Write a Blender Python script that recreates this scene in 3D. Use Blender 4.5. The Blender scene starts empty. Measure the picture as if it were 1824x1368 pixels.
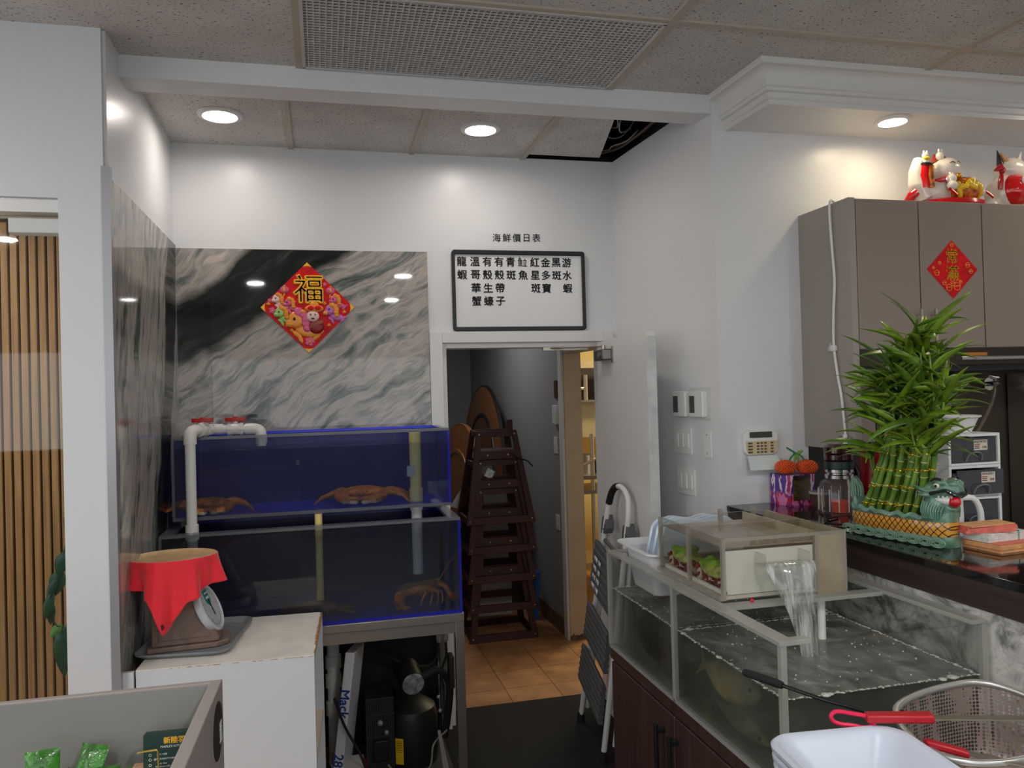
import bpy, bmesh, math, random
from mathutils import Vector, Matrix, Euler
random.seed(11)
COL = bpy.context.scene.collection
PI = math.pi
WL = {}            # world position of every object's origin while building


def lin(v):
    v /= 255.0
    return v / 12.92 if v <= 0.04045 else ((v + 0.055) / 1.055) ** 2.4


def rgb(c):
    return (lin(c[0]), lin(c[1]), lin(c[2]), 1.0)


# ---------------------------------------------------------------- materials
def newmat(name):
    m = bpy.data.materials.new(name)
    m.use_nodes = True
    nt = m.node_tree
    nt.nodes.clear()
    out = nt.nodes.new('ShaderNodeOutputMaterial')
    return m, nt, out


def N(nt, kind, **kw):
    n = nt.nodes.new('ShaderNode' + kind)
    for k, v in kw.items():
        if k in n.inputs:
            n.inputs[k].default_value = v
        else:
            setattr(n, k, v)
    return n


def ramp(nt, fac, stops, interp='LINEAR'):
    r = nt.nodes.new('ShaderNodeValToRGB')
    r.color_ramp.interpolation = interp
    els = r.color_ramp.elements
    while len(els) < len(stops):
        els.new(0.5)
    for e, (p, c) in zip(els, stops):
        e.position = p
        e.color = rgb(c) if len(c) == 3 else c
    nt.links.new(fac, r.inputs[0])
    return r.outputs[0]


def coords(nt, scale=(1, 1, 1), rot=(0, 0, 0), loc=(0, 0, 0)):
    tc = N(nt, 'TexCoord')
    mp = N(nt, 'Mapping')
    mp.inputs['Scale'].default_value = scale
    mp.inputs['Rotation'].default_value = rot
    mp.inputs['Location'].default_value = loc
    nt.links.new(tc.outputs['Object'], mp.inputs[0])
    return mp.outputs[0]


def mixc(nt, fac, a, b, mode='MIX'):
    m = nt.nodes.new('ShaderNodeMix')
    m.data_type = 'RGBA'
    m.blend_type = mode
    for sock, v in ((m.inputs[0], fac), (m.inputs[6], a), (m.inputs[7], b)):
        if hasattr(v, 'is_output'):
            nt.links.new(v, sock)
        else:
            sock.default_value = v if isinstance(v, float) else rgb(v)
    return m.outputs[2]


def P(name, c, rough=0.5, metal=0.0, spec=0.5, var=None, bump=None, coat=0.0, aniso=None, em=None, sheen=0.0, sss=0.0):
    """Principled material; var=(scale, amount) mottles the colour, bump=(scale, strength, distance)."""
    m, nt, out = newmat(name)
    b = N(nt, 'BsdfPrincipled')
    b.inputs['Base Color'].default_value = rgb(c)
    b.inputs['Roughness'].default_value = rough
    b.inputs['Metallic'].default_value = metal
    b.inputs['Specular IOR Level'].default_value = spec
    b.inputs['Coat Weight'].default_value = coat
    b.inputs['Sheen Weight'].default_value = sheen
    if sss:
        b.inputs['Subsurface Weight'].default_value = sss
        b.inputs['Subsurface Radius'].default_value = (.02, .02, .02)
    if em:
        b.inputs['Emission Color'].default_value = rgb(em[0])
        b.inputs['Emission Strength'].default_value = em[1]
    if var:
        v = coords(nt, aniso or (1, 1, 1))
        n = N(nt, 'TexNoise')
        n.inputs['Scale'].default_value = var[0]
        n.inputs['Detail'].default_value = 5
        nt.links.new(v, n.inputs['Vector'])
        a = var[1]
        lo = tuple(max(0, x * (1 - a)) for x in c)
        hi = tuple(min(255, x * (1 + a)) for x in c)
        nt.links.new(ramp(nt, n.outputs[0], [(0.3, lo), (0.7, hi)]), b.inputs['Base Color'])
    if bump:
        v = coords(nt, aniso or (1, 1, 1))
        n = N(nt, 'TexNoise')
        n.inputs['Scale'].default_value = bump[0]
        n.inputs['Detail'].default_value = 4
        nt.links.new(v, n.inputs['Vector'])
        bp = N(nt, 'Bump')
        bp.inputs['Strength'].default_value = bump[1]
        bp.inputs['Distance'].default_value = bump[2] if len(bump) > 2 else 0.01
        nt.links.new(n.outputs[0], bp.inputs['Height'])
        nt.links.new(bp.outputs[0], b.inputs['Normal'])
    nt.links.new(b.outputs[0], out.inputs[0])
    return m


def fres(nt, ior):
    """Fresnel share of a thin sheet, the same from both of its sides."""
    g = N(nt, 'NewGeometry')
    r = N(nt, 'MapRange')
    r.inputs['To Min'].default_value = ior
    r.inputs['To Max'].default_value = 1 / ior
    nt.links.new(g.outputs['Backfacing'], r.inputs[0])
    f = N(nt, 'Fresnel')
    nt.links.new(r.outputs[0], f.inputs[0])
    return f


def clear(name, tint=(240, 244, 242), milk=0.0, milk_c=(200, 200, 195), rough=0.02, ior=1.45, dirt=0.0, dirt_scale=8):
    """Thin clear sheet: see-through, with a Fresnel gloss and an optional milky or dirty share."""
    m, nt, out = newmat(name)
    t = N(nt, 'BsdfTransparent')
    t.inputs[0].default_value = rgb(tint)
    body = t.outputs[0]
    if milk or dirt:
        d = N(nt, 'BsdfDiffuse')
        d.inputs[0].default_value = rgb(milk_c)
        mx = N(nt, 'MixShader')
        mx.inputs[0].default_value = milk
        if dirt:
            n = N(nt, 'TexNoise')
            n.inputs['Scale'].default_value = dirt_scale
            n.inputs['Detail'].default_value = 6
            nt.links.new(coords(nt), n.inputs['Vector'])
            nt.links.new(ramp(nt, n.outputs[0], [(0.4, (milk, milk, milk, 1)), (0.75, (milk + dirt,) * 3 + (1,))]), mx.inputs[0])
        nt.links.new(body, mx.inputs[1])
        nt.links.new(d.outputs[0], mx.inputs[2])
        body = mx.outputs[0]
    g = N(nt, 'BsdfGlossy')
    g.inputs['Roughness'].default_value = rough
    f = fres(nt, ior)
    mx2 = N(nt, 'MixShader')
    nt.links.new(f.outputs[0], mx2.inputs[0])
    nt.links.new(body, mx2.inputs[1])
    nt.links.new(g.outputs[0], mx2.inputs[2])
    nt.links.new(mx2.outputs[0], out.inputs[0])
    return m


def wood(name, dark, light, rough=0.4, scale=(30, 30, 1.5), coat=0.0):
    m, nt, out = newmat(name)
    b = N(nt, 'BsdfPrincipled')
    b.inputs['Roughness'].default_value = rough
    b.inputs['Coat Weight'].default_value = coat
    n = N(nt, 'TexNoise')
    n.inputs['Scale'].default_value = 2.0
    n.inputs['Detail'].default_value = 6
    n.inputs['Distortion'].default_value = 0.6
    nt.links.new(coords(nt, scale), n.inputs['Vector'])
    nt.links.new(ramp(nt, n.outputs[0], [(0.3, dark), (0.7, light)]), b.inputs['Base Color'])
    nt.links.new(b.outputs[0], out.inputs[0])
    return m


# ---------------------------------------------------------------- mesh builder
class MB:
    def __init__(s):
        s.bm = bmesh.new()
        s.mi = 0

    def _f(s, vs):
        try:
            f = s.bm.faces.new(vs)
            f.material_index = s.mi
            return f
        except ValueError:
            return None

    def box(s, x0, x1, y0, y1, z0, z1, M=None):
        v = []
        for z in (z0, z1):
            for x, y in ((x0, y0), (x1, y0), (x1, y1), (x0, y1)):
                p = Vector((x, y, z))
                v.append(s.bm.verts.new(M @ p if M else p))
        for q in ((3, 2, 1, 0), (4, 5, 6, 7), (0, 1, 5, 4), (1, 2, 6, 5), (2, 3, 7, 6), (3, 0, 4, 7)):
            s._f([v[i] for i in q])
        return s

    def rings(s, rings, closed_u=True, cap=True, closed_v=False):
        """Loft a list of point rings."""
        R = [[s.bm.verts.new(p) for p in r] for r in rings]
        n = len(R[0])
        m = len(R)
        for i in range(m if closed_v else m - 1):
            a, b = R[i], R[(i + 1) % m]
            for j in range(n if closed_u else n - 1):
                k = (j + 1) % n
                s._f([a[j], a[k], b[k], b[j]])
        if cap and closed_u and not closed_v:
            s._f(list(reversed(R[0])))
            s._f(R[-1])
        return s

    def tube(s, pts, r, n=10, closed=False, flat=1.0):
        pts = [Vector(p) for p in pts]
        rs = r if isinstance(r, (list, tuple)) else [r] * len(pts)
        rings, prev = [], None
        m = len(pts)
        for i, p in enumerate(pts):
            if closed:
                t = pts[(i + 1) % m] - pts[i - 1]
            else:
                t = pts[min(i + 1, m - 1)] - pts[max(i - 1, 0)]
            t.normalize()
            if prev is None:
                u = t.orthogonal().normalized() if abs(t.z) > 0.9 else t.cross(Vector((0, 0, 1))).normalized()
            else:
                u = (prev - t * prev.dot(t)).normalized()
            prev = u
            w = t.cross(u)
            rings.append([p + (u * math.cos(a) + w * math.sin(a) * flat) * rs[i] for a in (2 * PI * k / n for k in range(n))])
        return s.rings(rings, True, not closed, closed)

    def cyl(s, p0, p1, r0, r1=None, n=20):
        return s.tube([p0, p1], [r0, r0 if r1 is None else r1], n)

    def lathe(s, prof, c=(0, 0, 0), n=28, M=None, sx=1.0, sy=1.0, cap=True):
        c = Vector(c)
        rows = []
        for r, z in prof:
            if r < 1e-6:
                p = Vector((0, 0, z))
                rows.append([s.bm.verts.new(c + (M @ p if M else p))])
            else:
                row = []
                for k in range(n):
                    a = 2 * PI * k / n
                    p = Vector((r * sx * math.cos(a), r * sy * math.sin(a), z))
                    row.append(s.bm.verts.new(c + (M @ p if M else p)))
                rows.append(row)
        for a, b in zip(rows, rows[1:]):
            for j in range(n):
                k = (j + 1) % n
                if len(a) == 1 and len(b) == 1:
                    break
                if len(a) == 1:
                    s._f([a[0], b[k], b[j]])
                elif len(b) == 1:
                    s._f([a[j], a[k], b[0]])
                else:
                    s._f([a[j], a[k], b[k], b[j]])
        for row, rev in ((rows[0], True), (rows[-1], False)):
            if len(row) > 1 and cap:
                s._f(list(reversed(row)) if rev else row)
        return s

    def ell(s, c, r, M=None, n=20, v=12):
        if not hasattr(r, '__len__'):
            r = (r, r, r)
        rot = M or Matrix.Identity(3)
        S = Matrix.Diagonal(Vector(r))
        prof = [(math.sin(PI * i / v), -math.cos(PI * i / v)) for i in range(v + 1)]
        prof[0] = (0, -1)
        prof[-1] = (0, 1)
        return s.lathe(prof, c, n, rot.to_3x3() @ S)

    def prism(s, pts, f, d0, d1):
        """2-D outline pts, f(a, b, d) -> world point."""
        a = [s.bm.verts.new(f(p[0], p[1], d0)) for p in pts]
        b = [s.bm.verts.new(f(p[0], p[1], d1)) for p in pts]
        n = len(pts)
        s._f(list(reversed(a)))
        s._f(b)
        for i in range(n):
            s._f([a[i], a[(i + 1) % n], b[(i + 1) % n], b[i]])
        return s

    def quad(s, *pts):
        s._f([s.bm.verts.new(p) for p in pts])
        return s

    def grid(s, fn, nu, nv, closed_u=False):
        rings = [[fn(i / (nu if closed_u else nu - 1), j / (nv - 1)) for i in range(nu)] for j in range(nv)]
        return s.rings(rings, closed_u, False)

    def add(s, verts, faces, M=None):
        v = [s.bm.verts.new(M @ Vector(p) if M else Vector(p)) for p in verts]
        for f in faces:
            s._f([v[i] for i in f])
        return s


def xz(a, b, d):
    return Vector((a, d, b))


def xy(a, b, d):
    return Vector((a, b, d))


def yz(a, b, d):
    return Vector((d, a, b))


def rrect(x0, x1, y0, y1, r, n=5):
    pts = []
    for cx, cy, a0 in ((x1 - r, y0 + r, -PI / 2), (x1 - r, y1 - r, 0), (x0 + r, y1 - r, PI / 2), (x0 + r, y0 + r, PI)):
        for i in range(n + 1):
            a = a0 + PI / 2 * i / n
            pts.append((cx + r * math.cos(a), cy + r * math.sin(a)))
    return pts


def circ(cx, cy, r, n=24, ry=None):
    ry = r if ry is None else ry
    return [(cx + r * math.cos(2 * PI * k / n), cy + ry * math.sin(2 * PI * k / n)) for k in range(n)]


def curve(pts, n=8):
    """Catmull-Rom through pts."""
    P_ = [Vector(p) for p in pts]
    P_ = [P_[0] * 2 - P_[1]] + P_ + [P_[-1] * 2 - P_[-2]]
    out = []
    for i in range(1, len(P_) - 2):
        a, b, c, d = P_[i - 1:i + 3]
        for k in range(n):
            t = k / n
            out.append(0.5 * ((2 * b) + (c - a) * t + (2 * a - 5 * b + 4 * c - d) * t * t + (3 * b - a - 3 * c + d) * t ** 3))
    out.append(P_[-2])
    return out


def build(name, mb, mats, parent=None, bevel=0.0, smooth=True, solid=0.0, origin=None, sub=0, seg=2):
    bm = mb.bm
    bmesh.ops.recalc_face_normals(bm, faces=bm.faces)
    if parent is not None:
        o0 = WL[parent.name]
    elif origin is not None:
        o0 = Vector(origin)
    else:
        xs = [v.co for v in bm.verts]
        o0 = Vector(((min(p.x for p in xs) + max(p.x for p in xs)) / 2, (min(p.y for p in xs) + max(p.y for p in xs)) / 2, min(p.z for p in xs)))
    for v in bm.verts:
        v.co -= o0
    for f in bm.faces:
        f.smooth = smooth
    if smooth:
        for e in bm.edges:
            if len(e.link_faces) == 2 and e.calc_face_angle(0) > 0.62:
                e.smooth = False
    me = bpy.data.meshes.new(name)
    bm.to_mesh(me)
    bm.free()
    for m in (mats if isinstance(mats, (list, tuple)) else [mats]):
        me.materials.append(m)
    o = bpy.data.objects.new(name, me)
    COL.objects.link(o)
    if parent is not None:
        o.parent = parent
    else:
        o.location = o0
    WL[o.name] = o0
    if solid:
        md = o.modifiers.new('s', 'SOLIDIFY')
        md.thickness = solid
        md.offset = 0
    if bevel:
        md = o.modifiers.new('b', 'BEVEL')
        md.width = bevel
        md.segments = seg
        md.limit_method = 'ANGLE'
        md.angle_limit = 0.6
        md.harden_normals = False
    if sub:
        md = o.modifiers.new('u', 'SUBSURF')
        md.levels = md.render_levels = sub
    return o


def tag(o, label, cat, group=None, kind=None):
    o['label'] = label
    o['category'] = cat
    if group:
        o['group'] = group
    if kind:
        o['kind'] = kind
    return o


def thing(name, loc, label, cat, group=None):
    o = bpy.data.objects.new(name, None)
    o.empty_display_size = 0.05
    COL.objects.link(o)
    o.location = loc
    WL[o.name] = Vector(loc)
    return tag(o, label, cat, group)


def single(name, mb, mats, label, cat, group=None, kind=None, **kw):
    return tag(build(name, mb, mats, **kw), label, cat, group, kind)


def struct(name, mb, mats, **kw):
    o = build(name, mb, mats, **kw)
    o['kind'] = 'structure'
    return o


def copy_tree(o, parent=None, label=None):
    c = o.copy()
    COL.objects.link(c)
    if parent is not None:
        c.parent = parent
    if label:
        c['label'] = label
    for ch in list(o.children):
        copy_tree(ch, c)
    return c


def fuse(o, vox, pick=None, mats=None, smooth_it=2):
    """Melt the overlapping pieces of o into one continuous skin; pick(centre in world) -> material index."""
    md = o.modifiers.new('r', 'REMESH')
    md.mode = 'VOXEL'
    md.voxel_size = vox
    if smooth_it:
        ms = o.modifiers.new('sm', 'SMOOTH')
        ms.iterations = smooth_it
        ms.factor = 0.5
    dg = bpy.context.evaluated_depsgraph_get()
    me = bpy.data.meshes.new_from_object(o.evaluated_get(dg))
    o.modifiers.clear()
    o.data = me
    if mats:
        me.materials.clear()
        for m in mats:
            me.materials.append(m)
    w = WL[o.name]
    for p in me.polygons:
        p.use_smooth = True
        p.material_index = pick(p.center + w) if pick else 0
    return o


def text(mb, s, M, size, bold=0.0, ext=0.0006, squeeze=1.0, bev=0.0):
    """Add a line of lettering, centred on M's origin, in M's XY plane."""
    c = bpy.data.curves.new('lettering', 'FONT')
    c.body = s
    c.size = size
    c.extrude = ext
    c.bevel_depth = bev
    c.resolution_u = 3
    o = bpy.data.objects.new('lettering', c)
    COL.objects.link(o)
    dg = bpy.context.evaluated_depsgraph_get()
    me = o.evaluated_get(dg).to_mesh()
    vs = [v.co.copy() for v in me.vertices]
    fs = [tuple(p.vertices) for p in me.polygons]
    o.evaluated_get(dg).to_mesh_clear()
    bpy.data.objects.remove(o)
    bpy.data.curves.remove(c)
    if not vs:
        return mb
    cx = (min(v.x for v in vs) + max(v.x for v in vs)) / 2
    cy = (min(v.y for v in vs) + max(v.y for v in vs)) / 2
    vs = [Vector(((v.x - cx) * squeeze, v.y - cy, v.z)) for v in vs]
    for dx, dy in (((0, 0),) if not bold else ((0, 0), (bold, 0), (-bold, 0), (0, bold), (0, -bold))):
        mb.add(vs, fs, M @ Matrix.Translation((dx, dy, 0.00004 * (dx + dy) / (bold or 1))))
    return mb


def face_y(x, y, z, rot=0.0):
    """Plane seen from -Y: local X to the right, local Y up."""
    return Matrix.Translation((x, y, z)) @ Matrix(((1, 0, 0, 0), (0, 0, -1, 0), (0, 1, 0, 0), (0, 0, 0, 1))) @ Matrix.Rotation(rot, 4, 'Z')
WORLD = 2.1
EXPO = -0.05
LAMPS = 78.0
MURK = 8.0
DINE = 22.0
# ---------------------------------------------------------------- palette
def speckle_tile():
    m, nt, out = newmat('ceiling_tile')
    b = N(nt, 'BsdfPrincipled')
    b.inputs['Roughness'].default_value = 0.95
    b.inputs['Specular IOR Level'].default_value = 0.1
    v = coords(nt, (1, 1.6, 1), (0, 0, 0.5))
    n = N(nt, 'TexNoise')
    n.inputs['Scale'].default_value = 95
    n.inputs['Detail'].default_value = 3
    n.inputs['Distortion'].default_value = 0.8
    nt.links.new(v, n.inputs['Vector'])
    n2 = N(nt, 'TexNoise')
    n2.inputs['Scale'].default_value = 4
    nt.links.new(coords(nt), n2.inputs['Vector'])
    base = ramp(nt, n2.outputs[0], [(0.3, (206, 203, 198)), (0.7, (220, 217, 212))])
    spots = ramp(nt, n.outputs[0], [(0.335, (70, 66, 62)), (0.40, (255, 255, 255))])
    nt.links.new(mixc(nt, 0.85, base, spots, 'MULTIPLY'), b.inputs['Base Color'])
    nt.links.new(b.outputs[0], out.inputs[0])
    return m


def floor_tiles():
    m, nt, out = newmat('terracotta_tile')
    b = N(nt, 'BsdfPrincipled')
    b.inputs['Roughness'].default_value = 0.45
    v = coords(nt, (1 / .2985, 1 / .2985, 1), loc=(-1.013 / .2985, -4.565 / .2985, 0))
    br = N(nt, 'TexBrick')
    br.offset = 0.0
    br.inputs['Scale'].default_value = 1.0
    br.inputs['Mortar Size'].default_value = 0.012
    br.inputs['Brick Width'].default_value = 1.0
    br.inputs['Row Height'].default_value = 1.0
    br.inputs['Color1'].default_value = (1, 1, 1, 1)
    br.inputs['Color2'].default_value = (.82, .82, .82, 1)
    br.inputs['Mortar'].default_value = (.42, .36, .3, 1)
    nt.links.new(v, br.inputs['Vector'])
    n = N(nt, 'TexNoise')
    n.inputs['Scale'].default_value = 7
    n.inputs['Detail'].default_value = 6
    nt.links.new(coords(nt), n.inputs['Vector'])
    col = ramp(nt, n.outputs[0], [(0.3, (150, 106, 70)), (0.7, (192, 144, 100))])
    nt.links.new(mixc(nt, 1.0, col, br.outputs[0], 'MULTIPLY'), b.inputs['Base Color'])
    nt.links.new(b.outputs[0], out.inputs[0])
    return m


def slab_marble(name, plane, ang, band=None):
    """Polished grey-green slab with long brushed veins. plane 'xz' or 'yz'; band = (a, b, half width) of the dark vein."""
    m, nt, out = newmat(name)
    b = N(nt, 'BsdfPrincipled')
    b.inputs['Roughness'].default_value = 0.03
    b.inputs['Specular IOR Level'].default_value = 0.4
    tc = N(nt, 'TexCoord')
    sep = N(nt, 'SeparateXYZ')
    nt.links.new(tc.outputs['Object'], sep.inputs[0])
    comb = N(nt, 'CombineXYZ')
    nt.links.new(sep.outputs['X' if plane == 'xz' else 'Y'], comb.inputs[0])
    nt.links.new(sep.outputs['Z'], comb.inputs[1])
    rot = N(nt, 'Mapping')
    rot.inputs['Rotation'].default_value = (0, 0, -ang)
    nt.links.new(comb.outputs[0], rot.inputs[0])
    # warp
    w = N(nt, 'TexNoise')
    w.inputs['Scale'].default_value = 1.6
    w.inputs['Detail'].default_value = 4
    nt.links.new(comb.outputs[0], w.inputs['Vector'])
    wv = N(nt, 'VectorMath', operation='MULTIPLY_ADD')
    wv.inputs[1].default_value = (0.35, 0.35, 0)
    nt.links.new(w.outputs['Color'], wv.inputs[0])
    nt.links.new(rot.outputs[0], wv.inputs[2])
    st = N(nt, 'Mapping')
    st.inputs['Scale'].default_value = (1.3, 9.0, 1)
    nt.links.new(wv.outputs[0], st.inputs[0])
    n1 = N(nt, 'TexNoise')
    n1.inputs['Scale'].default_value = 1.6
    n1.inputs['Detail'].default_value = 9
    n1.inputs['Roughness'].default_value = 0.62
    n1.inputs['Distortion'].default_value = 0.5
    nt.links.new(st.outputs[0], n1.inputs['Vector'])
    base = ramp(nt, n1.outputs[0], [(0.33, (66, 74, 72)), (0.42, (112, 120, 117)), (0.47, (150, 149, 144)), (0.53, (188, 178, 169)), (0.60, (144, 145, 141)), (0.66, (200, 188, 178))])
    n2 = N(nt, 'TexNoise')
    n2.inputs['Scale'].default_value = 4.2
    n2.inputs['Detail'].default_value = 8
    n2.inputs['Distortion'].default_value = 1.2
    nt.links.new(comb.outputs[0], n2.inputs['Vector'])
    col = mixc(nt, ramp(nt, n2.outputs[0], [(0.52, (0, 0, 0)), (0.66, (200, 200, 200))]), base, (190, 180, 171))
    if band:
        sp = N(nt, 'SeparateXYZ')
        nt.links.new(rot.outputs[0], sp.inputs[0])
        wob = N(nt, 'MapRange')
        wob.inputs['To Min'].default_value = -0.16
        wob.inputs['To Max'].default_value = 0.16
        nt.links.new(w.outputs[0], wob.inputs[0])
        d = N(nt, 'Math', operation='ADD')
        nt.links.new(sp.outputs[1], d.inputs[0])
        nt.links.new(wob.outputs[0], d.inputs[1])
        d2 = N(nt, 'Math', operation='SUBTRACT')
        nt.links.new(d.outputs[0], d2.inputs[0])
        d2.inputs[1].default_value = band[0]
        ab = N(nt, 'Math', operation='ABSOLUTE')
        nt.links.new(d2.outputs[0], ab.inputs[0])
        k = ramp(nt, ab.outputs[0], [(band[1] * 0.72, (255, 255, 255)), (band[1], (0, 0, 0))])
        dark = ramp(nt, n1.outputs[0], [(0.35, (22, 26, 25)), (0.55, (38, 43, 41)), (0.72, (80, 84, 80))])
        col = mixc(nt, k, col, dark)
    nt.links.new(col, b.inputs['Base Color'])
    nt.links.new(b.outputs[0], out.inputs[0])
    return m


def pale_marble():
    m, nt, out = newmat('pale_marble')
    b = N(nt, 'BsdfPrincipled')
    b.inputs['Roughness'].default_value = 0.25
    v = coords(nt, (1, 1.0, 1.6), (0.5, 0, 0))
    n = N(nt, 'TexNoise')
    n.inputs['Scale'].default_value = 4.5
    n.inputs['Detail'].default_value = 10
    n.inputs['Roughness'].default_value = 0.65
    n.inputs['Distortion'].default_value = 1.6
    nt.links.new(v, n.inputs['Vector'])
    nt.links.new(ramp(nt, n.outputs[0], [(0.32, (78, 80, 80)), (0.42, (128, 128, 126)), (0.5, (184, 182, 178)), (0.6, (222, 220, 214)), (0.68, (150, 150, 148))]), b.inputs['Base Color'])
    nt.links.new(b.outputs[0], out.inputs[0])
    return m


WHITE = P('white_wall_paint', (226, 227, 228), 0.30, spec=0.4, bump=(55, 0.10, 0.004))
TRIMW = P('white_trim_paint', (226, 225, 222), 0.28)
PILLAR = P('pillar_paint', (214, 217, 220), 0.4, bump=(70, 0.04, 0.003))
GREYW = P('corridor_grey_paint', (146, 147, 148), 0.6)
CREAM = P('kitchen_cream_wall', (238, 214, 150), 0.5)
BEIGE = P('beige_jamb_paint', (184, 166, 138), 0.5, var=(4, .05))
TBAR = P('ceiling_bar', (188, 178, 162), 0.5)
TILE = speckle_tile()
VOID = P('dark_void', (12, 12, 12), 0.9)
CHROME = P('polished_steel', (200, 200, 200), 0.15, 1.0)
STEEL = P('brushed_steel', (186, 178, 168), 0.3, .92, bump=(40, .05, .002), aniso=(1, 1, 40))
DSTEEL = P('dim_stainless_panel', (92, 82, 72), 0.5, .6)
BLACK = P('black_plastic', (22, 22, 23), 0.4)
RUBBER = P('black_rubber', (16, 16, 17), 0.8)
WPLAST = P('white_plastic', (232, 232, 230), 0.35)
GOLD = P('gold', (214, 160, 30), 0.25, 0.6)
INK = P('black_ink', (14, 14, 15), 0.5)

# ---------------------------------------------------------------- the setting
struct('floor', MB().box(-4, 4.4, 1.2, 9.2, -0.1, 0), floor_tiles(), origin=(0, 0, 0))
struct('floor_dining', MB().box(-4, 4.4, -3, 1.2, -0.1, 0), P('dining_floor_grey', (72, 70, 68), .5, var=(3, .15)))

mb = MB()
mb.box(-4, -.055, -3, 3.087, 3.03, 3.05)
mb.box(-.055, 1.205, -3, 2.478, 3.03, 3.05)
mb.box(1.205, 4.4, -3, 3.087, 3.03, 3.05)
mb.box(-.69, 1.085, 3.226, 4.1, 3.03, 3.05)
struct('ceiling', mb, TILE)

mb = MB()
for x in (-2.495, -1.275, -.055, 1.205, 2.42, 3.64):
    mb.box(x - .013, x + .013, -3, 3.085, 3.022, 3.031)
for y in (2.478, 1.868, 1.258, .648, .038, -.572, -1.2, -1.8, -2.4):
    mb.box(-4, 4.4, y - .013, y + .013, 3.0225, 3.0312)
for x in (-.125, .485, 1.085):
    mb.box(x - .013, x + .013, 3.226, 4.1, 3.022, 3.031)
struct('trim_1', mb, TBAR)

# dark space above the niche ceiling, seen through the gap
mb = MB()
mb.box(1.0, 1.66, 3.2, 4.14, 3.5, 3.52)
mb.box(1.0, 1.02, 3.2, 4.14, 3.06, 3.5)
mb.box(1.66, 1.68, 3.2, 4.14, 3.032, 3.52)
mb.box(1.0, 1.66, 4.12, 4.14, 3.032, 3.5)
mb.box(1.0, 1.66, 3.2, 3.22, 3.032, 3.5)
struct('ceiling_void', mb, VOID)

struct('sky_block_slab', MB().box(-4.1, 4.5, -3.1, 9.0, 3.56, 3.6), VOID)  # unseen slab added to keep sky light out from above

# walls
mb = MB()
mb.box(-.70, .62, 4.1, 4.25, 0, 3.031)
mb.box(.62, 1.515, 4.1, 4.25, 2.03, 3.031)
mb.box(1.515, 1.66, 4.1, 4.25, 0, 3.031)
struct('wall_back', mb, WHITE)
mb = MB()
mb.box(-.84, -.70, 2.88, 4.25, 0, 3.07)
mb.box(-4, -.84, 2.88, 3.02, 2.45, 3.07)
struct('wall_left', mb, PILLAR)
mb = MB()
mb.box(-.70, -.69, 2.90, 4.1, 0, 3.03)
struct('wall_niche_left', mb, WHITE)
mb = MB()
mb.prism([(1.603, 4.1), (1.672, 3.087), (2.1, 3.087), (2.1, 3.2), (1.8, 3.2), (1.75, 4.1)], xy, 0, 3.03)
struct('wall_niche_right', mb, WHITE)
mb = MB()
mb.box(2.1, 4.4, 3.087, 3.2, 1.90, 2.88)
struct('wall_right', mb, WHITE)
mb = MB()
mb.box(-.70, 1.673, 3.087, 3.228, 2.948, 3.07)
struct('ceiling_beam', mb, WHITE, bevel=.004)
struct('ceiling_soffit', MB().box(1.745, 4.4, 2.76, 3.087, 2.88, 3.028), WHITE)

# crown moulding round the soffit
prof = [(0, 2.874), (.012, 2.874), (.012, 2.892), (.02, 2.897), (.02, 2.918), (.032, 2.922), (.032, 2.935), (.04, 2.94)]
for k in range(9):
    t = k / 8 * PI / 2
    prof.append((.042 + .040 * (1 - math.cos(t)), 2.945 + .062 * math.sin(t)))
prof += [(.086, 3.012), (.086, 3.0295), (0, 3.0295)]
mb = MB()
rings = []
for (px, py), (ox, oy) in (((1.745, 3.087), (-1, 0)), ((1.757, 2.765), (-1, -1)), ((4.4, 2.745), (0, -1))):
    rings.append([Vector((px + ox * d, py + oy * d, z)) for d, z in prof])
mb.rings(rings)
struct('trim_2', mb, TRIMW)

# stone slabs and their steel edge
SLABB = slab_marble('stone_slab_back', 'xz', 0.62, band=(0.17, 0.17))
SLABL = slab_marble('stone_slab_left', 'yz', 1.28, band=(-0.42, 0.13))
struct('trim_3', MB().box(-.68, .552, 4.088, 4.1, .74, 2.51), SLABB, origin=(-.2, 4.1, 2.2))
struct('trim_4', MB().box(-.69, -.68, 2.90, 4.1, 0, 2.525), SLABL, origin=(-.69, 3.5, 2.2))
mb = MB().box(-.706, -.678, 2.872, 2.878, .0, 2.56)
mb.box(-.684, -.678, 2.878, 2.902, .0, 2.56)
struct('trim_5', mb, P('edge_trim_grey', (168, 170, 174), .3, .4))
struct('under_stand_shade_panel', MB().box(-.68, .552, 4.09, 4.1, 0, .74), P('under_stand_shade', (34, 34, 36), .7))  # near-black panel added to hold the shade under the tank stand

# door casing
mb = MB()
mb.box(.553, .62, 4.078, 4.1, 0, 2.088)
mb.box(.62, 1.515, 4.078, 4.1, 2.03, 2.088)
mb.box(1.515, 1.575, 4.078, 4.1, 0, 2.088)
mb.box(.62, .645, 4.115, 4.245, 0, 2.03)
mb.box(.645, 1.515, 4.115, 4.245, 2.003, 2.03)
struct('trim_6', mb, TRIMW, bevel=.002)

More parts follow.
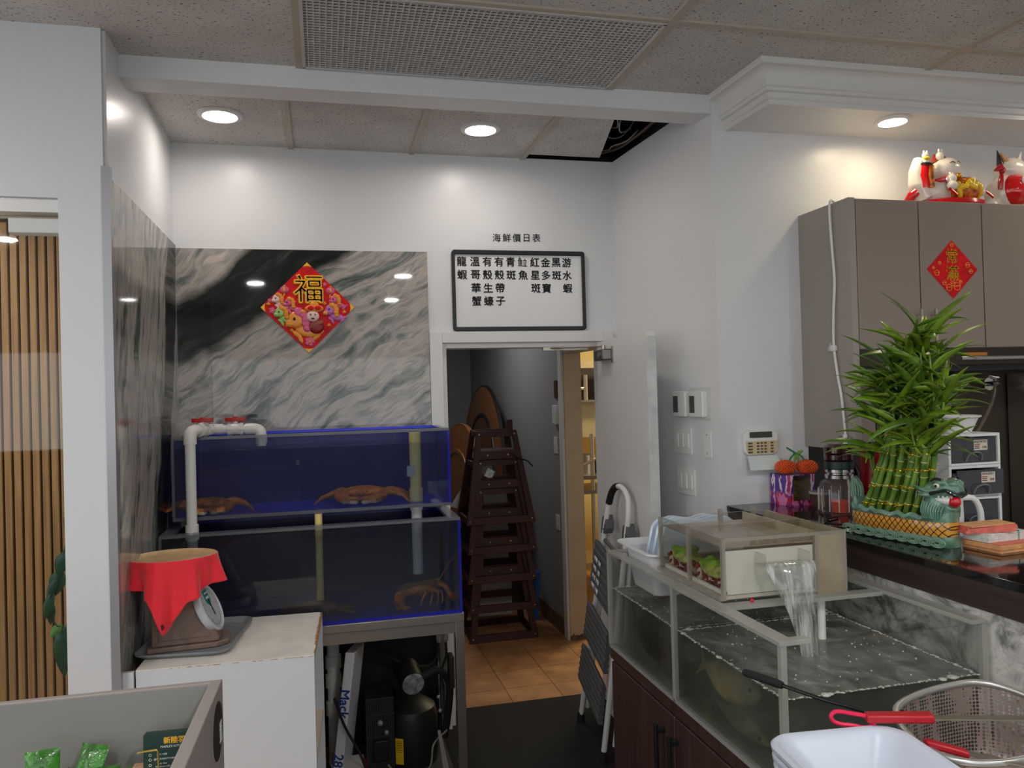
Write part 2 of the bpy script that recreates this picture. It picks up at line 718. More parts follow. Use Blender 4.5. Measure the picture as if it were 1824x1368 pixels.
# corridor behind the door
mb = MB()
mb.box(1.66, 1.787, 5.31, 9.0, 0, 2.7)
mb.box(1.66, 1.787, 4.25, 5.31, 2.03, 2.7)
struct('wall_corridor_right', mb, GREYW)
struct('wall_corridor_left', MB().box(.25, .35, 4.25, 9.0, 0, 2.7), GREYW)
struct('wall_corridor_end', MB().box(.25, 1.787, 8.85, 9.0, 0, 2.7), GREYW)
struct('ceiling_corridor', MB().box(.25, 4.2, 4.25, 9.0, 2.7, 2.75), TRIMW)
mb = MB()
mb.box(1.645, 1.66, 5.31, 5.39, 0, 2.08)
mb.box(1.655, 1.66, 5.302, 5.31, 0, 2.03)
struct('trim_7', mb, TRIMW)
struct('trim_8', MB().box(1.662, 1.79, 5.298, 5.309, .03, 2.03), BEIGE)
mb = MB()
for i in range(14):
    x = 1.662 + i * .0091
    h = .02 + .03 * random.random()
    mb.box(x, x + .0091, 5.2965, 5.3085, 0, h)
struct('trim_9', mb, P('chipped_jamb_foot', (92, 66, 46), .8, var=(60, .4)))
struct('baseboard_corridor', MB().box(1.648, 1.66, 5.39, 8.85, 0, .12), P('brown_base_tile', (110, 82, 62), .5, var=(3, .15)))

# kitchen seen past the side door
struct('wall_kitchen_end', MB().box(1.787, 4.2, 7.6, 7.7, 0, 2.7), CREAM)
struct('wall_kitchen_right', MB().box(4.1, 4.2, 4.25, 7.6, 0, 2.7), CREAM)
# service kitchen behind the counter
struct('wall_service', MB().box(1.82, 4.4, 3.46, 3.5, 0, 1.95), P('dark_backsplash', (30, 26, 24), .5))
struct('wall_service_steel', MB().box(3.07, 4.4, 3.28, 3.3, 0, 1.9), DSTEEL)

# left opening: glass, header band, slatted wall
mb = MB()
mb.box(-4, -.84, 2.895, 3.01, 2.404, 2.45)
struct('trim_10', mb, TRIMW)
mb = MB().box(-4, -.84, 2.893, 2.898, 2.446, 2.452)
struct('trim_11', mb, CHROME)
mb = MB().box(-1.002, -.842, 2.915, 2.975, 2.338, 2.388)
single('sliding_door_carrier', mb, P('carrier_cover', (205, 208, 206), .35), 'pale rail cover box hanging under the header of the glass opening', 'rail cover', bevel=.003)
struct('window_1', MB().box(-4, -.842, 2.955, 2.967, 0.0, 2.404), clear('partition_glass', (235, 240, 238)))
mb = MB().box(-4, -.84, 4.03, 4.06, 0, 2.7)
struct('wall_slats_back', mb, P('slat_backing', (70, 48, 32), .8))
mb = MB()
x = -3.95
while x < -.9:
    mb.box(x, x + .0285, 4.0, 4.03, 0, 2.6)
    x += .0385
struct('wall_slats', mb, wood('oak_slat', (146, 104, 64), (184, 138, 90), .5, (35, 35, 1.2)), bevel=.003)
struct('wall_slats_ceiling', MB().box(-4, -.84, 3.02, 4.06, 2.7, 2.72), TRIMW)

# black mat
m_mat = P('black_floor_mat', (17, 17, 18), .95, bump=(220, .6, .004))
single('floor_mat', MB().box(.1, 1.62, 1.2, 4.325, 0, .012), m_mat, 'black ribbed floor mat between the tanks, ending at the doorway', 'mat')

# half wall under the counter, with the counter itself further on
struct('wall_counter', MB().box(1.70, 1.85, .2, 3.085, 0, 1.146), pale_marble())

# the rest of the dining room behind the camera: walls and a band of street windows
struct('wall_front_low', MB().box(-4, 4.4, -3.1, -3, 0, 1.3), P('dining_wall_grey', (64, 62, 60), .6))
struct('wall_front_high', MB().box(-4, 4.4, -3.1, -3, 2.3, 3.05), PILLAR)
mb = MB().box(-4.1, -4, -3, 2.88, 0, .9)
mb.box(-4.1, -4, -3, 2.88, 2.5, 3.05)
mb.box(-4.1, -4, 2.2, 2.88, .9, 2.5)
struct('wall_side_left', mb, PILLAR)
struct('wall_side_right', MB().box(4.4, 4.5, -3, 3.3, 0, 3.05), PILLAR)
# ---------------------------------------------------------------- ceiling fixtures
def downlight(x, y, z, r, label, group, warm):
    t = thing('recessed_ceiling_light', (x, y, z), label, 'ceiling light', group)
    mb = MB().lathe([(r * .74, z - .001), (r * .78, z - .007), (r * .96, z - .006), (r, z + .0005), (r * .74, z + .0005)], (x, y, 0), 40)
    mb = MB().lathe([(r * .70, z + .0005), (r * .70, z - .002), (r * .76, z - .012), (r * .95, z - .009), (r, z - .003), (r, z + .0005)], (x, y, 0), 40)
    build('trim_ring', mb, WPLAST, t)
    mb = MB().lathe([(0, z - .0018), (r * .70, z - .0018), (r * .70, z + .0003), (0, z + .0003)], (x, y, 0), 40)
    build('lens', mb, warm, t)
    return t


def lamp_mat(name, c, s):
    m, nt, out = newmat(name)
    e = N(nt, 'Emission')
    e.inputs[0].default_value = rgb(c)
    e.inputs[1].default_value = s
    nt.links.new(e.outputs[0], out.inputs[0])
    return m


LAMP_N = lamp_mat('lamp_lens_neutral', (255, 244, 234), LAMPS)
LAMP_W = lamp_mat('lamp_lens_warm', (255, 236, 200), LAMPS)
g = 'recessed lights over the tank niche'
downlight(-.412, 3.666, 3.03, .098, 'round lit recessed light in the niche ceiling above the stone slabs', g, LAMP_N)
downlight(.768, 3.666, 3.03, .098, 'round lit recessed light in the niche ceiling above the menu board', g, LAMP_N)
downlight(2.398, 2.853, 2.88, .075, 'small lit recessed light in the soffit above the grey wall cabinet', None, LAMP_W)

# egg-crate ceiling vent
t = thing('ceiling_vent', (.575, 2.776, 3.03), 'grey egg-crate ventilation grille set in the main ceiling', 'vent')
M_VENT = P('vent_grey_metal', (206, 205, 204), .5)
mb = MB()
x0, x1, y0, y1 = -.040, 1.190, 2.493, 3.075
mb.box(x0 - .004, x1 + .004, y0 - .004, y0 + .008, 3.02, 3.032)
mb.box(x0 - .004, x1 + .004, y1 - .008, y1 + .004, 3.02, 3.032)
mb.box(x0 - .004, x0 + .008, y0, y1, 3.02, 3.032)
mb.box(x1 - .008, x1 + .004, y0, y1, 3.02, 3.032)
build('frame', mb, M_VENT, t)
mb = MB()
n = 60
for i in range(1, n):
    x = x0 + (x1 - x0) * i / n
    mb.box(x - .0019, x + .0019, y0, y1, 3.022, 3.036)
n = 30
for i in range(1, n):
    y = y0 + (y1 - y0) * i / n
    mb.box(x0, x1, y - .0019, y + .0019, 3.0225, 3.0362)
build('grid', mb, M_VENT, t, smooth=False)
build('backing', MB().box(x0 - .005, x1 + .005, y0 - .005, y1 + .004, 3.052, 3.056), P('vent_dark_backing', (58, 57, 56), .8), t)

# loose tile and the wiring in the gap
mb = MB().prism([(1.098, 3.23), (1.315, 3.23), (1.505, 4.03), (1.098, 4.03)], xy, 3.031, 3.046)
single('ceiling_tile', mb, TILE, 'loose crooked ceiling tile beside the dark gap in the niche ceiling', 'ceiling tile')
M_WIRE = P('grey_cable_sheath', (150, 145, 138), .5)
M_WIRE2 = P('brown_cable_sheath', (96, 74, 60), .5)
WIRES = [
    ([(1.36, 3.45, 3.12), (1.40, 3.5, 3.07), (1.45, 3.62, 3.06), (1.46, 3.75, 3.10)], M_WIRE, .004),
    ([(1.46, 3.43, 3.16), (1.44, 3.55, 3.07), (1.49, 3.68, 3.055), (1.56, 3.72, 3.09)], M_WIRE, .004),
    ([(1.52, 4.09, 3.07), (1.58, 3.95, 3.06), (1.60, 3.75, 3.06), (1.62, 3.5, 3.08), (1.63, 3.3, 3.1)], M_WIRE2, .006),
    ([(1.55, 4.1, 3.08), (1.60, 3.9, 3.075), (1.62, 3.7, 3.07), (1.635, 3.4, 3.09)], M_WIRE2, .006),
    ([(1.53, 4.09, 3.09), (1.54, 3.98, 3.06), (1.53, 3.9, 3.055), (1.58, 3.82, 3.06), (1.61, 3.74, 3.09)], M_WIRE, .004),
    ([(1.44, 3.55, 3.25), (1.45, 3.8, 3.10), (1.56, 3.84, 3.09), (1.63, 3.7, 3.2)], M_WIRE, .003),
]
for pts, m, r in WIRES:
    single('ceiling_cable', MB().tube(curve(pts, 8), r, 6), m, 'loose cable hanging in the dark gap of the niche ceiling', 'cable', 'cables in the ceiling gap')

# ---------------------------------------------------------------- door leaf and closer
mb = MB().prism([(1.474, 4.075), (1.426, 3.29), (1.470, 3.287), (1.518, 4.075)], xy, .012, 2.022)
door = struct('door_1', mb, TRIMW, bevel=.002)
# (closer body sits on the leaf's left face)
def leaf_x(y):
    return 1.474 - (4.075 - y) / .785 * .048
M_CLOSER = P('closer_grey', (112, 110, 108), .35, .7)
mb = MB()
for ya, yb, w in ((3.80, 3.99, .05),):
    c = [(leaf_x(y) - .002, y) for y in (ya, yb)]
    mb.prism([c[0], c[1], (c[1][0] - w, c[1][1] - .02), (c[0][0] - w, c[0][1] + .012)], xy, 1.915, 1.972)
cl = build('door_closer', mb, M_CLOSER, door, bevel=.006)
mb = MB().cyl((leaf_x(3.86) - .052, 3.86, 1.943), (leaf_x(3.86) - .06, 3.86, 1.943), .014)
mb.cyl((leaf_x(3.87) - .026, 3.87, 1.972), (leaf_x(3.87) - .026, 3.87, 1.995), .012)
build('spindle', mb, STEEL, cl)
mb = MB().tube([(leaf_x(3.87) - .026, 3.87, 1.99), (1.36, 4.0, 1.994), (1.22, 4.125, 1.996)], .009, 8, flat=.5)
mb.box(1.18, 1.44, 4.116, 4.136, 1.985, 2.002)
build('closer_arm', mb, STEEL, cl)
build('closer_plate', MB().prism([(leaf_x(3.775), 3.775), (leaf_x(3.80), 3.80), (leaf_x(3.80) - .006, 3.80), (leaf_x(3.775) - .006, 3.775)], xy, 1.90, 1.985), STEEL, cl)
build('edge_strip', MB().prism([(1.4255, 3.2885), (1.4705, 3.2855), (1.4705, 3.2845), (1.4255, 3.2875)], xy, .02, 2.0), P('bare_edge_paint', (204, 208, 206), .5, var=(14, .06)), door)

# ---------------------------------------------------------------- menu board and its heading
t = thing('menu_board', (1.05, 4.09, 2.094), 'white menu board with black frame and columns of black characters over the doorway', 'menu board')
M_BOARD = P('board_white', (232, 232, 232), .25)
mb = MB().prism(rrect(.690, 1.411, 2.10, 2.517, .008), xz, 4.09, 4.0995)
build('panel', mb, M_BOARD, t)
out_ = rrect(.681, 1.420, 2.093, 2.524, .016)
inn = rrect(.698, 1.402, 2.114, 2.500, .004)
mb = MB()
mb.rings([[xz(a, b, 4.0995) for a, b in out_], [xz(a, b, 4.078) for a, b in out_], [xz(a, b, 4.078) for a, b in inn], [xz(a, b, 4.0995) for a, b in inn]], True, False, True)
build('frame', mb, BLACK, t, bevel=.003)
mb = MB()
cols = ['龍蝦', '溫哥華蟹', '有殼生蠔', '有殼帶子', '青斑', '*魚', '紅星斑', '金多寶', '黑斑', '游水蝦']
cx = [.735, .807, .873, .938, 1.002, 1.069, 1.137, 1.198, 1.258, 1.318]
for x, w in zip(cx, cols):
    for k, ch in enumerate(w):
        z = 2.463 - k * .0703
        xx = x + k * .0012
        if ch == '*':
            text(mb, '魚', face_y(xx - .013, 4.0895, z), .053, .0009, squeeze=.5)
            text(mb, '立', face_y(xx + .0125, 4.0895, z - .002), .048, .0009, squeeze=.5)
        else:
            text(mb, ch, face_y(xx, 4.0895, z), .054, .0013)
build('lettering', mb, INK, t, smooth=False)
mb = MB()
for k, ch in enumerate('海鮮價日表'):
    text(mb, ch, face_y(.931 + k * .0555, 4.0988, 2.594 + .0008 * k), .048, .0004)
single('wall_lettering', mb, INK, 'row of five black brush characters on the white wall above the menu board', 'lettering', smooth=False)

# ---------------------------------------------------------------- fortune poster on the slab
t = thing('fortune_poster', (-.06, 4.086, 2.0), 'large red diamond fortune poster with gold character and little horses, on the stone slab', 'poster')
RED = P('poster_red', (214, 10, 20), .5, spec=.25, var=(16, .12))
DRED = P('poster_dark_red', (150, 8, 18), .35)
GLD = P('poster_gold', (248, 186, 26), .35)
ORN = P('poster_orange', (238, 150, 48), .3)
PINK = P('poster_pink', (222, 92, 140), .3)
PURP = P('poster_mauve', (196, 110, 186), .3)
PALE = P('poster_pale_pink', (246, 206, 196), .35)
GRN = P('poster_green', (160, 206, 120), .35)
PCX, PCZ = -.0595, 2.218


def pp(a, b, d):   # poster plane: a right, b up, in units of its half width
    return Vector((PCX + a * .2295, 4.086 - d, PCZ + b * .2285))


mb = MB().prism([(0, 1), (1, 0), (0, -1), (-1, 0)], pp, -.0015, .002)
build('board', mb, RED, t)
for sx, sy in ((0, 1), (1, 0), (0, -1), (-1, 0)):
    q = []
    tip = Vector((sx, sy))
    per = Vector((-sy, sx))
    for a in (0, 1, .5, 0, -.5, -1):
        pass
    pts = [tip, tip * .90 + per * .10, tip * .912 + per * .05, tip * .916, tip * .912 - per * .05, tip * .90 - per * .10]
    build('corner', MB().prism([(p.x, p.y) for p in pts], pp, .002, .003), GLD, t)
mb = MB()
text(mb, '福', Matrix.Translation(pp(.01, .41, .006)) @ face_y(0, 0, 0), .150, .0032, .003, bev=.0035)
build('fortune_character', mb, GLD, t)


def blob(mb, a, b, ra, rb, d=.004, h=.006, ang=0.0):
    mb.ell(pp(a, b, d), (ra * .2295, h, rb * .2285), Matrix.Rotation(-ang, 3, 'Y'), 16, 8)


def lantern(a, b):
    mb = MB()
    blob(mb, a, b, .10, .08)
    l = build('lantern', mb, PINK, t)
    mb = MB()
    blob(mb, a, b, .028, .05, .007)
    blob(mb, a, b + .085, .025, .018)
    mb.tube([pp(a, b - .08, .004), pp(a - .01, b - .12, .004), pp(a - .03, b - .16, .004)], [.002, .004, .001], 6)
    build('tassel', mb, GLD, l)


lantern(-.49, .39)
lantern(.49, .37)


def horse(a, b, s, m, mane, name='little_horse'):
    mb = MB()
    blob(mb, a + .10 * s, b - .10 * s, .15 * s, .075 * s, ang=-.25)
    h = build(name, mb, m, t)
    mb = MB()
    blob(mb, a - .04 * s, b + .05 * s, .10 * s, .11 * s, .007, .008)
    blob(mb, a - .11 * s, b + .0 * s, .06 * s, .05 * s, .009, .007)
    build('head', mb, m, h)
    mb = MB()
    for dx, dy, e in ((.01, -.19, .4), (.22, -.17, -.8), (-.03, -.14, .9), (.25, -.12, -1.1)):
        blob(mb, a + dx * s, b + dy * s, .03 * s, .07 * s, .004, .005, e)
    build('legs', mb, m, h)
    mb = MB()
    for dx, dy, r in ((.0, .15, .06), (.06, .12, .06), (.09, .06, .06), (.09, .0, .055), (.10, -.06, .05)):
        blob(mb, a + dx * s, b + dy * s, r * s, r * s, .010, .006)
    build('mane', mb, mane, h)
    mb = MB()
    blob(mb, a - .055 * s, b + .06 * s, .018 * s, .022 * s, .014, .004)
    build('eye', mb, INK, h)


horse(-.63, .15, .85, PALE, ORN)
horse(-.39, .06, .85, PINK, ORN)
horse(-.56, -.16, 1.0, GRN, ORN)
horse(.59, .13, .85, PINK, ORN)
horse(.51, -.11, 1.05, PURP, ORN)
horse(-.20, -.36, 1.7, ORN, PINK, 'galloping_horse')
# plain figure in a festive hat with a red banner
mb = MB()
blob(mb, .17, -.43, .17, .16, .010, .010)
f = build('festive_figure', mb, DRED, t)
mb = MB()
blob(mb, .10, -.20, .135, .125, .016, .010)
build('face', mb, PALE, f)
mb = MB()
for a in (-.05, .05):
    blob(mb, .10 + a, -.17, .014, .02, .028, .003)
blob(mb, .10, -.255, .04, .016, .027, .003)
build('eyes', mb, INK, f)
mb = MB()
blob(mb, .13, -.03, .20, .09, .014, .010)
blob(mb, -.10, -.10, .06, .05, .012)
blob(mb, .37, -.13, .06, .05, .012)
blob(mb, .13, .06, .10, .06, .012, .008)
build('hat', mb, ORN, f)
mb = MB()
blob(mb, .06, -.02, .07, .05, .024, .004)
blob(mb, .21, -.02, .07, .05, .024, .004)
build('hat_trim', mb, RED, f)
mb = MB()
mb.prism([(.02, -.47), (.31, -.36), (.34, -.25), (.05, -.36)], pp, .020, .024)
b = build('banner', mb, DRED, f)
mb = MB()
for k, ch in enumerate('八方進財'):
    text(mb, ch, Matrix.Translation(pp(.075 + k * .068, -.398 + k * .0255, .0245)) @ face_y(0, 0, 0, .35), .0135, .0002)
build('lettering', mb, GLD, b, smooth=False)
for a, b in ((-.83, .07), (-.45, -.41), (-.36, -.51), (.44, -.40), (.78, -.11), (.36, .08)):
    mb = MB()
    blob(mb, a, b, .045, .028)
    blob(mb, a, b + .02, .022, .03)
    build('gold_ingot', mb, ORN, t)
for a, b, r in ((-.76, -.07, .07), (0.02, -.76, .10), (.36, .51, .05), (-.80, .15, .05)):
    mb = MB()
    for k in range(5):
        e = 2 * PI * k / 5
        blob(mb, a + math.cos(e) * r * .6, b + math.sin(e) * r * .6, r * .5, r * .5, .003, .004)
    fl = build('flower', mb, PINK, t)
    mb = MB()
    blob(mb, a, b, r * .28, r * .28, .007, .003)
    build('flower_centre', mb, GLD, fl)

# ---------------------------------------------------------------- controls on the niche's right wall
def nx(y):
    return 1.603 + (4.1 - y) / 1.013 * .069 - .0005


def nb(mb, y0, y1, z0, z1, d, d0=0.0, r=None):
    """A plate standing d off the right wall between y0 and y1."""
    pts = rrect(y0, y1, z0, z1, r) if r else [(y0, z0), (y1, z0), (y1, z1), (y0, z1)]
    return mb.prism(pts, lambda a, b, dd: Vector((nx(a) - dd, a, b)), d0, d)


SCREEN = P('grey_lcd', (74, 76, 72), .25)
for yc, lab in ((3.392, 'white thermostat with dark screen, the one nearer the back wall'), (3.243, 'white thermostat with dark screen, the one nearer the wall corner')):
    t = thing('thermostat', (nx(yc), yc, 1.625), lab, 'thermostat', 'thermostats side by side')
    build('body', nb(MB(), yc - .058, yc + .058, 1.625, 1.745, .026, 0, .01), WPLAST, t, bevel=.004)
    build('screen', nb(MB(), yc + .008, yc + .050, 1.645, 1.722, .0275, .0255), SCREEN, t)
build_plate = nb(MB(), 3.16, 3.335, 1.612, 1.76, .003, 0, .012)
single('mounting_plate', build_plate, P('clear_backplate', (214, 214, 212), .3), 'thin pale backing plate behind the right thermostat', 'plate')


def switch(yc, zc, n, label, group=None):
    t = thing('switch_plate', (nx(yc), yc, zc - .07), label, 'light switch', group)
    w = .046 * n + .026
    build('plate', nb(MB(), yc - w / 2, yc + w / 2, zc - .062, zc + .062, .006, 0, .004), WPLAST, t, bevel=.0015)
    for k in range(n):
        y = yc + (k - (n - 1) / 2) * .046
        build('rocker', nb(MB(), y - .016, y + .016, zc - .033, zc + .035, .0105, .0055, .002), WPLAST, t, bevel=.001)
    return t


g = 'triple switch plates below the thermostats'
switch(3.405, 1.512, 3, 'white triple switch plate just below the thermostats', g)
switch(3.385, 1.322, 3, 'white triple switch plate, the lower of the two', g)
t = thing('blank_plate', (nx(3.185), 3.185, 1.43), 'white blank wall plate with two screws beside the switches', 'wall plate')
build('plate', nb(MB(), 3.155, 3.218, 1.445, 1.568, .006, 0, .004), WPLAST, t, bevel=.0015)
for z in (1.465, 1.548):
    mb = MB().cyl((nx(3.187) - .005, 3.187, z), (nx(3.187) - .0075, 3.187, z), .0035)
    build('screw', mb, CHROME, t)

# alarm keypad on the wall facing the room
t = thing('alarm_keypad', (1.852, 3.087, 1.40), 'white alarm keypad with grey screen and beige buttons, its flap hanging open', 'keypad')
outl = [(1.770, 1.530), (1.776, 1.470), (1.79, 1.458), (1.914, 1.458), (1.93, 1.470), (1.937, 1.528), (1.934, 1.552), (1.915, 1.566), (1.792, 1.566), (1.774, 1.552)]
build('body', MB().prism(outl, xz, 3.062, 3.087), WPLAST, t, bevel=.004)
build('screen', MB().prism(rrect(1.796, 1.905, 1.534, 1.560, .003), xz, 3.0605, 3.0625), SCREEN, t)
build('button_panel', MB().prism([(1.775, 1.520), (1.781, 1.474), (1.792, 1.463), (1.912, 1.463), (1.925, 1.474), (1.931, 1.520)], xz, 3.0600, 3.0625), P('keypad_beige', (214, 196, 156), .5), t)
M_BTN = P('keypad_button', (92, 84, 74), .5)
for r in range(4):
    z = 1.511 - r * .013
    for c, w in ((1.797, .022), (1.834, .012), (1.852, .012), (1.870, .012), (1.902, .014)):
        build('button', MB().prism(rrect(c - w / 2, c + w / 2, z - .0036, z + .0036, .003, 3), xz, 3.058, 3.0605), M_BTN, t)
mb = MB().prism([(1.783, 0), (1.922, 0), (1.936, -.068), (1.776, -.068)], lambda a, b, d: Vector((a, 3.060 + b * .45 - d, 1.457 + b * .88)), 0, .004)
build('flap', mb, P('flap_white', (218, 228, 226), .4), t)

# ---------------------------------------------------------------- writing helper for small labels
def barcode(mb, x, y, z, w, h, n=9):
    for k in range(n):
        xa = x + w * k / n
        mb.box(xa, xa + w / n * random.choice((.35, .6)), y - .0004, y, z, z + h)
# ---------------------------------------------------------------- blue tanks on the stand
BLUE = P('blue_acrylic', (60, 70, 250), .3)
BLUED = P('deep_blue_acrylic', (20, 24, 120), .25)
ACR = clear('clear_acrylic', (236, 240, 242), .02, (190, 195, 200))
ACRE = clear('acrylic_edge', (196, 200, 206), .30, (170, 172, 178), .15)
BLUEC = clear('blue_clear_acrylic', (70, 80, 220), .12, (40, 50, 190))
BLUEE = clear('blue_acrylic_edge', (110, 118, 230), .40, (54, 64, 230), .1)
WAT1 = clear('tank_water_blue', (222, 226, 240), .015, (60, 70, 110), .02, 1.12)
WAT2 = clear('tank_water_dark', (206, 208, 212), .03, (34, 36, 44), .02, 1.12)


def tank_left(name, x0, x1, y0, y1, z0, z1, label, rim):
    t = thing(name, ((x0 + x1) / 2, (y0 + y1) / 2, z0), label, 'fish tank')
    w = .010
    build('front_pane', MB().box(x0, x1, y0, y0 + w, z0, z1), ACR, t)
    build('back_panel', MB().box(x0, x1, y1 - w, y1, z0, z1), BLUED, t)
    build('bottom_panel', MB().box(x0 + w, x1 - w, y0 + w, y1 - w, z0, z0 + w), BLUE, t)
    build('side_pane', MB().box(x0, x0 + w, y0 + w, y1 - w, z0, z1), BLUEC, t)
    build('side_pane', MB().box(x1 - w, x1, y0 + w, y1 - w, z0, z1), BLUEC, t)
    build('edge_seam', MB().box(x0 - .001, x0 + w, y0 - .002, y0 + w, z0 + .014, z1), ACRE, t)
    build('edge_seam', MB().box(x1 - w, x1 + .001, y0 - .002, y0 + w, z0 + .014, z1), BLUEE, t)
    build('edge_seam', MB().box(x0, x1, y0 - .002, y0 + w, z0, z0 + .014), ACRE if rim < .04 else BLUEE, t)
    mb = MB()
    mb.box(x0, x1, y0 - .002, y0 + rim, z1, z1 + .012)
    mb.box(x0, x0 + rim, y0 + rim, y1, z1, z1 + .012)
    mb.box(x1 - rim, x1, y0 + rim, y1, z1, z1 + .012)
    build('rim_brace', mb, ACRE, t)
    return t


lt = tank_left('lobster_tank', -.672, .590, 3.5, 4.072, .775, 1.192, 'lower fish tank of blue acrylic with dark water, holding the lobster', .05)
mb = MB()
mb.box(-.62, -.57, 3.72, 4.05, 1.205, 1.238)
mb.box(.50, .55, 3.86, 4.05, 1.205, 1.238)
build('support_block', mb, ACRE, lt)
build('rear_strip', MB().box(-.67, .589, 4.06, 4.072, 1.192, 1.238), BLUED, lt)
single('tank_water', MB().box(-.660, .578, 3.511, 4.060, .787, 1.165), WAT2, 'dark water filling the lower blue tank', 'water', kind='stuff')
ut = tank_left('crab_tank', -.643, .577, 3.66, 4.072, 1.238, 1.590, 'upper fish tank of blue acrylic with two crabs on its floor', .030)
build('rear_rim', MB().box(-.643, .577, 4.05, 4.0725, 1.590, 1.602), BLUE, ut)
single('tank_water', MB().box(-.631, .565, 3.671, 4.060, 1.250, 1.535), WAT1, 'clear water filling the upper blue tank', 'water', kind='stuff')
PVC = P('white_pvc', (230, 228, 224), .3)
PVCC = P('cream_pvc', (244, 220, 140), .4)
t = thing('overflow_pipe', (.430, 3.80, 1.249), 'cream standpipe with collar at the right end of the upper tank', 'pipe')
build('pipe', MB().cyl((.430, 3.80, 1.249), (.430, 3.80, 1.58), .028, n=24), PVCC, t)
build('collar', MB().cyl((.430, 3.80, 1.2492), (.430, 3.80, 1.31), .033, n=24), PVCC, t)
build('label_sticker', MB().box(.385, .422, 3.765, 3.7665, 1.372, 1.422), P('sticker_grey', (198, 196, 186), .6), t)
t = thing('drain_pipe', (.430, 3.80, .90), 'white pipe stub dropping from the upper tank into the lower tank at its right', 'pipe')
build('pipe', MB().cyl((.430, 3.80, .90), (.430, 3.80, 1.237), .026, n=24), PVC, t)
build('collar', MB().cyl((.430, 3.80, 1.207), (.430, 3.80, 1.2372), .031, n=24), PVC, t)
single('center_pipe', MB().cyl((-.030, 3.66, .788), (-.030, 3.66, 1.236), .0165, n=20), PVCC, 'upright cream pipe standing in the middle of the lower tank', 'pipe')

# PVC riser with two red-handled valves
t = thing('pvc_pipe_assembly', (-.553, 3.575, .95), 'white plumbing with two red valve handles looping over the upper tank', 'pipework')
A, Bz = Vector((-.553, 3.575, 0)), 1.632
el = [(-.553, 3.575, 1.575), (-.553, 3.577, 1.605), (-.551, 3.585, 1.625), (-.543, 3.60, 1.632), (-.535, 3.625, 1.632)]
build('riser_pipe', MB().cyl((-.553, 3.575, .95), (-.553, 3.575, 1.60), .0215, n=24), PVC, t)
build('riser_collar', MB().cyl((-.553, 3.575, 1.17), (-.553, 3.575, 1.233), .027, n=24), PVC, t)
build('elbow', MB().tube(curve(el, 5), .0265, 20), PVC, t)
build('cross_pipe', MB().tube([(-.537, 3.62, 1.632), (-.492, 3.735, 1.632)], .020, 20), PVC, t)
mb = MB().tube([(-.492, 3.735, 1.632), (-.485, 3.752, 1.632), (-.468, 3.757, 1.631), (-.44, 3.757, 1.630)], .024, 20)
build('elbow', mb, PVC, t)
build('cross_pipe', MB().tube([(-.45, 3.757, 1.630), (-.33, 3.757, 1.627)], .020, 20), PVC, t)
el = [(-.345, 3.757, 1.627), (-.308, 3.757, 1.627), (-.287, 3.757, 1.62), (-.277, 3.757, 1.600), (-.276, 3.757, 1.56)]
build('elbow', MB().tube(curve(el, 5), .0255, 20), PVC, t)
build('outlet_pipe', MB().cyl((-.276, 3.757, 1.548), (-.276, 3.757, 1.575), .021, n=20), PVC, t)
for p0, p1, hc in (((-.527, 3.645, 1.632), (-.503, 3.705, 1.632), (-.515, 3.675, 1.632)), ((-.420, 3.757, 1.629), (-.352, 3.757, 1.628), (-.386, 3.757, 1.629))):
    p0, p1, hc = Vector(p0), Vector(p1), Vector(hc)
    d = (p1 - p0).normalized()
    mb = MB().tube([p0, p0 + d * .016], .030, 8)
    mb.tube([p1 - d * .016, p1], .030, 8)
    mb.tube([p0 + d * .012, p1 - d * .012], .0265, 16)
    mb.cyl(hc + Vector((0, 0, .02)), hc + Vector((0, 0, .036)), .011)
    v = build('valve', mb, PVC, t)
    mb = MB()
    z = hc.z + .034
    k = [(-.045, -.008), (-.03, -.013), (.03, -.013), (.045, -.008), (.045, .008), (.03, .013), (-.03, .013), (-.045, .008)]
    mb.prism([(hc.x + a, hc.y + b) for a, b in k], xy, z, z + .018)
    mb.cyl(hc + Vector((0, 0, .034)), hc + Vector((0, 0, .056)), .013)
    build('handle', mb, P('valve_red', (186, 12, 20), .35), v, bevel=.003)

# ---------------------------------------------------------------- crabs and lobster
CRAB = P('crab_shell_brown', (196, 112, 48), .4, var=(30, .25), bump=(90, .3, .003))
CRABL = P('crab_pale_underside', (226, 196, 150), .45, var=(30, .1))


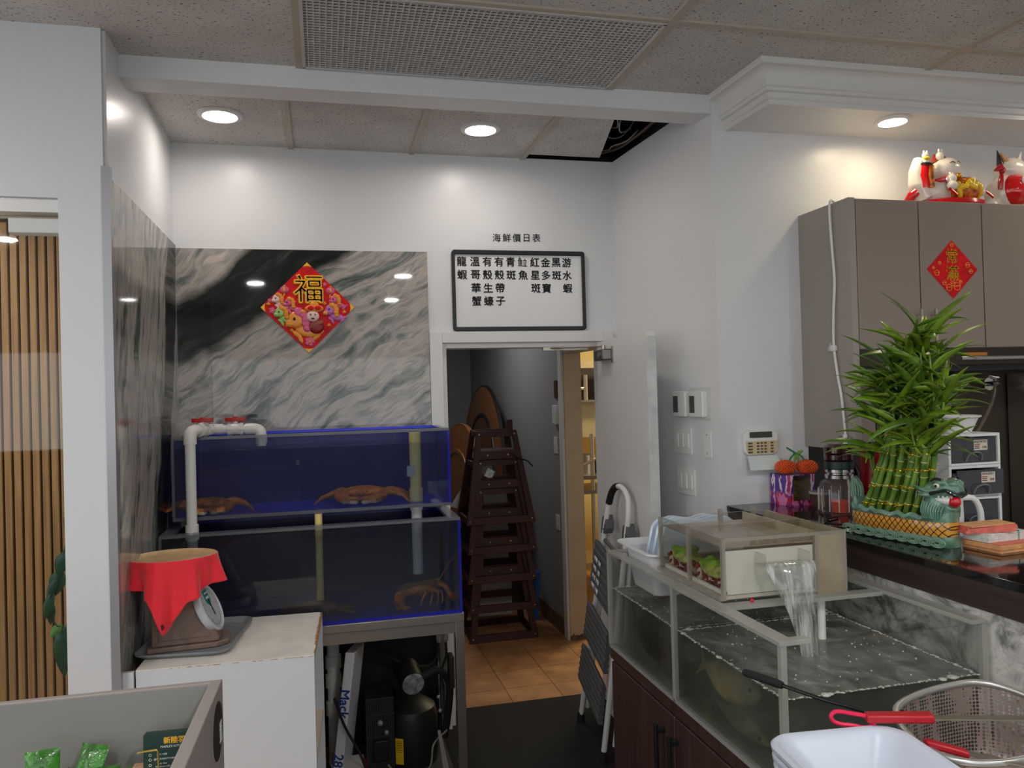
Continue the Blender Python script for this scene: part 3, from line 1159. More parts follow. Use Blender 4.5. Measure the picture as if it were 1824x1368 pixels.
def crab(cx, cy, cz, rot, s, label, claw_dx=0):
    M = Matrix.Translation((cx, cy, cz)) @ Matrix.Rotation(rot, 4, 'Z') @ Matrix.Scale(s, 4)
    T = lambda x, y, z: M @ Vector((x, y, z))
    R3 = Matrix.Rotation(rot, 3, 'Z')
    mb = MB()
    mb.ell(T(0, 0, .045), (.095 * s, .062 * s, .026 * s), R3, 28, 14)
    mb.ell(T(0, -.004, .034), (.080 * s, .052 * s, .022 * s), R3, 24, 12)
    for k in range(9):        # toothed front edge
        a = PI * (1.02 + .96 * k / 8)
        mb.ell(T(.094 * math.cos(a), .060 * math.sin(a), .043), .007 * s, None, 8, 6)
    for sx in (-1, 1):
        for k in range(4):   # walking legs
            y = -.012 + k * .022
            x = sx * (.082 - .006 * k)
            e = .05 + .012 * k
            mb.tube([T(x * .7, y, .034), T(x + sx * .045, y + (k - 1) * .012, .040 + .003 * k), T(x + sx * (.075 + e * .2), y + (k - 1.2) * .028, .030), T(x + sx * (.10 + e * .3), y + (k - 1.2) * .04, .003)], [.011 * s, .010 * s, .008 * s, .003 * s], 8)
        # claw
        mb.tube([T(sx * .06, -.045, .034), T(sx * .098, -.075, .038), T(sx * .09, -.105, .034)], [.012 * s, .014 * s, .012 * s], 10)
        mb.tube([T(sx * .092, -.100, .034), T(sx * .060, -.122, .030), T(sx * .034, -.125, .026)], [.013 * s, .021 * s, .012 * s], 12)
        mb.tube([T(sx * .038, -.125, .032), T(sx * .014, -.120, .030), T(sx * .0, -.112, .026)], [.009 * s, .008 * s, .003 * s], 8)
        mb.tube([T(sx * .040, -.125, .020), T(sx * .016, -.122, .014), T(sx * .004, -.115, .016)], [.010 * s, .008 * s, .003 * s], 8)
        mb.tube([T(sx * .02, -.052, .048), T(sx * .022, -.062, .056)], .004 * s, 6)
    o = single('crab', mb, [CRAB, CRABL], label, 'crab', 'crabs in the upper tank')
    inv = M.inverted()
    def pick(c):
        l = inv @ c
        return 1 if (l.z < .030 and l.y > -.09 and abs(l.x) < .1) or (l.z < .024 and l.y < -.09) else 0
    return fuse(o, .003, pick, [CRAB, CRABL])


crab(-.515, 3.80, 1.2495, .12, 1.0, 'brown crab resting in the left corner of the upper tank, beside the riser pipe')
crab(.185, 3.86, 1.2495, -.2, 1.15, 'brown crab resting in the right half of the upper tank, by the cream standpipe')

LOB = P('lobster_shell', (176, 100, 46), .35, var=(26, .35))
LOBR = P('lobster_red_claw', (226, 96, 48), .35, var=(20, .2))
LOBD = P('lobster_dark_back', (96, 60, 32), .35, var=(30, .3))
LY = 3.60


def LP(x, z, dy=0.0):
    k = (LY + dy) / 3.65
    return Vector((x * k, LY + dy, 1.76 + (z - 1.76) * k + .0135))


mb = MB()
mb.tube([LP(.385, .850), LP(.40, .848), LP(.44, .848), LP(.48, .866), LP(.512, .885)], [.022, .031, .034, .026, .006], 16)
pts = [LP(.395, .850), LP(.372, .853), LP(.350, .846), LP(.331, .830), LP(.321, .809), LP(.320, .789), LP(.329, .772)]
mb.tube(pts, [.028, .029, .0275, .026, .0245, .023, .020], 16)
for i in range(1, 7):
    d = (pts[i] - pts[i - 1]).normalized()
    mb.tube([pts[i] - d * .004, pts[i] + d * .004], [.030 - .0014 * i, .030 - .0014 * i], 16)
for dy, e in ((-.022, -.004), (-.011, .0), (0, .003), (.011, 0), (.022, -.004)):
    mb.tube([LP(.330, .776, dy * .4), LP(.348 + e, .762, dy), LP(.372 + e, .764, dy * 1.3)], [.010, .011, .005], 8)
for sy, dz in ((-1, 0), (1, .008)):
    mb.tube([LP(.490, .856, .014 * sy), LP(.517, .862 + dz, .035 * sy), LP(.538, .846 + dz, .046 * sy), LP(.549, .826 + dz, .05 * sy)], [.009, .011, .012, .011], 10)
    mb.tube([LP(.547, .828 + dz, .05 * sy), LP(.560, .812 + dz, .052 * sy), LP(.574, .796 + dz, .052 * sy), LP(.588, .780 + dz, .05 * sy)], [.012, .019, .015, .003], 12, flat=.7)
    mb.tube([LP(.560, .800 + dz, .047 * sy), LP(.572, .784 + dz, .04 * sy), LP(.584, .776 + dz, .04 * sy)], [.010, .008, .002], 8)
    for k, (xa, xb, xc) in enumerate(((.430, .446, .428), (.452, .478, .472), (.470, .502, .503), (.486, .52, .525))):
        mb.tube([LP(xa, .834, .012 * sy), LP(xb, .828, .05 * sy), LP(xc, .794 - .002 * k, .056 * sy), LP(xc - .008, .768 + .001 * k, .06 * sy)], [.006, .006, .005, .003], 8)
    mb.tube([LP(.508, .882, .006 * sy), LP(.525, .905, .01 * sy), LP(.552, .945, .014 * sy), LP(.582, .985, .02 * sy)], [.0032, .003, .0028, .0024], 6)
o = single('lobster', mb, [LOB, LOBR, LOBD], 'brown lobster with reddish claw standing in the right corner of the lower tank', 'lobster')


def lpick(c):
    k = c.y / 3.65
    x = c.x / k
    z = (c.z - .0135 - 1.76) / k + 1.76
    if x > .553 and z < .84:
        return 1
    if z > .862 - abs(x - .42) * .2 and x < .5:
        return 2
    return 0


fuse(o, .0028, lpick, [LOB, LOBR, LOBD], 1)
# a third, half-hidden lobster lying low on the left
mb = MB().tube(curve([(.05, 3.62, .812), (-.02, 3.63, .822), (-.09, 3.64, .822), (-.16, 3.65, .815), (-.2, 3.66, .80)], 4), [.012, .02, .026, .028, .03, .03, .03, .03, .028, .028, .028, .026, .026, .024, .022, .02, .016], 12)
for sy in (-1, 1):
    mb.tube([(.03, 3.62 + .01 * sy, .812), (.08, 3.60 + .04 * sy, .812), (.13, 3.6 + .05 * sy, .802)], [.008, .012, .004], 8)
    for k in range(3):
        mb.tube([(-.02 - .03 * k, 3.63, .815), (-.0 - .03 * k, 3.63 + .05 * sy, .815), (.0 - .03 * k, 3.63 + .06 * sy, .79)], [.005, .005, .003], 6)
o = single('lobster', mb, [LOBD], 'dim dark lobster lying low behind the white cabinet in the lower tank', 'lobster')
fuse(o, .004, None, [LOBD], 1)

# ---------------------------------------------------------------- steel stand
t = thing('tank_stand', (-.04, 3.79, 0), 'stainless steel stand carrying the two blue tanks', 'stand')
mb = MB().box(-.678, .596, 3.490, 4.078, .738, .775)
build('top_tray', mb, STEEL, t, bevel=.002)
mb = MB()
mb.box(-.66, .556, 3.515, 3.540, .682, .732)
build('front_rail', mb, STEEL, t)
for x in (-.672, .556):
    for y in (3.497, 4.032):
        build('leg', MB().box(x, x + .040, y, y + .040, .0, .738), STEEL, t, bevel=.002)
mb = MB()
mb.box(.565, .585, 3.54, 4.03, .690, .730)
build('side_rail', mb, STEEL, t)

# things under the stand
CDARK = P('compressor_black', (20, 21, 22), .45)
t = thing('chiller_unit', (.36, 3.78, .012), 'black refrigeration compressor with yellow label under the tank stand', 'chiller')
mb = MB().lathe([(0, .03), (.125, .03), (.13, .06), (.13, .24), (.118, .285), (.07, .318), (0, .325)], (.37, 3.77, 0), 32)
build('compressor', mb, CDARK, t)
build('base_frame', MB().box(.10, .55, 3.62, 3.98, .012, .032), P('frame_grey', (60, 60, 60), .6), t)
lb = build('warning_label', MB().grid(lambda u, v: Vector((.37 + .1315 * math.sin(-.66 + u * .30), 3.77 - .1315 * math.cos(-.66 + u * .30), .062 + v * .118)), 6, 2), P('label_yellow', (214, 178, 20), .5), t)
mb = MB()
for k in range(7):
    a0, a1 = -.63, -.40
    z = .165 - k * .008
    mb.grid(lambda u, v: Vector((.37 + .1322 * math.sin(a0 + u * (a1 - a0)), 3.77 - .1322 * math.cos(a0 + u * (a1 - a0)), z + v * .003)), 5, 2)
build('label_print', mb, P('label_print_brown', (110, 90, 20), .6), lb)
mb = MB().tube([(.36, 3.80, .44), (.378, 3.668, .418)], [.062, .055], 28)
build('motor', mb, CDARK, t)
mb = MB().tube([(.378, 3.672, .4187), (.379, 3.664, .4172)], [.0535, .050], 28)
build('motor_cap', mb, P('cap_grey_metal', (150, 150, 150), .5, .5, var=(40, .3)), t)
mb = MB()
for k in range(13):
    x = .160 + k * .010
    mb.box(x, x + .0025, 3.655, 3.66, .05, .375)
for z in (.08, .2, .3, .372):
    mb.box(.158, .285, 3.654, 3.661, z, z + .004)
build('condenser_grille', mb, P('grille_wire', (66, 66, 66), .5, .5), t, smooth=False)
build('condenser_block', MB().box(.160, .285, 3.668, 3.9, .05, .37), P('condenser_fins', (24, 24, 25), .6), t)
build('terminal_box', MB().box(.19, .255, 3.63, 3.652, .10, .19), CDARK, t, bevel=.003)
mb = MB().tube(curve([(.42, 3.70, .43), (.50, 3.70, .46), (.555, 3.72, .38), (.545, 3.74, .22), (.53, 3.76, .12)], 6), .018, 10)
build('hose', mb, RUBBER, t)
mb = MB().tube(curve([(.25, 3.63, .08), (.30, 3.60, .04), (.43, 3.60, .05), (.46, 3.62, .15), (.53, 3.66, .19)], 6), .005, 8)
build('copper_line', mb, P('dull_pipe', (120, 118, 112), .5, .4), t)
mb = MB()
for x, y, z, r in ((.222, 3.655, .262, .014), (.250, 3.66, .215, .012), (.505, 3.70, .268, .010), (.50, 3.71, .33, .009)):
    mb = MB().ell((x, y, z), r, None, 12, 8)
    build('fitting', mb, P('fitting_grey', (140, 138, 134), .5, .3), t)

FOAM = P('styrofoam', (206, 206, 210), .8, bump=(140, .15, .003))
M = Matrix.Translation((.074, 3.675, .345)) @ Matrix.Rotation(.13, 4, 'Y') @ Matrix.Rotation(-.30, 4, 'Z')
t = thing('foam_lid', (.09, 3.69, .012), 'white foam box lid with blue handwriting leaning under the tank stand', 'foam lid')
mb = MB()
mb.box(-.022, .022, -.05, .13, -.34, .26, M)
build('slab', mb, FOAM, t, bevel=.006)
mb = MB()
MT = M @ Matrix.Translation((0, -.0505, 0))
text(mb, 'Mack', MT @ face_y(0, 0, .03, -PI / 2 + .06), .060, .0012)
build('handwriting', mb, P('marker_blue', (24, 70, 150), .6), t, smooth=False)
mb = MB()
text(mb, '28', MT @ face_y(0, 0, -.22, -PI / 2), .060, .0012)
build('handwriting', mb, P('marker_blue', (24, 70, 150), .6), t, smooth=False)
t = thing('pvc_fittings', (.035, 3.9, .012), 'pale vertical drain pipe with joints at the left under the stand', 'pipe')
build('pipe', MB().cyl((.02, 3.86, .012), (.02, 3.86, .735), .03), PVC, t)
for z in (.25, .38, .47, .60):
    build('joint', MB().cyl((.02, 3.86, z), (.02, 3.86, z + .06), .038), PVC, t)
mb = MB().prism(rrect(.0, .145, 3.60, 3.74, .01), xy, .012, .095)
t = thing('paper_carton', (.07, 3.67, .012), 'small white carton with maroon end on the floor under the stand', 'carton')
build('carton', mb, P('carton_white', (200, 194, 188), .7), t)
build('carton_end', MB().box(.1451, .160, 3.602, 3.738, .013, .094), P('maroon', (110, 22, 50), .6), t)
t = thing('power_outlet', (.535, 3.77, .57), 'grey outlet box with two plugs fixed under the tank stand', 'outlet')
build('box', MB().box(.49, .56, 3.70, 3.75, .635, .705), P('outlet_grey', (150, 146, 150), .5), t, bevel=.004)
for x in (.508, .542):
    build('plug', MB().tube([(x, 3.715, .636), (x, 3.71, .60), (x, 3.715, .585)], [.012, .013, .008], 10), P('plug_grey', (170, 168, 166), .5), t)
single('control_box', MB().box(.532, .5555, 3.55, 3.62, .42, .565), BLACK, 'small black control box on the inner side of the stand leg', 'control box', bevel=.004)
for pts, lab in (([(.02, 3.60, .42), (.06, 3.585, .30), (.12, 3.58, .18), (.155, 3.57, .08), (.16, 3.56, .013)], 'black cable hanging in front of the foam lid under the stand'),
                 ([(.508, 3.712, .585), (.49, 3.72, .50), (.43, 3.74, .47), (.30, 3.80, .50), (.18, 3.85, .58), (.10, 3.9, .66)], 'dark cable looping from the outlet box across the back of the stand'),
                 ([(.542, 3.712, .585), (.54, 3.70, .52), (.515, 3.70, .45), (.525, 3.71, .36), (.52, 3.70, .25)], 'dark cable dropping from the outlet box beside the compressor')):
    single('power_cable', MB().tube(curve(pts, 8), .006, 8), RUBBER, lab, 'cable')
single('steel_bracket', MB().prism([(.50, .01), (.53, .01), (.485, .235), (.472, .235)], xz, 3.56, 3.564), P('bracket_grey', (150, 146, 138), .5, .3), 'slanting pale metal strip leaning at the right of the compressor', 'metal strip')

# ---------------------------------------------------------------- white cabinet
LAM = P('white_laminate', (216, 220, 224), .35)
LAMT = P('worn_white_top', (230, 226, 218), .45, var=(9, .04))
CHIP = P('chipboard_edge', (176, 132, 84), .9, var=(90, .3))
t = thing('white_cabinet', (-.345, 3.17, 0), 'worn white laminate cabinet with chipped top edges, carrying the tray and scale', 'cabinet')
X0, X1, Y0, Y1, H = -.635, -.045, 2.888, 3.455, .85
build('front_panel', MB().box(X0, X1, Y0, Y0 + .018, 0, H - .024), LAM, t, bevel=.001)
build('back_panel', MB().box(X0, X1, Y1 - .018, Y1, 0, H - .024), LAM, t)
build('side_panel', MB().box(X0, X0 + .018, Y0 + .018, Y1 - .018, 0, H - .024), LAM, t)
build('inner_shelf', MB().box(X0 + .018, X1 - .004, Y0 + .018, Y1 - .018, .43, .448), P('shelf_cream', (224, 208, 186), .5), t)
build('base_shelf', MB().box(X0 + .018, X1 - .004, Y0 + .018, Y1 - .018, .06, .078), LAM, t)
edge = [(X0, Y0), (X1, Y0)]
n = 40
for i in range(n + 1):
    edge.append((X1 - .004 * random.random() - (.006 if i > 8 else 0), Y0 + .002 + (Y1 - Y0 - .004) * i / n))
for i in range(31):
    edge.append((X1 - .01 - (X1 - X0 - .01) * i / 30, Y1 - .003 * random.random()))
build('top_board', MB().prism(edge, xy, H - .003, H), LAMT, t)
build('top_core', MB().box(X0, X1, Y0, Y1, H - .024, H - .003), LAM, t)
mb = MB()
for i in range(60):
    y = Y0 + .02 + (Y1 - Y0 - .03) * i / 60
    w = .004 + .008 * random.random() * min(1, i / 10)
    mb.box(X1 - w, X1 + .0006, y, y + .0112, H - .0035 - .012 * random.random(), H - .0024)
build('chipped_edge', mb, CHIP, t, smooth=False)
mb = MB()
for i in range(26):
    x = X0 + .1 + .48 * random.random()
    mb.box(x, x + .006 + .02 * random.random(), Y0 - .0006, Y0 + .003, H - .0046, H - .0028)
build('chipped_front', mb, CHIP, t, smooth=False)
t.rotation_euler.z = math.radians(-2.8)
t.location = (-.336, 3.173, 0)
single('filler_board', MB().box(-.6795, -.645, 2.900, 2.918, 0, .846), LAM, 'narrow white filler board between the cabinet and the left wall', 'board')

# tray and scale
M = Matrix.Translation((-.485, 3.205, 0)) @ Matrix.Rotation(math.radians(-7), 4, 'Z')
GREYP = P('tray_grey', (128, 132, 134), .4, var=(30, .06))
mb = MB()
def ring(gx, gy, r, z):
    return [M @ Vector((a, b, z)) for a, b in rrect(-gx, gx, -gy, gy, r, 6)]
mb.rings([ring(.140, .200, .03, .8525), ring(.152, .212, .04, .866), ring(.160, .220, .045, .8705), ring(.166, .226, .05, .870), ring(.166, .226, .05, .864), ring(.150, .210, .04, .852), ring(.138, .198, .03, .8505)])
single('serving_tray', mb, GREYP, 'grey plastic tray under the kitchen scale on the white cabinet', 'tray')

BROWN = P('scale_taupe', (128, 108, 98), .45, bump=(120, .1, .002))
t = thing('kitchen_scale', (-.50, 3.16, .8535), 'taupe spring scale with round slanted dial, covered by a red cloth', 'scale')
Rm = Matrix.Translation((-.505, 3.15, 0)) @ Matrix.Rotation(math.radians(4), 4, 'Z')
sf = lambda a, b, d: Rm @ Vector((a, d, b))
wedge = [(-.122, .872), (.108, .872), (.112, .885), (.0, 1.095), (-.122, 1.095)]
build('body', MB().prism(wedge, sf, -.075, .075), BROWN, t, bevel=.006)
build('side_panel', MB().prism([(-.100, .892), (.085, .892), (-.01, 1.075), (-.100, 1.075)], sf, -.0775, -.070), BROWN, t, bevel=.004)
build('foot', MB().prism([(-.135, -.085), (.10, -.085), (.142, -.055), (.142, .055), (.10, .085), (-.135, .085)], lambda a, b, d: Rm @ Vector((a, b, d)), .8535, .872), BROWN, t, bevel=.004)
nrm = (Rm.to_3x3() @ Vector((.215, -.045, .100))).normalized()
c = Rm @ Vector((.066, -.006, .982))
q = nrm.to_track_quat('Z', 'Y').to_matrix()
mb = MB().lathe([(0, -.01), (.093, -.01), (.097, 0), (.095, .014), (.088, .018), (.086, .012), (0, .012)], c, 40, q)
dl = build('dial', mb, P('dial_white', (206, 208, 212), .25), t)
mb = MB().lathe([(0, .0125), (.080, .0125), (.080, .0135), (0, .0135)], c, 40, q)
build('dial_plate', mb, P('dial_face', (190, 192, 196), .3), dl)
up = q @ Vector((0, 1, 0))
rt = q @ Vector((1, 0, 0))
def dp(a, b, d):
    return c + rt * a + up * b + nrm * d
ZUP = Vector((0, 0, 1))
u2 = (ZUP - nrm * ZUP.dot(nrm)).normalized()
r2 = u2.cross(nrm).normalized()
dq = lambda a, b, d: c + r2 * a + u2 * b + nrm * d
build('badge', MB().prism([(-.022, .065), (.022, .065), (.024, .02), (0, .0), (-.024, .02)], dq, .0137, .0146), P('teal', (22, 120, 120), .4), dl)
build('badge_print', MB().prism([(-.016, .056), (.016, .056), (.016, .050), (-.016, .050)], dq, .0147, .0152).prism([(-.016, .040), (.016, .040), (.016, .030), (-.016, .030)], dq, .0147, .0152), P('pale_print', (206, 226, 224), .5), dl)
build('needle', MB().prism([(-.003, -.035), (.003, -.035), (.002, .03), (-.002, .03)], dq, .0153, .0165), INK, dl)
mb = MB()
for k in range(40):
    a = 2 * PI * k / 40
    r0, r1 = (.068, .076) if k % 5 else (.060, .076)
    s, w = Vector((math.sin(a), math.cos(a))), Vector((math.cos(a), -math.sin(a))) * .0007
    mb.prism([s * r0 - w, s * r1 - w, s * r1 + w, s * r0 + w], dq, .0136, .0142)
build('dial_marks', mb, P('mark_grey', (80, 80, 84), .5), dl, smooth=False)
build('post', MB().cyl(Rm @ Vector((-.05, 0, 1.09)), Rm @ Vector((-.05, 0, 1.165)), .03), BROWN, t)
PANC = P('pan_tan', (206, 174, 128), .4, var=(14, .08))
PC = Vector((-.553, 3.135, 0))
mb = MB().lathe([(0, 1.168), (.12, 1.168), (.152, 1.176), (.158, 1.186), (.154, 1.190), (.146, 1.181), (.118, 1.174), (0, 1.174)], PC, 48, None, 1.0, .86)
pan = build('pan', mb, PANC, t)
mb = MB()
mb.tube([PC + Vector((-.128, -.03, 1.184)), PC + Vector((-.138, -.05, 1.190))], [.004, .003], 6)
for a0, a1, L in ((-.35, .25, .05), ):
    mb.grid(lambda u, v: PC + Vector((.157 * math.cos(a0 + u * (a1 - a0)) * (1 + .05 * v), .135 * math.sin(a0 + u * (a1 - a0)), 1.186 - v * L - .02 * v * math.sin(u * 9))), 10, 5)
build('paper_liner', mb, P('liner_tan', (190, 158, 112), .6), pan)
mb = MB()
mb.grid(lambda u, v: PC + Vector((-.10 - .06 * v, -.10 + .05 * u + .02 * v, 1.187 + .004 * math.sin(u * 7) - .006 * v)), 6, 5)
build('liner_corner', mb, P('liner_tan_b', (196, 164, 120), .6), pan, solid=.0015)

# red cloth over the pan's front rim
RCL = P('red_microfibre', (244, 44, 58), .85, sheen=.3, bump=(400, .25, .001))
hem = [(0, .092), (.13, .095), (.24, .112), (.30, .13), (.36, .20), (.42, .255), (.50, .215), (.60, .148), (.70, .135), (.80, .108), (.90, .098), (1, .098)]


def hem_len(u):
    for (a, la), (b, lb_) in zip(hem, hem[1:]):
        if u <= b:
            return la + (lb_ - la) * (u - a) / (b - a)
    return hem[-1][1]


def cloth(u, v):
    ang = math.radians(208 + u * 140)
    ex, ey = .160 * math.cos(ang), .139 * math.sin(ang)
    if v < .12:
        k = v / .12
        s = .90 + .115 * k
        return PC + Vector((ex * s, ey * s, 1.184 + .0085 * math.sin(k * PI * .5 + .2)))
    k = (v - .12) / .88
    L = hem_len(u)
    fold = .016 * k * math.sin(u * 21 + .5) + .007 * k * math.sin(u * 47 + 1)
    s = 1.02 + .06 * k + fold / .14
    out = Vector((ex * s, ey * s, 0))
    if u < .1:
        out.x -= .03 * k * (1 - u / .1)
    if u > .93:
        out.x += .012 * k * (u - .93) / .07
    return PC + out + Vector((0, 0, 1.192 - L * k + .002 * math.sin(u * 40) * k))


mb = MB().grid(cloth, 90, 26)
t = thing('red_cloth', (-.553, 3.0, .93), 'bright red cloth draped over the front of the scale pan', 'cloth')
build('cloth', mb, RCL, t, solid=.003)
p = cloth(.415, .90)
pn = Vector((p.x - PC.x, p.y - PC.y, 0)).normalized()
qq = pn.to_track_quat('Z', 'Y').to_matrix()
build('dark_spot', MB().lathe([(0, .0042), (.0085, .0042), (.0085, .0005), (0, .0005)], p, 20, qq, .75, 1.2), P('spot_dark', (70, 14, 20), .7), t)

# ---------------------------------------------------------------- counter screen in the left foreground
TAUPE = P('taupe_laminate', (142, 134, 130), .45)
TAUPI = P('grey_green_laminate', (128, 128, 122), .4)
t = thing('counter_screen', (-.5, 1.2, 1.0), 'taupe reception counter with raised screen and round black sticker at the lower left', 'counter')
zt, zf = 1.28, 1.128
O1, O2 = Vector((-.179, 1.438)), Vector((-.1915, .90))
I1, I2 = Vector((-.199, 1.426)), Vector((-.2115, .90))
rt_pts = [O1, O2, I2, I1]
bk_pts = [(-1.2, 1.456), O1, I1, (-1.2, 1.441)]
mb = MB().prism([(-1.2, 1.456), (-.179, 1.438), (-.1915, .90), (-.2115, .90), (-.199, 1.426), (-1.2, 1.443)], xy, .0, zt)
build('screen_panel', mb, TAUPE, t, bevel=.0015)
mb = MB().prism([(-1.19, 1.4425), (-.2, 1.4255), (-.2, 1.4225), (-1.19, 1.4395)], xy, zf, zt - .004)
build('inner_face', mb, TAUPI, t)
build('counter_top', MB().prism([(-1.2, .90), (-.2125, .90), (-.201, 1.4215), (-1.2, 1.438)], xy, zf - .03, zf), P('counter_dark_grey', (88, 84, 80), .4), t)


def side(a, b, d):   # outer right face, a = distance back from the front corner, b = height
    p = O1 + (O2 - O1).normalized() * a
    nn = Vector((.9997, -.023))
    return Vector((p.x + nn.x * d, p.y + nn.y * d, b))


st = build('round_sticker', MB().prism(circ(.063, 1.217, .046, 32), side, .0002, .0012), BLACK, t)
mb = MB()
for k in range(4):
    mb.prism([(.050, 1.190 + k * .009), (.030, 1.190 + k * .009), (.030, 1.197 + k * .009), (.050, 1.197 + k * .009)], side, .0013, .0018)
build('sticker_print', mb, P('sticker_pale', (206, 210, 210), .5), st)

# business cards on a wooden block
t = thing('card_holder', (-.26, 1.385, zf), 'small wooden block with a brass wire holding the dark green cards', 'card holder')
build('block', MB().box(-.315, -.225, 1.352, 1.408, zf, 1.168), wood('beech_block', (176, 136, 104), (200, 160, 126), .5), t, bevel=.002)
build('wire', MB().tube([(-.299, 1.357, 1.2043), (-.2916, 1.357, 1.2054), (-.2705, 1.357, 1.206), (-.2684, 1.357, 1.203), (-.2673, 1.357, 1.165)], .0017, 8), P('brass', (206, 176, 96), .25, 1.0), t)
CARD = P('card_green', (18, 50, 42), .45)
CARDP = P('card_print_white', (206, 214, 208), .5)
t = thing('business_cards', (-.245, 1.39, 1.1685), 'stack of dark green business cards with gold and white print', 'cards')
M = Matrix.Translation((-.2465, 1.370, 1.1960)) @ Matrix.Scale(1.06, 4) @ Matrix.Rotation(math.radians(-4), 4, 'Z') @ Matrix.Rotation(-.06, 4, 'X')
mb = MB().box(-.0445, .0445, 0, .018, -.0253, .0257, M)
build('card_stack', mb, CARD, t)
mb = MB()
F = M @ Matrix.Translation((0, -.0004, 0))
text(mb, '新陸羽', F @ face_y(.0, 0, .0165), .0105, .0003, .0002)
build('gold_lettering', mb, P('card_gold', (222, 170, 50), .35), t, smooth=False)
mb = MB()
text(mb, "MAPLE'S KITCHEN", F @ face_y(.0, 0, .0073), .0047, 0, .0002, 1.05)
text(mb, '297.1438', F @ face_y(-.0180, 0, -.0035), .0038, 0, .0002, 1.1)
text(mb, '@MAPLESKITCHEN', F @ face_y(-.0140, 0, -.0105), .0036, 0, .0002)
text(mb, '16th Ave', F @ face_y(-.0170, 0, -.0168), .0034, 0, .0002, 1.1)
text(mb, 'Markham L3S', F @ face_y(-.0165, 0, -.0215), .0034, 0, .0002, 1.1)
build('white_lettering', mb, CARDP, t, smooth=False)
mb = MB()
for z, k in ((-.0035, 0), (-.0105, 1), (-.0185, 2)):
    MM = F @ face_y(-.0345, 0, z)
    pts = circ(0, 0, .0021, 16)
    mb.rings([[MM @ Vector((a, b, .0002)) for a, b in pts], [MM @ Vector((a * .7, b * .7, .0002)) for a, b in pts]], True, False)
build('icons', mb, CARDP, t, smooth=False)

# snack packets
PKT = P('packet_green', (50, 112, 32), .25, coat=.5, var=(30, .35), bump=(50, .5, .01))
PKT2 = P('packet_pale', (206, 216, 196), .3, var=(60, .2))


def packet(x, y, z, rz, rx, s, label, M0=None):
    x, y, z, s = x * 1.08, y * 1.08, 1.76 - (1.76 - z) * 1.08, s * 1.08
    M = Matrix.Translation((x, y, z)) @ Matrix.Rotation(rz, 4, 'Z') @ Matrix.Rotation(rx, 4, 'X')
    t = thing('snack_packet', (x, y, z - .02), label, 'snack packet', 'green snack packets in the counter screen')
    def f(side):
        def g(u, v):
            a, b = u * 2 - 1, v * 2 - 1
            th = max(0, (1 - abs(b) ** 4)) * max(0, 1 - abs(a) ** 3)
            return M @ Vector((a * .021 * s, side * .009 * s * th + .0012 * math.sin(a * 9 + b * 7), b * .034 * s))
        return g
    mb = MB().grid(f(1), 12, 18).grid(f(-1), 12, 18)
    bmesh.ops.remove_doubles(mb.bm, verts=mb.bm.verts, dist=.0006)
    b = build('wrapper', mb, PKT, t)
    mb = MB()
    def h(u, v):
        a, b = u * 1.3 - .65, v * .7 - .75
        th = max(0, (1 - abs(b) ** 4)) * max(0, 1 - abs(a) ** 3)
        return M @ Vector((a * .021 * s, -.009 * s * th - .0009 + .0012 * math.sin(a * 9 + b * 7), b * .034 * s))
    mb.grid(h, 8, 8)
    build('pale_print', mb, PKT2, b)


packet(-.400, 1.250, 1.232, .15, -.15, 1.05, 'green snack packet standing upright, leftmost by the screen')
packet(-.352, 1.285, 1.214, -.5, -.5, 1.15, 'green snack packet leaning back in the middle of the heap')
packet(-.376, 1.235, 1.212, .5, -.9, 1.0, 'green snack packet lying low between the other two on the left')
packet(-.328, 1.250, 1.206, -.2, -1.0, 1.0, 'green snack packet lying flat in front of the middle one')
packet(-.292, 1.245, 1.202, .6, -1.0, .95, 'green snack packet beside the wooden card block')

# trailing plant behind the glass
LEAF = P('dark_leaf', (44, 76, 54), .25, var=(12, .2))
LEAF2 = P('fresh_leaf', (92, 140, 54), .3)
t = thing('hanging_plant', (-.93, 3.3, .74), 'dark green vine with glossy leaves hanging behind the white pillar', 'plant')
build('pot', MB().lathe([(0, 1.22), (.05, 1.22), (.062, 1.33), (.056, 1.33), (.046, 1.24), (0, 1.24)], (-.905, 3.3, 0)), P('pot_brown', (120, 80, 60), .6), t)
build('stem', MB().tube(curve([(-.905, 3.3, 1.28), (-.925, 3.28, 1.33), (-.955, 3.27, 1.22), (-.99, 3.28, 1.10), (-1.015, 3.3, 1.0), (-1.0, 3.3, .93), (-.975, 3.3, .92)], 6), .003, 6), LEAF, t)


def leaf(mb, base, d, L, w, droop=.3, up=Vector((0, -1, .3)), n=9):
    base, d = Vector(base), Vector(d).normalized()
    s = d.cross(up).normalized()
    nn = s.cross(d).normalized()
    rows = []
    for i in range(n + 1):
        k = i / n
        wd = w * (math.sin(PI * k ** .8) ** .9 if 0 < k < 1 else 0.02)
        c = base + d * (L * k) + nn * (-.12 * L * k * k) + Vector((0, 0, -droop * L * k * k))
        rows.append([c - s * wd - nn * wd * .25 * -1, c, c + s * wd + nn * wd * .25])
    mb.rings(rows, False, False)


for b, d, L, w, m in (((-.955, 3.27, 1.21), (-.25, -.1, -1), .10, .024, LEAF), ((-.97, 3.275, 1.14), (-.3, 0, -1), .10, .030, LEAF), ((-.985, 3.275, 1.11), (-.5, 0, -1), .09, .016, LEAF), ((-1.0, 3.28, 1.06), (-.35, 0, -1), .11, .018, LEAF),
                     ((-1.012, 3.3, 1.02), (-.1, 0, -1), .09, .017, LEAF), ((-.98, 3.3, .93), (-.7, -.1, -.8), .06, .018, LEAF2), ((-.975, 3.3, .925), (0, -.1, -1), .19, .032, LEAF), ((-.955, 3.3, .94), (.3, -.1, -1), .08, .02, LEAF)):
    mb = MB()
    leaf(mb, b, d, L, w, .05)
    build('leaf', mb, m, t, solid=.001)
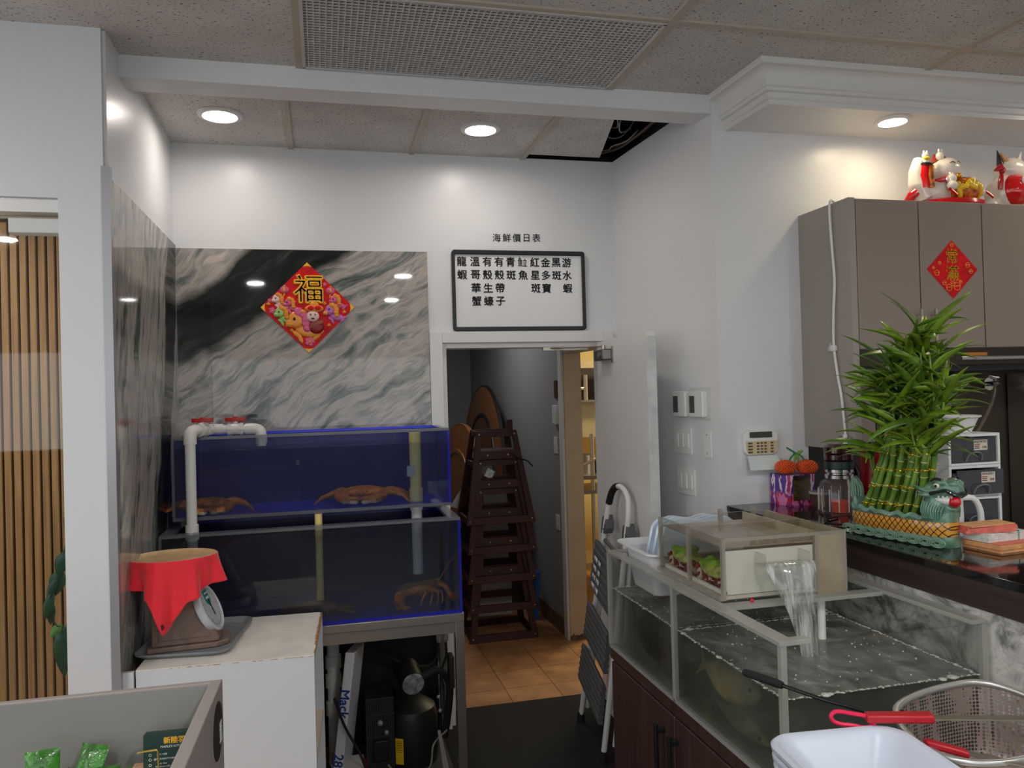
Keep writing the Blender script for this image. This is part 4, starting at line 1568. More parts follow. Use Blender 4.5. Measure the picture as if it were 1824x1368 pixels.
# ---------------------------------------------------------------- stack of wooden high chairs
MAHO = wood('mahogany', (44, 11, 8), (66, 19, 13), .6, (20, 20, 3), 0)
BOLT = P('bolt_brass', (196, 176, 150), .3, .8)


def hw(z):          # half width of the trapezoid frame at height z
    return .252 - .104 * z / .66


def high_chair(x, y, z, rz, label):
    t = thing('high_chair', (x, y, z), label, 'high chair', 'stacked wooden high chairs')
    zt = .660
    for yy in (0, .40):
        yl = lambda zz: (y + yy + (.128 if yy == 0 else -.128) * zz)
        for sx in (-1, 1):
            mb = MB()
            a, b = hw(0), hw(zt)
            q = lambda xx, zz, d: Vector((x + sx * xx, yl(zz) + d, z + zz))
            mb.prism([(a, 0), (b, zt), (b - .040, zt), (a - .046, 0)], q, 0, .024)
            l = build('leg', mb, MAHO, t, bevel=.004)
            if yy == 0:
                for zz in (.028, .635):
                    build('bolt', MB().cyl(q(hw(zz) - .022, zz, -.003), q(hw(zz) - .022, zz, .001), .0055, n=10), BOLT, l)
        for z0, z1, nm in ((0, .052, 'bottom_rail'), (.615, .66, 'top_rail'), (.455, .515, 'seat_rail')):
            if yy and nm == 'seat_rail':
                continue
            mb = MB()
            q = lambda xx, zz, d: Vector((x + xx, yl(zz) + d, z + zz))
            a, b = hw(z0) - .03, hw(z1) - .03
            mb.prism([(-a, z0), (a, z0), (b, z1), (-b, z1)], q, .002, .022)
            r = build(nm, mb, MAHO, t, bevel=.003)
            if nm == 'seat_rail':
                for xx in (-.075, .075):
                    build('bolt', MB().cyl(q(xx, .485, -.002), q(xx, .485, .003), .0055, n=10), BOLT, r)
    for sx in (-1, 1):
        mb = MB()
        for z0, z1 in ((.0, .045), (.40, .44), (.615, .655)):
            a = hw((z0 + z1) / 2) - .018
            xx = x + sx * a
            y0, y1 = y + .024 + .128 * z1, y + .40 - .128 * z1
            mb.box(xx - .011, xx + .011, y0, y1, z + z0, z + z1)
        s = build('side_rail' if sx < 0 else 'side_rail', mb, MAHO, t, bevel=.003)
    a = hw(.45) - .035
    build('seat', MB().box(x - a, x + a, y + .09, y + .335, z + .505, z + .52), MAHO, t, bevel=.003)
    t.rotation_euler.z = rz
    return t


hx, hy = 1.218, 5.44
names = ['dark red high chair at the bottom of the stack, standing on the tiles', 'dark red high chair just above the bottom one of the stack', 'dark red high chair in the middle of the stack',
         'dark red high chair just below the top one of the stack', 'dark red high chair on top of the stack']
for k in range(5):
    hc = high_chair(hx + .004 * (k % 2) - .002, hy, .207 * k + .001, (.0, .006, -.004, .004, 0)[k], names[k])
    if k == 4:
        mb = MB().box(hx + .085, hx + .125, hy + .11, hy + .135, .829 + .65, .829 + .735)
        build('back_post', mb, MAHO, hc, bevel=.006)
    if k == 4:
        mb = MB().tube(curve([(hx + .09, hy + .03, .207 * k + .50), (hx + .15, hy + .02, .207 * k + .455), (hx + .20, hy + .01, .207 * k + .44), (hx + .235, hy - .01, .207 * k + .40)], 5), .014, 8, flat=.35)
        build('strap', mb, RUBBER, hc)
single('card_tag', MB().box(1.14, 1.20, 5.60, 5.606, 1.142, 1.205, Matrix.Translation((1.17, 5.6, 1.17)) @ Matrix.Rotation(.5, 4, 'Y') @ Matrix.Translation((-1.17, -5.6, -1.17))), P('tag_pale', (214, 220, 228), .5, var=(40, .2)), 'small white printed tag lying on the seat of the second high chair from the top', 'tag')

# ---------------------------------------------------------------- round table tops leaning in the corridor
TOPW = wood('table_walnut', (112, 70, 36), (152, 100, 54), .4, (1.5, 18, 18))
TOPD = wood('table_dark_ring', (92, 54, 30), (124, 74, 40), .5, (1.5, 18, 18))
EDGEB = P('table_black_edge', (28, 24, 22), .5)


def table_top(c, R, th, tilt, yaw, label, mats):
    q = (Matrix.Rotation(yaw, 3, 'Z') @ Matrix.Rotation(tilt, 3, 'Y')) @ Vector((-1, 0, 0))
    m3 = q.to_track_quat('Z', 'Y').to_matrix()
    c = Vector(c)
    low = min((m3 @ Vector((R * math.cos(a), R * math.sin(a), s))).z for a in (i * .1 for i in range(63)) for s in (-th, th))
    c.z = -low + .001
    t = thing('round_table_top', (c.x, c.y, 0), label, 'table top', 'round table tops leaning in the corridor')
    build('top', MB().lathe([(0, -th), (R - .01, -th), (R - .01, th), (0, th)], c, 56, m3), mats[0], t)
    build('edge_band', MB().lathe([(R - .012, -th - .001), (R, -th), (R, th), (R - .012, th + .001), (R - .014, th), (R - .014, -th), (R - .012, -th - .001)], c, 56, m3, cap=False), mats[1], t)
    mb = MB().lathe([(R * .66, th), (R * .665, th + .010), (R * .70, th + .010), (R * .705, th), (R * .66, th)], c, 48, m3, cap=False)
    build('apron_ring', mb, mats[1], t)
    build('under_panel', MB().lathe([(0, th + .0), (R * .66, th + .0), (R * .66, th + .003), (0, th + .003)], c, 48, m3), mats[2], t)
    return t


table_top((1.50, 7.55, 0), .92, .014, .05, .02, 'large brown round table top leaning on the corridor wall behind the high chairs', (TOPW, EDGEB, TOPD))
table_top((1.33, 7.05, 0), .62, .012, .16, .10, 'smaller grey-faced round table top leaning just behind the high chairs', (P('grey_laminate', (120, 120, 120), .5), EDGEB, P('grey_laminate_b', (126, 126, 126), .5)))
table_top((1.085, 6.72, 0), .755, .020, .12, .10, 'brown round table top leaning at the left behind the high chairs', (TOPW, TOPW, TOPW))
single('cardboard_sheet', MB().prism([(0, 0), (.22, -.06), (.22, .26), (.12, .17)], lambda a, b, d: Vector((.93 + a, 5.95 + d + b * .1, .90 + b)), 0, .004), P('white_card', (206, 206, 206), .6), 'white card corner sticking out at the left of the high chairs', 'card', origin=(1, 5.95, .9))
single('plastic_sheet', MB().grid(lambda u, v: Vector((.60 + .20 * u * (1 - .3 * v) + .02 * math.sin(v * 9), 6.2 + .05 * math.sin(u * 6 + v * 4), .012 + (1.75 - .25 * u * u) * (1 - v))), 8, 20), P('pale_bag', (120, 118, 112), .5), 'pale plastic sheet hanging at the left edge of the doorway in the corridor', 'sheet', solid=.003)
single('white_board', MB().box(1.10, 1.42, 6.05, 6.06, .012, 1.08), P('white_card_b', (180, 176, 168), .6), 'pale board seen through the openings of the high chair stack', 'board')
t = thing('grey_bin', (1.52, 6.35, .001), 'dark grey plastic bin behind the high chairs by the corridor wall', 'bin')
build('bin_body', MB().lathe([(0, .001), (.10, .001), (.13, .86), (0, .86)], (1.50, 6.35, 0), 28), P('bin_grey', (62, 66, 68), .6), t)
build('bin_rim', MB().lathe([(.125, .84), (.138, .84), (.14, .87), (.125, .87)], (1.50, 6.35, 0), 28), P('bin_rim_grey', (70, 74, 76), .6), t)
single('blue_panel', MB().prism([(0, 0), (.035, 0), (.06, .36), (.03, .36)], lambda a, b, d: Vector((1.545 + a, 5.86 + d, .002 + b)), 0, .18), P('blue_plastic', (30, 90, 160), .4), 'blue plastic dustpan standing by the corridor wall behind the stack', 'dustpan')
WPLA2 = P('switch_white_b', (210, 210, 208), .4)
for zc, hh, lab, m in ((1.365, .06, 'white switch plate on the corridor wall, level with the top high chair', WPLA2), (.80, .055, 'white outlet plate low on the corridor wall', WPLA2)):
    t = thing('wall_plate', (1.66, 5.52, zc - hh), lab, 'wall plate')
    build('plate', MB().box(1.653, 1.66, 5.475, 5.56, zc - hh, zc + hh), m, t, bevel=.001)
    build('rocker', MB().box(1.649, 1.653, 5.50, 5.535, zc - hh * .5, zc + hh * .5), m, t)
single('wall_intercom', MB().box(1.632, 1.66, 5.42, 5.52, 1.52, 1.66), WPLA2, 'small pale box on the corridor wall above the switch plate', 'wall box', bevel=.006)
single('wall_sign', MB().box(1.648, 1.66, 5.43, 5.50, 1.71, 1.84), P('maroon_sign', (80, 30, 36), .5), 'small dark red plate on the corridor wall beside the side doorway', 'sign')

# ---------------------------------------------------------------- kitchen shelving seen through the side doorway
t = thing('shelving_rack', (2.4, 6.4, 0), 'steel kitchen shelving rack in yellow light beyond the side doorway', 'rack')
for x in (2.175, 2.9):
    for y in (6.2, 6.65):
        build('post', MB().cyl((x, y, 0), (x, y, 1.40), .018), STEEL, t)
for z in (.30, .90, 1.02):
    build('shelf', MB().box(1.95, 2.95, 6.18, 6.68, z, z + .03), STEEL, t)
build('brace', MB().tube([(2.0, 6.19, 1.10), (2.5, 6.19, 1.32)], .012, 8), STEEL, t)
t = thing('steel_hood', (2.5, 6.8, 1.32), 'steel panel and dark hood opening beyond the side doorway', 'hood')
build('panel', MB().box(1.95, 3.2, 6.7, 6.74, 1.34, 1.66), P('warm_steel', (206, 190, 150), .35, .6), t)
build('dark_recess', MB().box(1.95, 3.2, 6.9, 7.0, 1.66, 1.97), P('hood_dark', (36, 28, 20), .6), t)
build('canopy', MB().box(1.95, 3.2, 6.62, 6.74, 1.96, 2.02), P('warm_steel_b', (200, 180, 140), .35, .6), t)
build('hanging_pipe', MB().cyl((2.29, 6.66, 1.66), (2.29, 6.66, 1.9), .022), STEEL, t)
build('tap_pipe', MB().cyl((2.15, 6.66, 1.78), (2.30, 6.66, 1.78), .014), STEEL, t)
build('ledge', MB().box(1.95, 3.2, 6.6, 6.74, 1.655, 1.675), STEEL, t)
for x, y, r, h, lab in ((2.16, 6.42, .11, .16, 'steel pot on the shelf beyond the side doorway, nearer the doorway'), (2.36, 6.40, .10, .12, 'steel pot on the shelf beyond the side doorway, further right')):
    single('stock_pot', MB().lathe([(0, 1.051), (r, 1.051), (r, 1.051 + h), (r * .94, 1.051 + h), (r * .94, 1.06), (0, 1.06)], (x, y, 0), 24), STEEL, lab, 'pot')

# ---------------------------------------------------------------- folded step ladder leaning on the door
t = thing('step_ladder', (1.30, 3.72, .012), 'white folding step ladder with dark grey treads leaning on the open door', 'ladder')
LADW = P('ladder_white', (216, 216, 216), .3)
LADG = P('ladder_tread_grey', (84, 86, 88), .6)
# rail centre lines (front frame): left = far from camera, right = near
def railL(k):
    return Vector((1.285 + .105 * k, 3.965 - .225 * k, .03 + 1.155 * k))
def railR(k):
    return Vector((1.240 + .150 * k, 3.500 - .035 * k, .03 + 1.155 * k))
loop = [railL(0), railL(.5), railL(.93), railL(1.0) + Vector((.002, -.012, .02)), Vector((1.395, 3.70, 1.245)), Vector((1.397, 3.655, 1.277)), Vector((1.398, 3.60, 1.287)), Vector((1.398, 3.54, 1.277)), Vector((1.397, 3.495, 1.245)), railR(1.0) + Vector((0, .008, .02)), railR(.93), railR(.5), railR(0)]
build('front_frame', MB().tube(curve(loop, 6), .0135, 14), LADW, t)
grip = [Vector((1.392, 3.735, 1.19)), Vector((1.395, 3.70, 1.245)), Vector((1.397, 3.655, 1.277)), Vector((1.398, 3.615, 1.286))]
build('grip', MB().tube(curve(grip, 6), .0175, 14), RUBBER, t)
off = Vector((.042, .03, 0))
rear = [railL(0.04) + off, railL(.5) + off * .9, railL(.86) + off * .7]
build('rear_leg', MB().tube(rear, .011, 12), LADW, t)
rear2 = [railR(0.04) + Vector((.055, .01, 0)), railR(.5) + Vector((.05, .01, 0)), railR(.86) + Vector((.03, .01, 0))]
build('rear_leg', MB().tube(rear2, .011, 12), LADW, t)
for r, nm in ((railL, -1), (railR, 1)):
    build('foot', MB().cyl(r(0) - Vector((0, 0, .018)), r(0) + Vector((.004, 0, .035)), .021, .018), RUBBER, t)
    c = r(.905) + Vector((.012, .006, 0))
    mb = MB().prism([(-.032, -.045), (.030, -.040), (.046, -.010), (.036, .018), (.010, .052), (-.028, .040)], lambda a, b, d: Vector((c.x + d + b * .12, c.y - a, c.z + b)), -.022, .022)
    br = build('hinge_bracket', mb, LADG, t, bevel=.004)
    mb = MB()
    for a, b in ((-.01, .02), (.012, -.018), (.026, .004)):
        mb.cyl((c.x - .026 + b * .12, c.y - a, c.z + b), (c.x - .02 + b * .12, c.y - a, c.z + b), .006, n=10)
    build('rivet', mb, CHROME, br)


def tread(k0, k1, name='tread'):
    """Folded tread lying between the rails from k0 (low) to k1 (high); the near edge hangs lower."""
    A0, A1, B0, B1 = railL(k0 + .03), railL(k1 + .03), railR(k0 - .03), railR(k1 - .03)
    def f(u, v, d):
        lo = A0.lerp(B0, u)
        hi = A1.lerp(B1, u)
        p = lo.lerp(hi, v)
        return p + Vector((-.020 - d, 0, 0))
    mb = MB()
    rows = 15
    def g(u, v):
        p = f(u, v, 0)
        return p + Vector((-.004 * (1 if int(v * 12) % 2 else 0) - .012, 0, 0))
    mb.grid(g, 8, 40)
    b = build(name, mb, LADG, t, smooth=False, solid=.022)
    return b


tread(.17, .33)
tread(.375, .53)
tp = tread(.60, .81, 'platform')
mb = MB()
for k in range(4):
    v0 = .08 + k * .17
    A0, A1, B0, B1 = railL(.60 + .03), railL(.83 + .03), railR(.57), railR(.80)
    for ua, ub in ((.10, .26), (.30, .44)):
        pts = []
        for u, v in ((ua, v0), (ub, v0), (ub, v0 + .09), (ua, v0 + .09)):
            lo, hi = A0.lerp(B0, u), A1.lerp(B1, u)
            pts.append(lo.lerp(hi, v) + Vector((-.0505, 0, 0)))
        mb.quad(*pts)
build('label_patches', mb, P('ladder_label', (206, 202, 196), .5, var=(60, .3)), tp, solid=.001)
mb = MB().tube([railL(.84) + Vector((.0, -.02, 0)), railR(.80) + Vector((0, .02, 0))], .010, 8)
build('cross_bar', mb, LADG, t)
# ---------------------------------------------------------------- big clear tank on its cabinet
DWOOD = wood('dark_walnut_laminate', (52, 34, 30), (78, 54, 48), .4, (24, 24, 1.2))
t = thing('tank_cabinet', (1.38, 2.33, 0), 'dark brown wood cabinet with black bar handles under the big clear tank', 'cabinet')
build('carcass', MB().box(1.092, 1.695, 1.725, 2.925, 0, .749), DWOOD, t)
build('top_rail', MB().box(1.078, 1.092, 1.725, 2.925, .708, .749), DWOOD, t)
for ya, yb, hyc in ((2.344, 2.90, 2.425), (1.735, 2.338, 2.255)):
    d = build('door', MB().box(1.074, 1.092, ya, yb, .03, .702), DWOOD, t, bevel=.002)
    yh = 2.420 if ya > 2.3 else 2.318
    mb = MB().box(1.038, 1.050, yh - .008, yh + .008, .36, .655)
    mb.box(1.050, 1.0745, yh - .007, yh + .007, .625, .640)
    mb.box(1.050, 1.0745, yh - .007, yh + .007, .375, .390)
    build('handle', mb, BLACK, d, bevel=.001)

CACR = clear('tank_acrylic', (246, 247, 246), .012, (200, 201, 197), .03, 1.32, dirt=.025, dirt_scale=4)
CEDGE = clear('tank_acrylic_edge', (222, 224, 218), .45, (206, 206, 198), .2)
CWAT = clear('murky_tank_water', (244, 246, 242), .02, (168, 172, 160), .03, 1.12)
def murk(m):
    nt = m.node_tree
    v = N(nt, 'VolumePrincipled')
    v.inputs['Color'].default_value = rgb((168, 174, 164))
    v.inputs['Density'].default_value = MURK
    v.inputs['Anisotropy'].default_value = .2
    nt.links.new(v.outputs[0], [n for n in nt.nodes if n.type == 'OUTPUT_MATERIAL'][0].inputs['Volume'])
murk(CWAT)
TX0, TX1, TY0, TY1, TZ0, TZ1 = 1.078, 1.684, 1.722, 2.930, .750, 1.118
t = thing('display_tank', (1.38, 2.33, .75), 'big clear acrylic fish tank with murky water on the dark wood cabinet', 'fish tank')
w = .012
build('side_pane', MB().box(TX0, TX0 + w, TY0, TY1, TZ0, TZ1), CACR, t)
build('side_pane', MB().box(TX1 - w, TX1, TY0, TY1, TZ0, TZ1), CACR, t)
build('end_pane', MB().box(TX0 + w, TX1 - w, TY0, TY0 + w, TZ0, TZ1), CACR, t)
build('end_pane', MB().box(TX0 + w, TX1 - w, TY1 - w, TY1, TZ0, TZ1), CACR, t)
build('bottom_panel', MB().box(TX0 + w, TX1 - w, TY0 + w, TY1 - w, TZ0, TZ0 + w), P('tank_floor', (150, 152, 140), .5), t)
build('partition', MB().box(TX0 + w, TX1 - w, 2.340, 2.350, TZ0 + w, TZ1), CACR, t)
for bx in [(xa, xa + .016, ya, ya + .016, TZ0, TZ1) for xa in (TX0 - .002, TX1 - .014) for ya in (TY0 - .002, TY1 - .014)] + [
        (TX0 - .002, TX0 + .014, 2.335, 2.351, TZ0, TZ1), (TX0 - .002, TX0 + w, TY0, TY1, TZ0, TZ0 + .012)]:
    build('edge_seam', MB().box(*bx), CEDGE, t)
mb = MB()
mb.box(TX0 - .004, TX0 + .040, TY0 - .0, 2.348, TZ1, TZ1 + .012)
mb.box(TX0 - .002, TX0 + .034, 2.348, TY1, TZ1, TZ1 + .010)
mb.box(TX1 - .045, TX1, TY0, TY1, TZ1, TZ1 + .012)
mb.box(TX0 + .040, TX1 - .045, TY1 - .040, TY1, TZ1, TZ1 + .010)
mb.box(TX0 + .040, TX1 - .045, 2.328, 2.360, TZ1, TZ1 + .010)
mb.box(TX0 + .040, TX0 + .085, TY0, TY0 + .03, TZ1, TZ1 + .012)
build('rim_brace', mb, CEDGE, t, bevel=.001)

ZW = .980
m, nt, out = newmat('tank_water_surface')
tr = N(nt, 'BsdfTransparent')
tr.inputs[0].default_value = rgb((180, 186, 172))
df = N(nt, 'BsdfDiffuse')
n = N(nt, 'TexNoise')
n.inputs['Scale'].default_value = 9
n.inputs['Detail'].default_value = 7
n.inputs['Distortion'].default_value = 1.2
nt.links.new(coords(nt, (1.4, .7, 1)), n.inputs['Vector'])
nt.links.new(ramp(nt, n.outputs[0], [(.34, (132, 134, 128)), (.60, (164, 164, 158)), (.76, (206, 206, 202))]), df.inputs[0])
m1 = N(nt, 'MixShader')
nt.links.new(ramp(nt, n.outputs[0], [(.35, (.55, .55, .55, 1)), (.7, (.8, .8, .8, 1))]), m1.inputs[0])
nt.links.new(tr.outputs[0], m1.inputs[1])
nt.links.new(df.outputs[0], m1.inputs[2])
gl = N(nt, 'BsdfGlossy')
gl.inputs['Roughness'].default_value = .06
bp = N(nt, 'Bump')
bp.inputs['Strength'].default_value = .5
bp.inputs['Distance'].default_value = .006
n3 = N(nt, 'TexNoise')
n3.inputs['Scale'].default_value = 40
nt.links.new(coords(nt), n3.inputs['Vector'])
nt.links.new(n3.outputs[0], bp.inputs['Height'])
nt.links.new(bp.outputs[0], gl.inputs['Normal'])
fr = fres(nt, 1.33)
nt.links.new(bp.outputs[0], fr.inputs['Normal'])
m2 = N(nt, 'MixShader')
nt.links.new(fr.outputs[0], m2.inputs[0])
nt.links.new(m1.outputs[0], m2.inputs[1])
nt.links.new(gl.outputs[0], m2.inputs[2])
nt.links.new(m2.outputs[0], out.inputs[0])
SURF = m
murk(SURF)
FOAMW = P('water_foam', (222, 222, 214), .8)
for ya, yb, lab in ((TY0 + w + .001, 2.339, 'murky grey-green water in the near part of the big tank'), (2.351, TY1 - w - .001, 'murky grey-green water in the far part of the big tank')):
    xa, xb = TX0 + w + .001, TX1 - w - .001
    mb = MB()
    z0 = TZ0 + w + .001
    mb.quad((xa, ya, z0), (xb, ya, z0), (xb, ya, ZW), (xa, ya, ZW))
    mb.quad((xa, yb, z0), (xb, yb, z0), (xb, yb, ZW), (xa, yb, ZW))
    mb.quad((xa, ya, z0), (xa, yb, z0), (xa, yb, ZW), (xa, ya, ZW))
    mb.quad((xb, ya, z0), (xb, yb, z0), (xb, yb, ZW), (xb, ya, ZW))
    mb.quad((xa, ya, z0), (xb, ya, z0), (xb, yb, z0), (xa, yb, z0))
    mb.mi = 1
    mb.quad((xa, ya, ZW), (xb, ya, ZW), (xb, yb, ZW), (xa, yb, ZW))
    bmesh.ops.remove_doubles(mb.bm, verts=mb.bm.verts, dist=1e-5)
    wt = single('tank_water', mb, [CWAT, SURF], lab, 'water', kind='stuff', smooth=False)
    mb = MB()
    edge = []
    L = [(xa + .003, ya), (xa + .003, yb), (xb - .003, yb), (xb - .003, ya), (xa, ya)]
    for (p0, q0), (p1, q1) in zip(L, L[1:]):
        d = math.hypot(p1 - p0, q1 - q0)
        k = int(d / .006)
        for i in range(k):
            u = i / k
            r = .0018 + .0016 * max(0, random.gauss(0, 1)) * (.6 if random.random() < .75 else 1.6)
            mb.ell((p0 + (p1 - p0) * u + random.uniform(-.002, .004), q0 + (q1 - q0) * u + random.uniform(.002, .006) * (1 if q0 == ya else -1), ZW + random.uniform(-.001, .002)), (r * 1.6, r * 1.6, r * .6), None, 7, 4)
    for i in range(70):
        px, py = random.uniform(xa + .02, xb - .02), random.uniform(ya + .02, yb - .02)
        mb.ell((px, py, ZW + .0005), random.uniform(.0012, .003), None, 7, 4)
    f = build('foam', mb, FOAMW, wt)
    f['kind'] = 'stuff'


def fish(c, L, H, W, yaw, m, label, roll=0.0, fin=None, pitch=0.0):
    M = Matrix.Translation(c) @ Matrix.Rotation(yaw, 4, 'Z') @ Matrix.Rotation(pitch, 4, 'Y') @ Matrix.Rotation(roll, 4, 'X')
    prof = [(-.50, .02), (-.46, .16), (-.38, .30), (-.22, .46), (-.02, .50), (.18, .40), (.34, .22), (.43, .12), (.47, .11)]
    rings = []
    for a, h in prof:
        rings.append([M @ Vector((a * L, math.cos(e) * h * W * 1.0, math.sin(e) * h * H)) for e in (2 * PI * k / 16 for k in range(16))])
    mb = MB().rings(rings)
    t = thing('fish', c, label, 'fish')
    b = build('body', mb, m, t)
    fm = fin or m
    build('tail_fin', MB().prism([(.45, .06), (.60, .34), (.54, .0), (.60, -.34), (.45, -.06)], lambda x, z, d: M @ Vector((x * L, d, z * H)), -.002, .002), fm, t)
    build('dorsal_fin', MB().prism([(-.18, .44), (-.05, .66), (.12, .60), (.30, .26), (.1, .40)], lambda x, z, d: M @ Vector((x * L, d, z * H)), -.002, .002), fm, t)
    build('pectoral_fin', MB().prism([(-.25, -.05), (-.08, -.20), (-.02, -.10)], lambda x, z, d: M @ Vector((x * L, -W * .5 + d - (x + .25) * W * .3, z * H)), -.0015, .0015), fm, t)
    mb = MB()
    for s in (-1, 1):
        mb.ell(M @ Vector((-.40 * L, s * .25 * W, .08 * H)), .006, None, 10, 6)
    build('eye', mb, INK, t)
    return t


FDARK = P('fish_dark_scales', (18, 20, 18), .4, var=(30, .3))
FYEL = P('fish_pale_belly', (196, 176, 120), .4, var=(14, .2))
fish((1.134, 2.64, .868), .40, .150, .075, PI / 2 - .1, FDARK, 'large dark fish in the far part of the big tank', 0)
fish((1.125, 2.475, .800), .16, .05, .035, PI / 2 + .05, FDARK, 'small black fish low in the far part of the big tank near the partition')
fish((1.162, 2.13, .885), .30, .12, .07, PI / 2 + .06, FYEL, 'pale yellow fish in the near part of the big tank, close to the partition', .3)
fish((1.145, 2.05, .800), .34, .06, .05, PI / 2 - .06, P('fish_olive', (120, 120, 88), .4, var=(20, .2)), 'olive fish lying low in the near part of the big tank', .2)

# ---------------------------------------------------------------- filter box on the rim
BX0, BX1, BY0, BY1, BZ0, BZ1 = 1.130, 1.548, 2.10, 2.545, 1.131, 1.312
t = thing('filter_box', (1.34, 2.32, BZ0), 'clear acrylic filter box pouring water, standing on the rim of the big tank', 'filter box')
FACR = clear('filter_acrylic', (244, 243, 240), .01, (196, 190, 178), .03)
FDIRTY = clear('filter_acrylic_dirty', (232, 224, 206), .36, (202, 190, 166), .05, dirt=.22, dirt_scale=7)
w = .010
build('left_pane', MB().box(BX0, BX0 + w, BY0 + w, BY1 - w, BZ0, BZ1), FACR, t)
build('right_pane', MB().box(BX1 - w, BX1, BY0 + w, BY1 - w, BZ0, BZ1), FDIRTY, t)
build('back_pane', MB().box(BX0, BX1, BY1 - w, BY1, BZ0, BZ1), FACR, t)
build('front_pane', MB().box(BX0, 1.445, BY0, BY0 + w, BZ0, BZ1), FACR, t)
build('front_end_pane', MB().box(1.445, BX1, BY0, BY0 + w, BZ0 - .008, BZ1 - .002), FDIRTY, t)
build('bottom_panel', MB().box(BX0 + w, BX1 - w, BY0 + w, BY1 - w, BZ0, BZ0 + w), P('filter_floor', (216, 212, 202), .5, var=(12, .08)), t)
build('divider_pane', MB().box(BX0 + w, BX1 - w, 2.322, 2.330, BZ0 + w, BZ1), FACR, t)
build('divider_pane', MB().box(1.448, 1.456, BY0 + w, BY1 - w, BZ0 + w, BZ1), FDIRTY, t)
FEDGE = clear('filter_edge', (226, 222, 214), .30, (212, 206, 196), .2)
for bx in [(xa, xa + .012, ya, ya + .012, BZ0, BZ1) for xa in (BX0 - .001, BX1 - .011) for ya in (BY0 - .001, BY1 - .011)] + [
        (1.440, 1.452, BY0 - .001, BY0 + .011, BZ0, BZ1), (BX0 - .001, BX0 + .011, 2.320, 2.332, BZ0, BZ1),
        (BX0, BX1, BY0 - .0015, BY0, BZ1 - .010, BZ1), (BX0 - .010, BX0 + .006, BY0, BY1, BZ0 - .001, BZ0 + .012)]:
    build('edge_seam', MB().box(*bx), FEDGE, t)
mb = MB()
mb.box(BX0 + .014, 1.440, BY0 + .012, BY0 + .018, BZ0 + .012, 1.272)
mb.box(BX0 + .012, BX0 + .020, BY0 + .012, BY1 - .02, BZ0 + .010, BZ0 + .022)
build('white_liner', mb, P('filter_white', (244, 246, 244), .4), t)
build('cover_sheet', MB().box(BX0 + w + .001, 1.446, BY0 + w + .001, BY1 - w - .001, 1.281, 1.285), clear('filter_cover', (236, 228, 218), .38, (208, 196, 184), .08, dirt=.2, dirt_scale=4), t)
mb = MB()
mb.box(1.236, 1.385, BY0 - .055, BY0 - .0012, 1.228, 1.233)
mb.box(1.236, 1.241, BY0 - .055, BY0 - .0012, 1.233, 1.268)
mb.box(1.380, 1.385, BY0 - .055, BY0 - .0012, 1.233, 1.268)
build('spout', mb, FACR, t)
build('inner_pipe', MB().cyl((1.50, 2.16, 1.165), (1.50, 2.16, 1.245), .017), PVC, t)
for x in (1.37, 1.50):
    build('clip', MB().box(x - .006, x + .006, BY1 - .004, BY1 + .012, BZ1 - .03, BZ1 + .012), clear('filter_clip', (210, 206, 198), .4, (196, 190, 178)), t)
single('return_pipe', MB().cyl((1.472, 2.125, .80), (1.472, 2.125, 1.1215), .0125, n=20), PVC, 'white upright pipe under the right end of the filter box', 'pipe')
single('pump_cable', MB().tube(curve([(1.46, 2.25, 1.12), (1.455, 2.23, 1.07), (1.44, 2.2, 1.02), (1.43, 2.18, .96)], 6), .0035, 8), RUBBER, 'thin black cable dropping into the water beside the white return pipe', 'cable')
# pouring water
m, nt, out = newmat('pouring_water')
tr = N(nt, 'BsdfTransparent')
tr.inputs[0].default_value = rgb((238, 242, 240))
df = N(nt, 'BsdfDiffuse')
df.inputs[0].default_value = rgb((226, 228, 224))
n = N(nt, 'TexNoise')
n.inputs['Scale'].default_value = 6
n.inputs['Detail'].default_value = 5
nt.links.new(coords(nt, (14, 6, 1.2)), n.inputs['Vector'])
m1 = N(nt, 'MixShader')
nt.links.new(ramp(nt, n.outputs[0], [(.42, (.06, .06, .06, 1)), (.70, (.62, .62, .62, 1))]), m1.inputs[0])
nt.links.new(tr.outputs[0], m1.inputs[1])
nt.links.new(df.outputs[0], m1.inputs[2])
gl = N(nt, 'BsdfGlossy')
gl.inputs['Roughness'].default_value = .08
fr = fres(nt, 1.5)
m2 = N(nt, 'MixShader')
nt.links.new(fr.outputs[0], m2.inputs[0])
nt.links.new(m1.outputs[0], m2.inputs[1])
nt.links.new(gl.outputs[0], m2.inputs[2])
nt.links.new(m2.outputs[0], out.inputs[0])
rings = []
for i in range(22):
    k = i / 21
    x = 1.313 + .030 * k
    y = BY0 - .050 - .055 * k ** .6
    z = 1.240 - (1.240 - ZW - .001) * k ** 1.25
    hwid = .062 * (1 - k) ** 1.3 + .026
    th = .006 + .004 * k
    rings.append([Vector((x + hwid * math.cos(e) + .002 * math.sin(9 * e + 8 * k), y + th * math.sin(e) * (1 + .3 * math.sin(5 * e + 20 * k)), z)) for e in (2 * PI * j / 32 for j in range(32))])
single('water_stream', MB().rings(rings), m, 'clear stream of water falling from the filter box spout into the big tank', 'water', kind='stuff')

